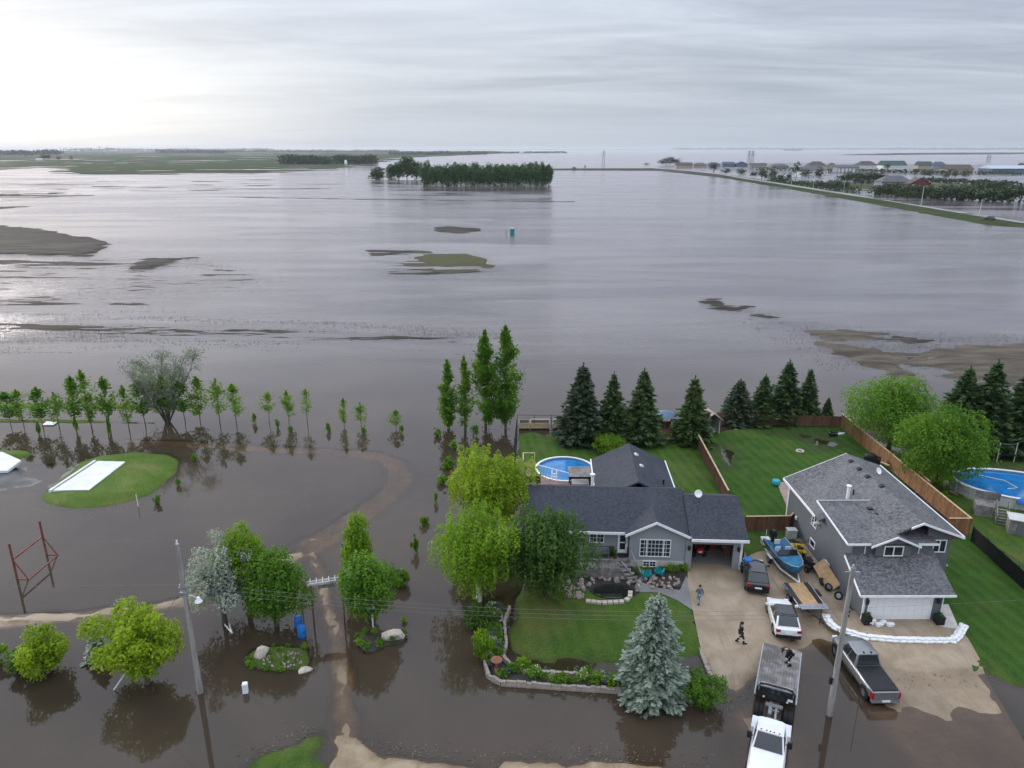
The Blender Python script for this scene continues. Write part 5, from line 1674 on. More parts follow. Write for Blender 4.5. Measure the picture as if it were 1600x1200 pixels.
def car(name, label, loc, rz, paint, L=4.5, Wd=1.82, Ht=1.6, wr=0.34, hood=0.98, pickup=False, roofmat=None, glassroof=False, belt=1.0, tail_light=True):
    t = thing(name, label, 'pickup truck' if pickup else 'car', loc, rz)
    hl, hw = L / 2, Wd / 2
    gb = 0.24
    if pickup:
        st = [(-hl, .90, .42, .95, 1.06, .88), (-hl + .1, .97, .36, 1.0, 1.12, .93), (-.1, 1, .30, 1.0, 1.12, .95), (.9, 1, .28, 1.0, 1.12, .95), (1.35, 1, .28, 1.0, 1.14, .93), (hl - .35, .98, .32, .95, 1.08, .88), (hl, .90, .42, .85, .98, .78)]
        gy = (-0.55, -0.30, 1.05, 1.75)
    else:
        st = [(-hl - .02, .90, .38, .85, 1.0, .80), (-hl + .12, .99, .27, .96, 1.06, .90), (-hl + .7, 1, .24, .95, belt, .92), (0, 1, .22, .93, belt, .93), (hl - 1.45, 1, .22, .90, belt, .92), (hl - 1.1, .99, .23, .88, hood, .88), (hl - .3, .95, .28, .74, hood - .14, .80), (hl, .82, .40, .62, hood - .28, .66)]
        gy = (-hl + .22, -hl + .85, hl - 2.25, hl - 1.30)
    B = MB().loft([sec(y, w * hw, b, s, tt, wt * hw) for y, w, b, s, tt, wt in st]).build('body', paint, t, 60)
    sm = B.modifiers.new('round', 'SUBSURF')
    sm.levels = sm.render_levels = 1 if pickup else 2
    # cabin
    bz = 1.10 if pickup else belt - 0.02
    wb, wtp = hw * .92, hw * (.70 if pickup else .74)
    y0, y1, y2, y3 = gy
    zt = Ht - 0.03
    def cs(y, z, w):
        return (y, z, w)
    base = [(-wb, y0, bz), (wb, y0, bz), (wb, y3, bz), (-wb, y3, bz)]
    top = [(-wtp, y1, zt), (wtp, y1, zt), (wtp, y2, zt), (-wtp, y2, zt)]
    MB().add(base + top, [(0, 1, 2, 3), (4, 7, 6, 5), (0, 4, 5, 1), (1, 5, 6, 2), (2, 6, 7, 3), (3, 7, 4, 0)]).build('cabin', paint, t, 30)
    bv = [c for c in bpy.data.objects if c.parent == t and c.name.startswith('cabin')][0].modifiers.new('round', 'BEVEL')
    bv.width, bv.segments = .07, 3

    r = MB()
    ns = 6
    secs = []
    for i in range(ns + 1):
        y = y1 - .04 + (y2 - y1 + .08) * i / ns
        zc = Ht + 0.03 * math.sin(math.pi * i / ns)
        secs.append([(-wtp - .03, y, zt - .03), (-wtp * .8, y, zc), (wtp * .8, y, zc), (wtp + .03, y, zt - .03)])
    r.loft(secs).build('roof', roofmat or paint, t, 50)

    def lerp3(a, b, f):
        return tuple(a[i] + (b[i] - a[i]) * f for i in range(3))

    def face(name, a, b, c, d, ix, iy0, iy1, n, mat=m_carglass):
        # a,b bottom; c,d top (c above b, d above a)
        def pt(u, v):
            return lerp3(lerp3(a, b, u), lerp3(d, c, u), v)
        return quadpanel(t, name, [pt(ix[0], iy0), pt(ix[1], iy0), pt(ix[1], iy1), pt(ix[0], iy1)], mat, n=n)
    face('windshield', base[3], base[2], top[2], top[3], (.06, .94), .06, .94, (0, 1, .5))
    face('rear_window', base[0], base[1], top[1], top[0], (.07, .93), .12, .93, (0, -1, .5))
    for s, ids in ((1, (1, 2, 6, 5)), (-1, (0, 3, 7, 4))):
        a, b, c, d = [(base + top)[i] for i in ids]
        face('side_window', a, b, c, d, (.08, .46), .10, .90, (s, 0, .3))
        face('side_window', a, b, c, d, (.50, .90), .10, .90, (s, 0, .3))
    if glassroof:
        MB().box(-wtp * .74, wtp * .74, y1 + .1, y2 - .08, Ht + .015, Ht + .045).build('glass_roof', m_carglass, t)
    for s in (-1, 1):
        for y in (hl - .92, -hl + .90):
            add_wheel(t, s * (hw - .10), y, wr, .24, ('w', wr))
            MB().lathe([(wr * 1.22, -.03), (wr * 1.22, .03), (wr * .9, .031)], 18).build('wheel_arch', m_black, t, loc=(s * (hw - .035), y, wr + .01), rot=(0, math.pi / 2, 0))
        m = MB().box(s * (hw - .02) - .03, s * (hw - .02) + .03, y3 - .25, y3 - .15, bz - .02, bz + .05)
        m.box(*sorted((s * (hw + .02), s * (hw + .22))), y3 - .28, y3 - .17, bz + .0, bz + .17)
        m.build('side_mirror', paint if not pickup else m_black, t, None)
        tl = (.80, .98) if not pickup else (.62, 1.02)
        MB().box(*sorted((s * hw * (.60 if not pickup else .74), s * hw * .93)), -hl - .012, -hl + .26, *tl).build('tail_light', m_redlight, t)
        MB().box(*sorted((s * hw * .50, s * hw * .84)), hl - .2, hl + .006, hood - .40 if not pickup else .78, hood - .28 if not pickup else .95).build('headlight', m_clearlight, t)
    MB().box(-hw * .90, hw * .90, -hl - .06, -hl + .2, .34, .58).build('rear_bumper', m_black if not pickup else m_alloy, t)
    MB().box(-hw * .86, hw * .86, hl - .25, hl + .05, .30, .50).build('front_bumper', m_black if not pickup else m_alloy, t)
    MB().box(-.26, .26, -hl - .085, -hl - .061, .66 if not pickup else .42, .79 if not pickup else .55).build('licence_plate', m_white, t)
    if pickup:
        MB().box(-hw * .84, hw * .84, -hl + .14, -0.56, 1.125, 1.16).build('bed_cover', m_black, t)
        MB().box(-hw * .80, hw * .80, -hl - .02, -hl + .06, .62, 1.10).build('tailgate', paint, t)
        for s in (-.25, .25):
            MB().box(s - .05, s + .05, y1 + .08, y1 + .2, Ht + .01, Ht + .06).build('roof_light', m_black, t)
        for s in (-1, 1):
            MB().box(*sorted((s * hw * .93, s * hw * 1.04)), -.6, 1.6, .36, .42).build('running_board', m_black, t)
    else:
        for s in (-1, 1):
            MB().tube([(s * wtp * .92, y1 + .1, Ht), (s * wtp * .92, y1 + .2, Ht + .06), (s * wtp * .92, y2 - .3, Ht + .06), (s * wtp * .92, y2 - .2, Ht)], .018, 5).build('roof_rail', m_black, t)
    return t


car('parked_car', 'black hatchback SUV with red tail lights parked by the open garage', (19.85, 52.45, 0.33), R(-12), m_blackpaint, 4.4, 1.86, 1.66, wr=.36, belt=1.04)
car('parked_car', 'white crossover with black roof parked behind the utility trailer', (20.15, 46.9, 0.22), R(-9), m_whitepaint, 4.45, 1.88, 1.66, wr=.37, belt=1.05, roofmat=m_blackpaint, glassroof=True)
car('pickup_truck', 'silver crew-cab pickup with black bed cover standing in shallow water', (23.75, 41.55, -0.02), R(1.5), m_silver, 6.0, 2.0, 1.92, wr=.40, hood=1.1, pickup=True)


def tow_truck():
    t = thing('tow_truck', 'white flatbed tow truck with slid-back grey wooden deck facing the camera', 'truck', (16.44, 37.8, 0.02), 2.727)
    # deck of planks
    d = MB().box(-1.22, 1.22, -5.6, 0.0, 1.00, 1.10).build('deck_frame', m_iron, t)
    for k in range(13):
        x = -1.2 + k * 0.185
        MB().box(x, x + .172, -5.6, -.05, 1.105, 1.15).build('deck_plank', m_wood_grey, t)
    for s in (-1, 1):
        MB().tube([(s * 1.24, -5.5, 1.12), (s * 1.24, -.1, 1.12)], .045, 6).build('side_rail', m_steel, t)
    # headboard with rounded top
    hb = MB()
    arc = [(-1.1, 0.02, 1.15), (-1.1, 0.02, 1.85), (-.92, 0.02, 2.10), (-.6, 0.02, 2.18), (.6, 0.02, 2.18), (.92, 0.02, 2.10), (1.1, 0.02, 1.85), (1.1, 0.02, 1.15)]
    hb.tube(arc, .065, 7)
    H = hb.build('headboard', m_iron, t, 50)
    MB().slab([(-1.0, 0.01, 1.95), (1.0, 0.01, 1.95), (1.0, 0.05, 1.95), (-1.0, 0.05, 1.95)], .40).build('headboard_window', m_carglass, H)
    MB().box(-1.08, 1.08, -.02, .06, 1.12, 1.56).build('headboard_panel', m_iron, H)
    MB().box(-.95, .95, -.09, -.03, 2.12, 2.2).build('headboard_cap', m_steel, H)
    for x in (-.78, .62):
        MB().box(x, x + .12, .06, .1, 1.2, 1.3).build('marker_light', m_clearlight, H)
    MB().box(-1.02, -.72, .062, .08, 1.34, 1.5).build('placard', m_white, H)
    for x in (-.40, .40):
        MB().box(x - .07, x + .07, -4.4, 5.6, .72, .95).build('frame_rail', m_iron, t)
    for y in (.6, 1.4, 2.2):
        MB().box(-.33, .33, y, y + .1, .76, .9).build('cross_member', m_steel, t)
    MB().tube([(-.15, .3, .95), (-.15, 2.3, .9)], .07, 7).build('hydraulic_ram', m_steel, t)
    MB().tube([(.2, .2, .98), (.2, 1.2, .95)], .11, 8).build('winch_drum', m_steel, t)
    MB().box(-.5, .5, .25, .5, .95, 1.05).build('winch_bracket', m_steel, t)
    for s in (-1, 1):
        add_wheel(t, s * .98, .45, .46, .30, ('tt', .46))
        add_wheel(t, s * .70, .45, .46, .24, ('tti', .46))
        add_wheel(t, s * .94, 5.6, .46, .28, ('ttf', .46))
        MB().box(*sorted((s * .72, s * 1.12)), 1.75, 2.75, .55, 1.05).build('tool_box', m_offwhite, t)
        MB().box(*sorted((s * .98, s * 1.24)), 4.05, 4.16, 1.42, 1.82).build('tow_mirror', m_black, t)
        MB().tube([(s * .88, 4.1, 1.6), (s * 1.05, 4.1, 1.6)], .03, 5).build('mirror_arm', m_black, t)
        MB().box(*sorted((s * .9, s * 1.06)), 2.9, 4.3, .42, .5).build('running_board', m_black, t)
    # cab
    st = [(2.9, .94, .55, 1.2, 1.38, .90), (3.1, .98, .50, 1.2, 1.40, .92), (4.4, .99, .50, 1.2, 1.42, .92), (4.9, .99, .52, 1.2, 1.44, .90), (5.9, .98, .55, 1.18, 1.40, .84), (6.4, .94, .6, 1.0, 1.22, .74), (6.55, .86, .66, .95, 1.12, .66)]
    MB().loft([sec(*q) for q in st]).build('body', m_whitepaint, t, 35)
    wb, wt = .88, .72
    base = [(-wb, 2.95, 1.38), (wb, 2.95, 1.38), (wb, 4.85, 1.42), (-wb, 4.85, 1.42)]
    top = [(-wt, 3.05, 2.12), (wt, 3.05, 2.12), (wt, 4.10, 2.12), (-wt, 4.10, 2.12)]
    MB().add(base + top, [(0, 1, 2, 3), (4, 7, 6, 5), (0, 4, 5, 1), (1, 5, 6, 2), (2, 6, 7, 3), (3, 7, 4, 0)]).build('cab', m_whitepaint, t)
    secs = []
    for i in range(6):
        y = 3.0 + 1.16 * i / 5
        zc = 2.17 + .03 * math.sin(math.pi * i / 5)
        secs.append([(-wt - .03, y, 2.1), (-wt * .8, y, zc), (wt * .8, y, zc), (wt + .03, y, 2.1)])
    MB().loft(secs).build('roof', m_whitepaint, t, 50)
    for x in (-.5, -.2, 0, .2, .5):
        MB().box(x - .04, x + .04, 4.02, 4.1, 2.15, 2.2).build('roof_marker', m_redlight, t)

    def L3(a, b, f):
        return tuple(a[i] + (b[i] - a[i]) * f for i in range(3))

    def pt(a, b, c, d, u, v):
        return L3(L3(a, b, u), L3(d, c, u), v)
    f = (base[3], base[2], top[2], top[3])
    quadpanel(t, 'windshield', [pt(*f, .05, .05), pt(*f, .95, .05), pt(*f, .95, .93), pt(*f, .05, .93)], m_carglass, n=(0, 1, .5))
    for s, ids in ((1, (1, 2, 6, 5)), (-1, (0, 3, 7, 4))):
        f = [(base + top)[i] for i in ids]
        quadpanel(t, 'side_window', [pt(*f, .25, .08), pt(*f, .88, .08), pt(*f, .88, .9), pt(*f, .25, .9)], m_carglass, n=(s, 0, .3))
        MB().box(*sorted((s * .56, s * .84)), 6.36, 6.52, .92, 1.12).build('headlight', m_clearlight, t)
    MB().box(-.5, .5, 6.4, 6.58, .72, 1.14).build('grille', m_black, t)
    MB().box(-.95, .95, 6.35, 6.75, .45, .68).build('front_bumper', m_alloy, t)
    return t


tow_truck()


def hull_sec(y, w, d, rim, keel):
    return [(-w, y, rim), (-w * .92, y, (rim + keel) * .5 + .05), (-w * .5, y, keel + .06), (0, y, keel), (w * .5, y, keel + .06), (w * .92, y, (rim + keel) * .5 + .05), (w, y, rim), (w * .86, y, rim - .02), (0, y, rim - d), (-w * .86, y, rim - .02)]


def boat():
    b = thing('motor_boat', 'blue fishing boat with outboard motor on a trailer between the houses', 'boat', (22.95, 54.5, 0.75), R(183))
    S = [(-2.5, .98, .45, .95, .15), (-1.2, 1.02, .55, .97, .10), (0.2, 1.02, .55, .98, .08), (0.7, 1.0, .10, 1.0, .08), (1.6, .82, .03, 1.04, .15), (2.3, .45, .03, 1.1, .35), (2.62, .08, .02, 1.14, .7)]
    MB().loft([hull_sec(*q) for q in S]).build('hull', m_boatblue, b, 50)
    MB().add([(-.9, .75, 1.04), (.9, .75, 1.04), (.74, 1.6, 1.08), (.40, 2.3, 1.14), (0, 2.55, 1.17), (-.40, 2.3, 1.14), (-.74, 1.6, 1.08)], [(0, 1, 2, 3, 4, 5, 6)]).build('foredeck', m_boatcover, b)
    MB().tube([(-.96, -2.5, .97), (-1.0, -.2, 1.0), (-.98, .7, 1.02), (-.80, 1.6, 1.06), (-.43, 2.3, 1.12), (0, 2.6, 1.17), (.43, 2.3, 1.12), (.80, 1.6, 1.06), (.98, .7, 1.02), (1.0, -.2, 1.0), (.96, -2.5, .97)], .035, 5).build('gunwale', m_alloy, b)
    MB().slab([(-.85, .55, 1.05), (.85, .55, 1.05), (.75, .35, 1.45), (-.75, .35, 1.45)], .04).build('windscreen', m_carglass, b)
    for x, y in ((-.45, -.3), (.45, -.3), (0, -1.5)):
        e = MB().box(x - .24, x + .24, y - .22, y + .22, .45, .80).build('seat', m_boatcover, b)
        MB().box(x - .24, x + .24, y - .28, y - .2, .80, 1.2).build('backrest', m_offwhite, e)
    MB().box(.3, .7, .05, .35, .5, 1.05).build('console', m_black, b)
    m = MB().loft([[(-.22, -2.95, 1.0), (.22, -2.95, 1.0), (.22, -2.45, 1.0), (-.22, -2.45, 1.0)], [(-.25, -3.0, 1.3), (.25, -3.0, 1.3), (.25, -2.4, 1.3), (-.25, -2.4, 1.3)], [(-.16, -2.9, 1.6), (.16, -2.9, 1.6), (.16, -2.5, 1.6), (-.16, -2.5, 1.6)]])
    o = m.build('outboard_motor', m_black, b, 40)
    MB().box(-.07, .07, -2.85, -2.6, .05, 1.0).build('motor_leg', m_black, o)
    MB().tube([(.8, -2.3, .95), (.8, -2.3, 1.9)], .02, 5).build('antenna', m_white, b)
    t = thing('boat_trailer', 'white steel trailer under the blue fishing boat', 'trailer', (22.95, 54.5, 0.32), R(183))
    for s in (-1, 1):
        MB().beam((s * .75, -2.3, .42), (s * .70, .9, .42), .1, .12).build('frame_rail', m_white, t)
        MB().beam((s * .70, .9, .42), (0.02 * s, 3.0, .42), .09, .11).build('frame_rail', m_white, t)
        add_wheel(t, s * 1.0, -.7, .32, .2, ('bt', .32))
        MB().box(*sorted((s * .88, s * 1.12)), -1.15, -.25, .66, .7).build('fender', m_white, t)
    MB().box(-.9, .9, -.78, -.66, .28, .36).build('axle', m_iron, t)
    MB().beam((0, 2.9, .42), (0, 3.6, .42), .09, .1).build('tongue', m_white, t)
    MB().tube([(0, 3.2, .42), (0, 3.2, .0)], .04, 6).build('jockey_stand', m_white, t)


boat()


def utility_trailer():
    t = thing('utility_trailer', 'flat utility trailer with plywood floor and raised grey ramp on the driveway', 'trailer', (22.75, 49.55, 0.30), R(2))
    MB().box(-1.0, 1.0, -1.7, 1.7, .48, .56).build('frame', m_iron, t)
    for k in range(4):
        x = -.62 + k * .31
        MB().box(x, x + .30, -1.65, 1.68, .565, .60).build('floor_board', m_osb, t)
    for s in (-1, 1):
        MB().box(*sorted((s * .64, s * 1.0)), -1.68, 1.7, .565, .63).build('wheel_runner', m_iron, t)
        MB().tube([(s * 1.02, -1.7, .62), (s * 1.02, 1.7, .62)], .04, 5).build('side_rail', m_steel, t)
        add_wheel(t, s * 1.12, .1, .33, .2, ('ut', .33))
        MB().box(*sorted((s * 1.03, s * 1.26)), -.35, .55, .70, .74).build('fender', m_iron, t)
    for k in range(4):
        MB().box(-1.05, 1.05, -1.98 + k * .13, -1.98 + k * .13 + .11, .70 + k * .03, .73 + k * .03).build('ramp_slat', m_steel, t)
    MB().beam((-.6, -1.7, .5), (0, -3.0, .45), .08, .1).build('tongue_bar', m_iron, t)
    MB().beam((.6, -1.7, .5), (0, -3.0, .45), .08, .1).build('tongue_bar', m_iron, t)
    MB().beam((0, -2.95, .45), (0, -3.4, .45), .09, .1).build('coupler', m_iron, t)
    MB().tube([(0, -2.9, .6), (0, -2.9, .0)], .035, 6).build('jack_stand', m_iron, t)


utility_trailer()


# ------------------------------------------------------------------ people
def skin(name, verts, edges, radii, mat, parent, sub=2):
    me = bpy.data.meshes.new(name)
    me.from_pydata([tuple(v) for v in verts], edges, [])
    o = bpy.data.objects.new(name, me)
    COL.objects.link(o)
    m = o.modifiers.new('skin', 'SKIN')
    sv = me.skin_vertices[0].data
    for i, r in enumerate(radii):
        sv[i].radius = (r, r) if not isinstance(r, tuple) else r
        sv[i].use_root = (i == 0)
    m2 = o.modifiers.new('sub', 'SUBSURF')
    m2.levels = m2.render_levels = sub
    dg = bpy.context.evaluated_depsgraph_get()
    ev = o.evaluated_get(dg)
    nm = bpy.data.meshes.new_from_object(ev)
    bpy.data.objects.remove(o)
    nm.materials.clear()
    nm.materials.append(mat)
    nm.shade_smooth()
    return link(name, nm, parent)


def person(label, loc, rz, pose, top, legs, shoe, hair, scale=1.0, bands=False, cap=False):
    """figure 1.75 m tall; local +Y is where it faces. pose: joint positions"""
    t = thing('person', label, 'person', loc, rz)
    t.scale = (scale,) * 3
    J = {k: Vector(v) for k, v in pose.items()}
    names = list(J)
    bones = [('pelvis', 'spine'), ('spine', 'chest'), ('chest', 'neck'), ('neck', 'head'), ('head', 'crown'), ('chest', 'sh_l'), ('sh_l', 'el_l'), ('el_l', 'wr_l'), ('chest', 'sh_r'), ('sh_r', 'el_r'), ('el_r', 'wr_r'), ('pelvis', 'hip_l'), ('hip_l', 'kn_l'), ('kn_l', 'an_l'), ('an_l', 'toe_l'), ('pelvis', 'hip_r'), ('hip_r', 'kn_r'), ('kn_r', 'an_r'), ('an_r', 'toe_r')]
    rad = dict(pelvis=.14, spine=.12, chest=.145, neck=.055, head=.092, crown=.08, sh_l=.062, sh_r=.062, el_l=.045, el_r=.045, wr_l=.032, wr_r=.032, hip_l=.09, hip_r=.09, kn_l=.058, kn_r=.058, an_l=.042, an_r=.042, toe_l=.036, toe_r=.036)
    # hands: palm + five fingers continue the arms
    extra = {}
    for sd in 'lr':
        w, e = J['wr_' + sd], J['el_' + sd]
        d = (w - e).normalized()
        palm = w + d * .075
        extra['palm_' + sd] = (palm, .030)
        bones.append(('wr_' + sd, 'palm_' + sd))
        side = d.cross(Vector((0, 1, 0.3))).normalized()
        for k, ln in enumerate((.075, .085, .08, .065)):
            a = palm + side * ((k - 1.5) * .021) + d * (.03 + ln * .5)
            b = a + d * ln * .4 + Vector((0, .02, 0))
            extra['f%d_%s' % (k, sd)] = (a, .0085)
            extra['g%d_%s' % (k, sd)] = (b, .0075)
            bones += [('palm_' + sd, 'f%d_%s' % (k, sd)), ('f%d_%s' % (k, sd), 'g%d_%s' % (k, sd))]
        th = w + d * .05 + Vector((0, .045, 0))
        extra['th_' + sd] = (th, .010)
        bones.append(('wr_' + sd, 'th_' + sd))
    for k, (p, r) in extra.items():
        J[k] = p
        rad[k] = r
    names = list(J)
    ix = {k: i for i, k in enumerate(names)}
    skin('body', [J[k] for k in names], [(ix[a], ix[b]) for a, b in bones], [rad[k] * .93 for k in names], m_skin, t)
    # face
    hd, up = J['head'], (J['crown'] - J['neck']).normalized()
    fw = Vector((0, 1, 0))
    if abs(up.z) < .9:
        fw = Vector((0, 1, -.8)).normalized()
    MB().lathe([(0.001, -.02), (.016, 0), (.008, .03), (.001, .04)], 6).build('nose', m_skin, t, 60, loc=hd + fw * .095 + up * .0)
    for s in (-1, 1):
        MB().lathe([(0.001, -.01), (.011, 0), (.001, .01)], 6).build('eye', m_black, t, 60, loc=hd + fw * .088 + up * .035 + Vector((s * .032, 0, 0)))
        MB().lathe([(0.001, -.03), (.018, 0), (.001, .03)], 6).build('ear', m_skin, t, 60, loc=hd + Vector((s * .092, 0, 0)) + up * .02)
    MB().box(-.025, .025, -.004, .004, -.005, .005).build('mouth', m_redlight, t, loc=hd + fw * .09 - up * .045)
    up_q = up.to_track_quat('Z', 'Y').to_euler()
    MB().lathe([(.098, -.03), (.108, .03), (.100, .09), (.06, .135), (0.001, .15)], 14).build('cap' if cap else 'hair', hair, t, 70, loc=hd - fw * .012 + up * .01, rot=up_q)
    if cap:
        MB().box(-.07, .07, .08, .19, .02, .035).build('cap_peak', hair, t, loc=hd + up * .03, rot=up_q)
    K = ['pelvis', 'spine', 'chest', 'sh_l', 'el_l', 'sh_r', 'el_r']
    ml, mr = J['el_l'].lerp(J['wr_l'], .75), J['el_r'].lerp(J['wr_r'], .75)
    vs = [J[k] for k in K] + [ml, mr, J['chest'].lerp(J['neck'], .55)]
    skin('shirt', vs, [(0, 1), (1, 2), (2, 3), (3, 4), (4, 7), (2, 5), (5, 6), (6, 8), (2, 9)], [.165, .15, .17, .08, .06, .08, .06, .048, .048, .075], top, t)
    K = ['pelvis', 'hip_l', 'kn_l', 'an_l', 'hip_r', 'kn_r', 'an_r']
    skin('trousers', [J[k] for k in K], [(0, 1), (1, 2), (2, 3), (0, 4), (4, 5), (5, 6)], [.155, .108, .078, .064, .108, .078, .064], legs, t)
    for sd in 'lr':
        a, b = J['an_' + sd], J['toe_' + sd]
        m = MB().loft([[(a.x + x * .05, a.y - .08, a.z + z) for x, z in ((-1, -.07), (1, -.07), (1, .03), (-1, .03))], [(a.x + x * .055, a.y + .06, a.z + z) for x, z in ((-1, -.07), (1, -.07), (.9, .02), (-.9, .02))], [(b.x + x * .045, b.y + .06, b.z + z) for x, z in ((-1, -.04), (1, -.04), (.8, .03), (-.8, .03))]])
        m.build('shoe', shoe, t, 50)
        if bands:
            k = J['kn_' + sd].lerp(a, .30)
            MB().lathe([(.088, -.06), (.092, 0), (.088, .06)], 12, cap=False).build('reflective_band', m_cl_band, t, loc=k)
    return t


stand = dict(pelvis=(0, 0, .95), spine=(0, 0, 1.12), chest=(0, .01, 1.34), neck=(0, .02, 1.50), head=(0, .035, 1.62), crown=(0, .03, 1.70), sh_l=(-.19, .0, 1.41), el_l=(-.26, -.06, 1.13), wr_l=(-.25, .03, .90), sh_r=(.19, 0, 1.41), el_r=(.27, -.02, 1.13), wr_r=(.25, .10, .91), hip_l=(-.10, 0, .90), kn_l=(-.11, .03, .50), an_l=(-.11, -.02, .08), toe_l=(-.12, .12, .045), hip_r=(.10, 0, .90), kn_r=(.11, .06, .50), an_r=(.11, .02, .08), toe_r=(.13, .16, .045))
walk = dict(stand)
walk.update(el_l=(-.24, .10, 1.14), wr_l=(-.22, .26, .98), el_r=(.25, -.16, 1.15), wr_r=(.24, -.10, .92), kn_l=(-.10, .10, .50), an_l=(-.10, -.22, .17), toe_l=(-.10, -.12, .06), kn_r=(.10, .18, .52), an_r=(.10, .24, .08), toe_r=(.11, .40, .045))
bend = dict(stand)
bend.update(pelvis=(0, -.12, .90), spine=(0, .02, 1.06), chest=(0, .24, 1.20), neck=(0, .38, 1.28), head=(0, .50, 1.30), crown=(0, .57, 1.33), sh_l=(-.19, .28, 1.24), el_l=(-.26, .38, .98), wr_l=(-.20, .50, .78), sh_r=(.19, .28, 1.24), el_r=(.27, .36, .97), wr_r=(.22, .50, .80), hip_l=(-.11, -.11, .86), hip_r=(.11, -.11, .86), kn_l=(-.17, .12, .50), kn_r=(.17, .05, .48), an_l=(-.17, -.04, .08), an_r=(.18, -.06, .08), toe_l=(-.19, .11, .045), toe_r=(.20, .09, .045))
person('person in grey shirt and pale jeans walking on the driveway with back to camera', (14.49, 49.2, 0.33), R(8), walk, m_cl_grey, m_cl_jean, m_hair, m_hair, .96)
person('person in black clothes and cap mid-stride on the driveway', (16.28, 44.45, 0.32), R(-90), walk, m_cl_black, m_cl_black, m_cl_black, m_cl_black, 1.02, bands=True, cap=True)
person('person in dark work clothes bending over on the tow truck deck', (18.45, 41.1, 1.17), R(100), bend, m_cl_black, m_cl_black, m_rubber, m_hair, 1.0, bands=True)


# ------------------------------------------------------------------ utility poles and wires
def utility_pole(label, bx, by, H):
    b = G(bx, by, 0)
    t = thing('utility_pole', label, 'utility pole', (b.x, b.y, -0.3))
    MB().tube([(0, 0, -.5), (0, 0, H * .5), (0, 0, H + .3)], [.20, .165, .13], 10).build('pole_shaft', m_pole, t, 60)
    return t, b


PL, bL = utility_pole('grey wooden utility pole with street lamp standing in the flood at left', 313, 1082, 11.0)
MB().tube([(0, 0, 11.25), (0, 0, 11.55)], [.07, .05], 8).build('top_insulator', m_clearlight, PL)
for s in (-.16, .16):
    MB().lathe([(.03, 0), (.06, .04), (.04, .1), (.06, .14), (.03, .2)], 8, (s, -.1, 8.35)).build('insulator', m_steel, PL)
MB().box(-.26, .26, -.18, -.12, 8.25, 8.36).box(-.2, .2, -.2, -.1, 7.9, 8.0).build('bracket', m_steel, PL)
MB().tube([(0.1, -.05, 7.55), (.45, -.1, 7.72), (.75, -.12, 7.55)], .035, 6).build('lamp_arm', m_steel, PL)
MB().lathe([(.08, .22), (.12, .1), (.24, -.1), (.16, -.16), (0.001, -.2)], 12, (.85, -.12, 7.4)).build('lamp_head', m_white, PL, 50)
PR, bR = utility_pole('grey wooden utility pole standing in shallow water beside the silver pickup', 1296, 1117, 10.6)
MB().lathe([(.03, 0), (.07, .05), (.05, .1), (.07, .16), (.03, .22)], 8, (0, 0, 10.9)).build('top_insulator', m_steel, PR)
for z in (7.55, 7.85, 8.15):
    MB().lathe([(.03, 0), (.07, .05), (.05, .12), (.03, .16)], 8, (.16, -.05, z)).build('insulator', m_black, PR)
MB().box(-.34, -.2, -.1, .08, 2.7, 3.15).build('meter_box', m_black, PR)
MB().tube([(-.45, 0, 10.6), (.45, 0, 10.6)], .03, 5).build('top_bracket', m_steel, PR)


def wire(label, a, b, sag, r=0.022):
    a, b = Vector(a), Vector(b)
    n = 24
    pts = []
    for i in range(n + 1):
        f = i / n
        p = a.lerp(b, f)
        p.z -= sag * 4 * f * (1 - f)
        pts.append(p - a)
    o = MB().tube(pts, r, 4, False).build('power_line', m_wire, None)
    o.location = a
    props(o, label, 'wire')


wire('topmost thin wire running left from the lamp pole out of the picture', (bL.x, bL.y, 11.25), (bL.x - 60, bL.y + 2.5, 10.6), .5, .013)
wire('lower thin wire running left from the lamp pole out of the picture', (bL.x, bL.y - .1, 8.2), (bL.x - 60, bL.y + 2.5, 7.6), .5, .013)
for i, z in enumerate((7.3, 7.6, 7.9)):
    wire('%s of the three dark cables strung between the two utility poles' % ('lowest', 'middle', 'highest')[i], (bL.x + .1, bL.y - .1, z + .55), (bR.x, bR.y - .1, z), 1.0, .008)
wire('short cables leading right from the right pole out of the picture', (bR.x, bR.y - .1, 7.9), (bR.x + 40, bR.y + 6, 7.4), .6, .007)
gw = G(178, 1078, 0)
wire('guy wire from the lamp pole down to its white sleeve in the water', (bL.x - .05, bL.y, 7.9), (gw.x, gw.y, 0.0), 0.02, .012)
d = (Vector((bL.x, bL.y, 7.9)) - gw)
o = MB().tube([(0, 0, 0), tuple(d.normalized() * 2.0)], .05, 7).build('guy_wire_sleeve', m_offwhite)
o.location = gw
props(o, 'white guy wire sleeve rising slanted from the flood below the lime-green maple', 'guy guard')


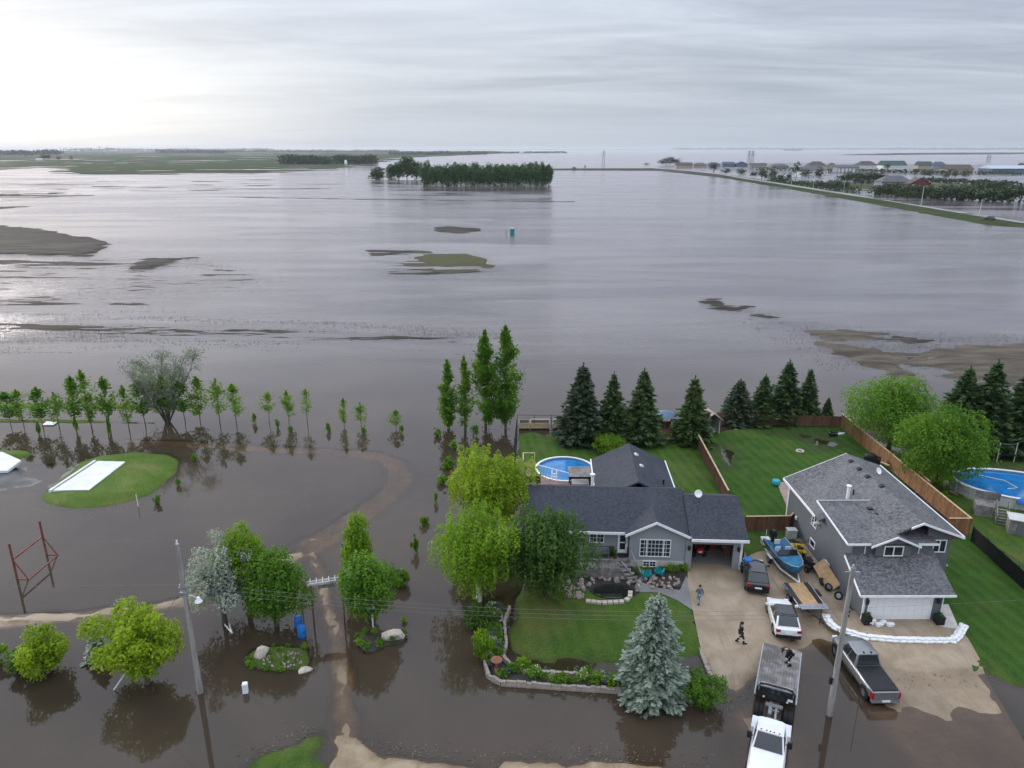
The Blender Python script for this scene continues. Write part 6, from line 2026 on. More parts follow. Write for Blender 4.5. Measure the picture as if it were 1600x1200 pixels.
# ------------------------------------------------------------------ entrance arch, barrels and beds at left
def arch():
    a, b = Vector((-14.9, 47.3, 0)), Vector((-12.75, 47.9, 0))
    t = thing('entrance_arch', 'white slatted entrance arch with hanging sign over the flooded path', 'arch', a)
    d = b - a
    for p in (Vector((0, 0, 0)), d):
        MB().tube([p + Vector((0, 0, -.4)), p + Vector((0, 0, 3.35))], .065, 7).build('post', m_rust, t)
    n = d.normalized()
    q = Vector((-n.y, n.x, 0))
    for k, o in enumerate((-.16, .16)):
        MB().beam(q * o - n * .25 + Vector((0, 0, 3.4)), d + q * o + n * .25 + Vector((0, 0, 3.4)), .08, .16).build('beam', m_poolwall, t)
    for k in range(6):
        p = d * (k / 5)
        MB().beam(p - q * .38 + Vector((0, 0, 3.52)), p + q * .38 + Vector((0, 0, 3.52)), .06, .08).build('slat', m_poolwall, t)
    m = d * .5
    MB().beam(m - n * .6 - q * .1 + Vector((0, 0, 3.05)), m + n * .6 - q * .1 + Vector((0, 0, 3.05)), .04, .28).build('hanging_sign', m_wood_grey, t)
    for s in (-.5, .5):
        MB().tube([m + n * s - q * .1 + Vector((0, 0, 3.18)), m + n * s - q * .1 + Vector((0, 0, 3.36))], .012, 4).build('sign_chain', m_iron, t)


arch()


def barrel(label, loc, tilt=0, mat=None, h=.92, r=.30):
    t = thing('plastic_barrel', label, 'barrel', loc)
    t.rotation_euler = (tilt, 0, .3)
    MB().lathe([(r * .86, 0), (r * .95, .04), (r, .3 * h), (r * 1.03, .34 * h), (r, .38 * h), (r, .64 * h), (r * 1.03, .68 * h), (r, .72 * h), (r * .95, h - .04), (r * .86, h)], 18).build('drum', mat or m_blue, t, 40)
    MB().lathe([(r * .90, h - .03), (r * .92, h + .01), (r * .80, h + .012), (r * .80, h - .02), (0.001, h - .021)], 18).build('lid', mat or m_blue, t, 40)
    return t


g = G(472, 994, 0)
barrel('upright blue barrel beside the entrance arch, nearer of two', (g.x, g.y, -.15), 0, h=.98, r=.31)
g = G(468, 980, 0)
barrel('blue barrel behind another one beside the entrance arch', (g.x - .12, g.y + .15, -.2), R(-14), h=.95, r=.31)
barrel('blue barrel at the right corner of the open garage', (19.7, 54.0, .33), 0, h=1.1, r=.38)


def birdhouse():
    g = G(583, 980, 0)
    t = thing('birdhouse', 'white birdhouse on a post beside the entrance bed boulder', 'birdhouse', g)
    MB().box(-.05, .05, -.05, .05, -.4, 1.7).build('post', m_white, t)
    b = MB().box(-.2, .2, -.18, .18, 1.7, 2.1).build('box', m_white, t)
    MB().prism([(-.28, 2.08), (.28, 2.08), (0, 2.34)], 1, -.25, .25).build('roof', m_offwhite, t)


birdhouse()


def pedestal():
    g = G(384, 1082, 0)
    t = thing('utility_pedestal', 'pale grey utility pedestal standing in the flood near the entrance bed', 'pedestal', g, .2)
    MB().box(-.17, .17, -.13, .13, -.2, .62).build('cabinet', m_offwhite, t)
    MB().prism([(-.19, .62), (.19, .62), (.14, .74), (-.14, .74)], 1, -.15, .15).build('cap', m_white, t)


pedestal()
ROCKS = [rock_mesh('boulder', m_stone, 200 + i, 1, 1, 1) for i in range(4)]
for i, (px, py, sx, sy, sz, rz, lb) in enumerate([(409, 1024, .62, .48, .55, .5, 'pale angular boulder at the left end of the entrance rock bed'), (478, 1052, .60, .42, .42, .6, 'pale boulder at the right end of the entrance rock bed'), (615, 996, .98, .48, .55, .18, 'long pale boulder in the bed by the birdhouse'), (773, 1003, .34, .30, .40, 0, 'grey boulder standing in the front flower bed edge'), (397, 1087, .14, .12, .12, 0, 'small white stone beside the utility pedestal')]):
    g = GG(px, py)
    o = link('boulder', ROCKS[i % 4], None, (g.x, g.y, g.z + sz * .35), (0, 0, rz), (sx, sy, sz))
    props(o, lb, 'boulder')

# low plants of the two entrance beds
TUFT = [lobed_crown('leaves', L_green if i != 1 else L_fresh, 0.0, .9, 0.55, 8, 330, 0.17, 210 + i, lobe=.4) for i in range(3)]


def tuft(label, px, py, s, i, group, name='garden_plant', h=1.0):
    g = GG(px, py)
    t = thing(name, label, 'plant', (g.x, g.y, max(g.z, -.05)), i * 1.1, group)
    link('leaves', TUFT[i % 3], t, scale=(s, s, s * h))
    return t


for i, (px, py, s) in enumerate(sorted([(425, 1032, .42), (447, 1030, .40), (417, 1047, .45), (440, 1049, .45), (476, 1014, .5), (452, 1012, .4), (436, 1018, .45), (390, 1044, .5), (388, 1036, .45), (396, 1049, .5), (428, 1012, .4)])):
    tuft(ORD[i] + ' small plant from the left in the entrance rock bed', px, py, s, i, 'plants of the entrance rock bed')
for i, (px, py, s) in enumerate(sorted([(560, 998, .6), (572, 990, .6), (573, 1014, .7), (594, 1010, .8), (614, 1002, .6), (632, 994, .65), (585, 990, .5), (632, 976, .5), (562, 1008, .6)])):
    tuft(ORD[i] + ' low plant from the left around the long pale boulder', px, py, s, i, 'plants of the birdhouse bed')


def driftwood(label, px, py, pts, r, mat=m_bark):
    g = GG(px, py)
    mb = MB()
    for p in pts:
        mb.tube(p, r, 5)
    props(mb.build('driftwood', mat, None, loc=(g.x, g.y, max(g.z, 0) + .03)), label, 'driftwood')


driftwood('dark twisted root in the entrance rock bed', 460, 1036, [[(0, 0, 0), (.15, .2, .35), (.1, .5, .75)], [(.15, .2, .35), (.5, .4, .6)], [(0, 0, 0), (-.3, -.3, .15)]], .05)
driftwood('two pale split boards floating below the silver-leaved tree', 358, 988, [[(-.5, .55, 0), (.45, -.5, .02)], [(-.2, .65, .02), (.4, -.5, .05)]], .06, m_offwhite)
driftwood('dark branch debris near the birdhouse bed', 578, 1004, [[(0, 0, 0), (.2, .2, .4)], [(0, 0, 0), (-.3, .1, .25)]], .05)
driftwood('rusty stake slanting beside the blue barrels', 474, 968, [[(0, 0, -.2), (.05, 0, 1.8)]], .045, m_rust)
driftwood('white stake standing in water below the grass mound', 217, 795, [[(0, 0, -.3), (-.05, 0, 1.3)]], .04, m_offwhite)
driftwood('thin survey stake with pink ribbon beside the silver pickup', 1334, 1142, [[(0, 0, -.3), (.02, 0, 1.9)]], .02, m_rust)


def red_frame():
    a, b = G(27, 905, 0), G(73, 867, 0)
    t = thing('steel_frame', 'rusty red steel goal-like frame standing in the flood at left', 'frame', a)
    d = b - a
    n = d.normalized()
    q = Vector((n.y, -n.x, 0))
    up = Vector((0, 0, 1))
    for p in (Vector((0, 0, 0)), d):
        MB().beam(p - up * .5, p + up * 3.3, .13, .13).build('upright', m_rust, t)
        MB().beam(p, p + q * 1.0, .10, .10).build('base_arm', m_rust, t)
        MB().beam(p + q * .95 + up * .03, p + up * 1.8, .08, .08).build('brace', m_rust, t)
        MB().beam(p + q * .95, p + q * .95 - up * .5, .1, .1).build('leg', m_rust, t)
    MB().beam(up * 1.85 + n * .07, d + up * 1.85 - n * .07, .11, .11).build('crossbar', m_rust, t)
    MB().beam(q * 1.0 - n * .05, d + q * 1.0 + n * .05, .10, .10).build('base_bar', m_rust, t)


red_frame()


def slab_thing(name, label, cat, pts, th, mat):
    c = sum((Vector(p) for p in pts), Vector()) / len(pts)
    c.z -= th
    o = MB().slab([Vector(p) - c for p in pts], th).build(name, mat, None, loc=c)
    b = o.modifiers.new('edge', 'BEVEL')
    b.width, b.segments = .03, 2
    return props(o, label, cat)


slab_thing('concrete_slab', 'long white concrete slab lying on the grass mound', 'slab', [G(83, 766, .62), G(139, 765, .74), G(196, 721, .80), G(153, 720, .72)], .40, m_offwhite)
props(MB().beam(G(78, 768, .40), G(149, 721, .62), .28, .35).build('concrete_kerb', m_offwhite), 'pale concrete kerb along the left edge of the white slab', 'kerb')
slab_thing('concrete_slab', 'white slab at the left picture edge above the grey rubble', 'slab', [G(-40, 703, .9), G(4, 706, .9), G(33, 719, .75), G(12, 735, .7), G(-40, 738, .7)], .3, m_offwhite)
slab_thing('floating_board', 'small white board lying in the flood among the poplars', 'board', [G(65, 664, .12), G(84, 664, .12), G(90, 659, .14), G(73, 658, .14)], .06, m_white)

# ------------------------------------------------------------------ front garden of the bungalow
def edging(label, px, name='stone_edging', w=.22, h=.3, base=0.10):
    rg = random.Random(len(px))
    pts = [Vector(G(a, b, base)) for a, b in px]
    t = thing(name, label, 'edging', pts[0])
    variants = []
    for i in range(3):
        bm = MB().box(-.15, .15, -w / 2, w / 2, -.15, h)
        me = bm.mesh('edging_stone', m_edging)
        variants.append(me)
    k = 0
    for i in range(len(pts) - 1):
        d = pts[i + 1] - pts[i]
        n = max(1, int(d.length / .31))
        a = math.atan2(d.y, d.x)
        for j in range(n):
            p = pts[i] + d * ((j + .5) / n) - pts[0]
            p.z += rg.uniform(-.05, .03)
            link('edging_stone', variants[k % 3], t, p, (rg.uniform(-.08, .08), rg.uniform(-.08, .08), a + rg.uniform(-.12, .12)), (d.length / n / .31, rg.uniform(.85, 1.15), rg.uniform(.85, 1.1)))
            k += 1


edging('outer stone edging of the flower bed along the flood', [(757, 1036), (763, 1058), (783, 1069), (830, 1072), (900, 1077), (985, 1082)])
edging('inner stone edging between lawn and flower bed', [(797, 950), (788, 975), (791, 1010), (785, 1028), (801, 1045), (830, 1052), (895, 1056), (975, 1064)])
edging('low paver edging along the driveway side of the front lawn', [(1086, 985), (1100, 1030), (1122, 1085)], w=.3, h=.12)
rgp = random.Random(77)
bedpx = []
for k in range(46):
    f = k / 45
    if f < .45:
        g = f / .45
        px = 772 + rgp.uniform(-8, 10)
        py = 950 + g * 90
    else:
        g = (f - .45) / .55
        px = 778 + g * 195
        py = 1052 + g * 16 + rgp.uniform(-7, 9)
    bedpx.append((px, py))
FLO = lobed_crown('flowers', leaf_mat('white_petals', (.45, .42, .48), (.75, .72, .76), .2), 0.3, .95, 0.5, 8, 60, 0.13, 260, lobe=.4)
LAV = lobed_crown('leaves', leaf_mat('grey_green_herb', (.07, .10, .08), (.15, .19, .15), .2), 0.0, .8, 0.55, 8, 330, 0.15, 261, lobe=.4)
cnt = [0, 0, 0]
for i, (px, py) in enumerate(bedpx):
    kind = rgp.random()
    s = rgp.uniform(.55, 1.05)
    if kind < .62:
        cnt[0] += 1
        t = tuft(ORD[min(cnt[0] - 1, 29)] + ' leafy green perennial following the front flower bed from its upper end', px, py, s, i, 'green perennials of the front flower bed')
    elif kind < .82:
        cnt[1] += 1
        t = tuft(ORD[cnt[1] - 1] + ' white-blooming perennial following the front flower bed from its upper end', px, py, s, i, 'flowering perennials of the front flower bed')
        link('flowers', FLO, t, scale=(s, s, s))
    else:
        g = GG(px, py)
        cnt[2] += 1
        t = thing('garden_plant', ORD[cnt[2] - 1] + ' grey-green perennial following the front flower bed from its upper end', 'plant', g, i, 'grey-green perennials of the front flower bed')
        link('leaves', LAV, t, scale=(s, s, s))


def bird_bath():
    g = GG(776, 1046)
    t = thing('bird_bath', 'terracotta bird bath at the corner of the front flower bed', 'bird bath', g)
    MB().lathe([(.20, 0), (.16, .06), (.09, .12), (.08, .55), (.14, .62)], 14).build('pedestal', m_terracotta, t, 40)
    MB().lathe([(.14, .62), (.36, .72), (.40, .80), (.36, .80), (.10, .68), (0.001, .67)], 18).build('bowl', m_terracotta, t, 40)


bird_bath()
SR = [rock_mesh('rock', m_rock, 230 + i, 1, 1, 1) for i in range(4)]
SR2 = [rock_mesh('rock', M('pinkish_rock', (.36, .27, .24), .9, .3, 1.5, .5, 6), 240 + i, 1, 1, 1) for i in range(2)]


def rocks_in(parent, poly_px, n, smin, smax, seed, base, z=0.0, keep=None):
    rg = random.Random(seed)
    xs, ys = [p[0] for p in poly_px], [p[1] for p in poly_px]
    poly = W(poly_px, base.z)
    k = 0
    tries = 0
    while k < n and tries < 4000:
        tries += 1
        px, py = rg.uniform(min(xs), max(xs)), rg.uniform(min(ys), max(ys))
        g = G(px, py, base.z)
        if float(sdf(poly, np.array([g.x]), np.array([g.y]))[0]) < 0:
            continue
        s = rg.uniform(smin, smax)
        link('rock', (SR + SR2)[rg.randrange(6)], parent, (g.x - base.x, g.y - base.y, z + s * .3), (rg.uniform(0, 6), rg.uniform(0, 1), rg.uniform(0, 6)), (s * rg.uniform(.8, 1.4), s, s * rg.uniform(.6, .9)))
        k += 1


def pond():
    c = G(958, 925, .3)
    t = thing('garden_pond', 'dark garden pond ringed by rocks in front of the wooden deck', 'pond', c)
    n = 20
    ring = [(math.cos(6.283 * i / n) * 1.55, math.sin(6.283 * i / n) * .85) for i in range(n)]
    MB().lathe([(1.0, -.1), (1.0, .10), (.94, .10), (.85, -.12)], 24, (0, 0, 0), 1.75, 1.0, False).build('liner', m_black, t)
    MB().lathe([(.0001, .03), (.92, .031)], 24, (0, 0, 0), 1.75, 1.0, False).build('water', glass_mat('pond_water', (.012, .014, .012), .03), t)
    rocks_in(t, [(880, 934), (892, 906), (925, 902), (932, 912), (915, 920), (912, 936)], 46, .12, .32, 1, c)
    rocks_in(t, [(925, 908), (930, 900), (985, 902), (1004, 914), (1002, 926), (988, 918), (975, 910)], 34, .12, .30, 2, c, .05)
    m = MB()
    pts = [G(915, 941, .3) - c, G(940, 944, .3) - c, G(975, 942, .3) - c, G(984, 936, .3) - c, G(985, 926, .3) - c]
    for i in range(4):
        dd = pts[i + 1] - pts[i]
        k = max(1, int(dd.length / .4))
        for j in range(k):
            link('rim_stone', SRIM, t, pts[i] + dd * ((j + .5) / k) + Vector((0, 0, .1)), (0, 0, math.atan2(dd.y, dd.x)), (1, 1, 1))


SRIM = MB().box(-.19, .19, -.17, .17, -.1, .12).mesh('rim_stone', m_stone)
pond()


def rockery():
    c = G(1040, 912, .35)
    t = thing('rock_garden', 'bed of grey and white rocks in front of the bungalow bay', 'rock garden', c)
    rocks_in(t, [(995, 914), (1000, 902), (1070, 900), (1068, 914), (1055, 922), (1030, 921), (1005, 918)], 48, .08, .22, 3, c)
    c = G(780, 985, .2)
    t = thing('rock_garden', 'strip of small pale stones between side lawn and front flower bed', 'rock garden', c)
    rocks_in(t, [(772, 955), (786, 952), (784, 990), (776, 1000), (770, 985)], 46, .06, .16, 4, c, .05)
    c = G(430, 1030, .15)
    t = thing('rock_garden', 'scatter of small stones in the entrance rock bed', 'rock garden', c)
    rocks_in(t, [(400, 1035), (410, 1022), (470, 1018), (472, 1040), (440, 1046)], 50, .05, .12, 5, c, .02)


rockery()
for i, (px, py, s) in enumerate([(994, 896, .8), (1003, 900, .7), (1012, 897, .75), (1036, 894, .7), (1046, 893, .75), (1055, 893, .75), (1064, 891, .7), (1071, 893, .7)]):
    tuft(ORD[i] + ' dark green shrub from the left under the bungalow picture window', px, py, s, i, 'shrubs under the picture window', 'foundation_shrub', 1.0)


def lawn_chair(label, x, y, rz):
    t = thing('garden_chair', label, 'chair', (x, y, .36), rz)
    MB().slab([(-.26, -.28, .38), (.26, -.28, .38), (.26, .25, .30), (-.26, .25, .30)], .03).build('seat', m_turq, t)
    for k in range(5):
        x0 = -.26 + k * .106
        MB().slab([(x0, .25, .30), (x0 + .09, .25, .30), (x0 + .09, .48, .98 + .05 * (2 - abs(k - 2))), (x0, .48, .98 + .05 * (2 - abs(k - 2)))], .03).build('back_slat', m_turq, t)
    for s in (-1, 1):
        MB().box(*sorted((s * .27, s * .36)), -.32, .35, .54, .57).build('armrest', m_turq, t)
        MB().box(*sorted((s * .28, s * .33)), -.3, -.24, 0, .54).build('leg', m_turq, t)
        MB().box(*sorted((s * .28, s * .33)), .22, .28, 0, .54).build('leg', m_turq, t)


for k, (px, py, lb) in enumerate([(1010, 903, 'left turquoise garden chair in front of the bungalow bay'), (1030, 899, 'right turquoise garden chair in front of the bungalow bay')]):
    g = G(px, py, .36)
    lawn_chair(lb, g.x, g.y, R(175 - 20 * k))


def potted(label, loc, pot, r, h, lm, seed, ph=.7):
    t = thing('potted_plant', label, 'potted plant', loc)
    MB().lathe([(r * .7, 0), (r, h), (r * .88, h), (r * .85, h - .06), (0.001, h - .06)], 14).build('pot', pot, t, 40)
    link('leaves', lobed_crown('leaves', lm, h - .05, h + ph, r * 1.35, 8, 260, .14, seed, lobe=.4), t)


def local_h1(u, v, z):
    a = R(-3)
    return Vector((9.9 + u * math.cos(a) - v * math.sin(a), 54.7 + u * math.sin(a) + v * math.cos(a), .3 + z))


potted('potted plant left of the bungalow front door', local_h1(-1.45, .15, .82), m_black, .2, .35, L_dark, 301)
potted('potted plant on the deck edge left of the stairs', local_h1(-1.25, -.5, .82), m_terracotta, .18, .3, L_dark, 302)
potted('potted plant right of the bungalow front door', local_h1(-.02, .3, .80), m_black, .15, .3, L_dark, 303, .5)


def patio_set():
    p = local_h1(-2.6, -.6, .82)
    t = thing('patio_swing', 'black metal patio swing frame on the front deck', 'swing', p, R(-3))
    for s in (-.9, .9):
        MB().tube([(s, -.4, 0), (s, 0, 1.35), (s, .4, 0)], .03, 5).build('side_frame', m_iron, t)
    MB().tube([(-.9, 0, 1.35), (.9, 0, 1.35)], .03, 5).build('top_bar', m_iron, t)
    MB().box(-.75, .75, -.2, .2, .40, .46).build('seat', m_iron, t)
    for k in range(9):
        MB().box(-.72 + k * .175, -.68 + k * .175, .2, .23, .46, .95).build('back_slat', m_iron, t)


patio_set()


def garage_stuff():
    p = local_h1(6.2, 2.7, .02)
    t = thing('garden_tractor', 'red garden tractor parked inside the open garage', 'tractor', p, R(180))
    MB().loft([[(-.35, .2, .35), (.35, .2, .35), (.35, .2, .95), (-.35, .2, .95)], [(-.33, 1.1, .4), (.33, 1.1, .4), (.3, 1.1, .9), (-.3, 1.1, .9)]]).build('hood', m_red, t)
    MB().box(-.45, .45, -.7, .2, .35, .55).build('body', m_red, t)
    MB().box(-.25, .25, -.6, -.2, .55, .75).build('seat', m_black, t)
    MB().box(-.15, .15, 1.10, 1.12, .5, .66).build('number_board', m_white, t)
    for s in (-1, 1):
        add_wheel(t, s * .5, -.45, .33, .26, ('gt', .33))
        add_wheel(t, s * .45, .85, .22, .2, ('gt2', .22))
    p = local_h1(7.0, 3.0, .02)
    t = thing('round_fan', 'white round fan beside the red tractor in the garage', 'fan', p)
    MB().lathe([(.36, -.08), (.36, .08), (.33, .08), (.33, -.08), (.36, -.08)], 18, cap=False).build('housing', m_white, t, loc=(0, 0, .95), rot=(R(90), 0, 0))
    for k in range(4):
        MB().box(.03, .30, -.08, .08, -.01, .01).build('blade', m_offwhite, t, loc=(0, 0, .95), rot=(R(80), R(90 * k), 0))
    MB().box(-.2, .2, -.15, .15, 0, .08).build('stand_foot', m_black, t)
    MB().tube([(0, 0, .05), (0, 0, .62)], .03, 6).build('stand_post', m_black, t)
    p = local_h1(7.6, 3.2, .02)
    t = thing('tool_cabinet', 'red tool cabinet standing in the garage beside the fan', 'cabinet', p)
    MB().box(-.3, .3, -.22, .22, .08, 1.05).build('case', m_red, t)
    for k in range(5):
        MB().box(-.27, .27, -.245, -.222, .15 + k * .18, .30 + k * .18).build('drawer', m_red, t)
    p = local_h1(8.55, 3.4, .02)
    t = thing('storage_shelf', 'dark shelving with boxes along the right garage wall', 'shelf', p)
    for z in (.3, .9, 1.5):
        MB().box(-.3, .25, -1.5, 1.5, z, z + .04).build('shelf_board', m_wood_brown, t)
    for y in (-1.45, 1.45):
        MB().box(-.3, .25, y - .03, y + .03, 0, 1.8).build('shelf_side', m_wood_brown, t)
    for k in range(6):
        MB().box(-.2, .2, -1.2 + k * .45, -.85 + k * .45, .341 if k % 2 else .941, .70 if k % 2 else 1.25).build('storage_box', m_osb if k % 3 else m_black, t)


garage_stuff()
potted('black tub with plant at the right side of the garage opening', (19.25, 53.7, .33), m_black, .25, .4, L_dark, 304, .3)


# ------------------------------------------------------------------ sandbags
def bag_mesh(seed):
    rg = random.Random(seed)
    bm = bmesh.new()
    bmesh.ops.create_icosphere(bm, subdivisions=2, radius=1)
    for v in bm.verts:
        x, y, z = v.co
        f = lambda q: math.copysign(abs(q) ** .55, q)
        v.co = Vector((f(x) * .29, f(y) * .17, f(z) * .085)) * rg.uniform(.94, 1.05)
    me = bpy.data.meshes.new('sandbag')
    bm.to_mesh(me)
    bm.free()
    me.materials.append(m_sandbag)
    me.shade_smooth()
    return me


BAGS = [bag_mesh(i) for i in range(4)]


def sandbag_wall():
    px = [(1291, 964), (1296, 975), (1310, 985), (1330, 990), (1352, 997), (1400, 1001), (1450, 1002), (1488, 1002), (1496, 996), (1505, 980)]
    pts = [Vector(G(a, b, .33)) for a, b in px]
    t = thing('sandbag_wall', 'curved wall of white sandbags in front of the white garage door', 'sandbags', pts[0])
    rg = random.Random(4)
    for layer in range(2):
        for row in ((-.15, .15) if layer < 1 else (0,)):
            s, carry = 0, (layer % 2) * .3
            for i in range(len(pts) - 1):
                d = pts[i + 1] - pts[i]
                L = d.length
                u = d / L
                n = Vector((-u.y, u.x, 0))
                x = carry
                while x < L:
                    p = pts[i] + u * x + n * row - pts[0]
                    link('sandbag', BAGS[rg.randrange(4)], t, p + Vector((0, 0, .08 + layer * .13)), (rg.uniform(-.1, .1), rg.uniform(-.1, .1), math.atan2(u.y, u.x) + rg.uniform(-.25, .25)))
                    x += .50
                carry = x - L
    t = thing('sandbag_pile', 'small heap of white sandbags at the left foot of the garage door', 'sandbags', (27.0, 46.75, .33))
    for k in range(9):
        link('sandbag', BAGS[k % 4], t, ((k % 4) * .42 - .3, -.1 - .25 * (k % 2), .09 + .13 * (k // 4)), (0, 0, rg.uniform(-.5, .5)))


sandbag_wall()
for k, (x, lb) in enumerate([(26.35, 'black planter left of the white garage door'), (31.75, 'black planter right of the white garage door')]):
    t = thing('square_planter', lb, 'planter', (x, 46.75, .33))
    MB().box(-.28, .28, -.28, .28, 0, .6).box(-.31, .31, -.31, .31, .6, .66).build('tub', m_black, t)
    link('leaves', lobed_crown('leaves', L_dark, .6, 1.0, .25, 7, 120, .12, 320 + k), t)
slab_thing('concrete_path', 'pale concrete path beside the right corner of the garage', 'path', [G(1468, 978, .35), G(1500, 984, .35), G(1482, 944, .35), G(1470, 944, .35)], .1, m_conc)
edging('beige stone ring around a bush at the right corner of the two-storey house', [(1472, 905), (1481, 903), (1483, 893), (1476, 884), (1468, 886)], w=.2, h=.2)


# ------------------------------------------------------------------ things beside and behind the two-storey house
def loose_tyre(label, x, y, z, rot, r=.33):
    ty, rm = wheel_meshes(r, .22, ('lt', r))
    t = thing('spare_wheel', label, 'wheel', (x, y, z))
    t.rotation_euler = rot
    link('tyre', ty, t)
    link('rim', rm, t)


loose_tyre('nearest loose wheel with alloy rim leaning by the house wall', 25.6, 49.9, .62, (R(70), 0, R(-20)))
loose_tyre('middle loose black wheel beside the house wall', 25.3, 51.1, .60, (R(40), 0, R(20)), .32)
loose_tyre('rear loose black wheel beside the house wall', 25.1, 51.9, .60, (R(60), 0, R(60)), .31)
props(MB().slab([(-.6, -1.2, 0), (.6, -1.2, 0), (.95, 1.2, .9), (-.1, 1.2, .9)], .04).build('plywood_sheet', m_osb, None, loc=(25.65, 52.2, .5), rot=(0, R(-40), R(5))), 'tan plywood sheet leaning on the charcoal wall', 'plywood')


def quad_bike(label, x, y, rz, mat, s=1.0):
    t = thing('quad_bike', label, 'quad bike', (x, y, .33), rz)
    t.scale = (s,) * 3
    MB().loft([[(-.2, -.7, .4), (.2, -.7, .4), (.2, -.7, .7), (-.2, -.7, .7)], [(-.25, 0, .35), (.25, 0, .35), (.18, 0, .8), (-.18, 0, .8)], [(-.3, .7, .45), (.3, .7, .45), (.25, .7, .75), (-.25, .7, .75)]]).build('body', mat, t)
    MB().box(-.15, .15, -.5, .1, .76, .86).build('seat', m_black, t)
    MB().tube([(-.4, .25, 1.0), (0, .32, .95), (.4, .25, 1.0)], .025, 5).build('handlebar', m_black, t)
    for sx in (-1, 1):
        for y in (-.5, .55):
            add_wheel(t, sx * .42, y, .27, .22, ('q', .27))
            MB().box(*sorted((sx * .28, sx * .56)), y - .3, y + .3, .58, .62).build('fender', mat, t)


quad_bike('dark quad bike parked along the charcoal side wall', 24.9, 54.2, R(8), m_black)
quad_bike('quad bike with yellow bodywork parked behind the dark one', 24.9, 56.6, R(-12), m_yellow, .95)
props(MB().box(-.4, .4, -.3, .3, 0, .8).box(-.44, .44, -.34, .34, .8, .9).build('storage_bin', m_poolwall, None, loc=(25.3, 59.4, .33)), 'grey storage bin against the side wall near the fence gate', 'bin')
props(MB().box(-.35, .35, -.28, .28, 0, .5).box(-.37, .37, -.3, .3, .5, .6).build('cooler', m_offwhite, None, loc=(22.6, 58.3, .33)), 'white cooler box in front of the brown fence', 'cooler')
for k, (x, y, a, lb) in enumerate([(25.2, 57.9, 1.0, 'dark tangle of bicycle parts near the fence gate'), (24.4, 58.2, .2, 'black push mower with handle near the fence gate')]):
    t = thing('push_mower', lb, 'mower', (x, y, .33), a)
    MB().box(-.3, .3, -.3, .3, .15, .4).build('deck', m_black, t)
    MB().tube([(-.25, -.3, .35), (-.25, -1.0, .95), (.25, -1.0, .95), (.25, -.3, .35)], .025, 5).build('handle', m_iron, t)
    for sx in (-1, 1):
        for yy in (-.28, .28):
            add_wheel(t, sx * .3, yy, .14, .08, ('pm', .14))
slab_thing('patio', 'small paved patio at the back left corner of the two-storey house', 'patio', [G(1214, 754, .42), G(1232, 752, .42), G(1248, 800, .42), G(1234, 802, .42)], .12, M('pink_pavers', (.33, .25, .21), .9, .2, 1.2, .3, 8))
g = G(1212, 758, .33)
barrel('turquoise tub on the patio behind the two-storey house', (g.x, g.y, .4), 0, m_turq, .5, .42)


def ring(label, px, py, r, mat):
    g = GG(px, py)
    pr = [(r + .11 * math.cos(a), .11 + .11 * math.sin(a)) for a in [6.283 * k / 8 for k in range(9)]]
    props(MB().lathe(pr, 20, cap=False).build('tyre_ring', mat, None, 60, loc=(g.x, g.y, g.z)), label, 'ring')


ring('pale ring lying on the wet lawn behind the two-storey house', 1250, 706, .38, m_stone)
ring('small white ring on the back lawn near the light shrub', 925, 695, .34, m_offwhite)


def playset():
    g = G(1362, 726, .3)
    t = thing('barbecue_station', 'dark covered barbecue station with red cylinder between house and cedar fence', 'barbecue', g, R(-35))
    MB().box(-.8, .8, -.5, .5, 0, .95).build('cabinet', m_iron, t)
    MB().lathe([(.5, 0), (.48, .2), (.25, .38), (0.001, .42)], 12, (-.2, 0, .95), 1.3, .9).build('lid', m_black, t, 50)
    MB().lathe([(.16, 0), (.18, .1), (.18, .4), (.08, .52)], 12, (.4, -.7, 0)).build('gas_bottle', m_red, t, 40)
    MB().beam((1.0, -.9, .9), (1.9, -1.4, .9), .25, .06).build('side_board', m_wood_cap, t)


playset()


def gravel_strip():
    pts = W([(1125, 660), (1300, 658), (1300, 664), (1280, 668), (1125, 668)])
    build_sheet('spruce_bed_gravel', pts, m_pave, .8, .06)


gravel_strip()


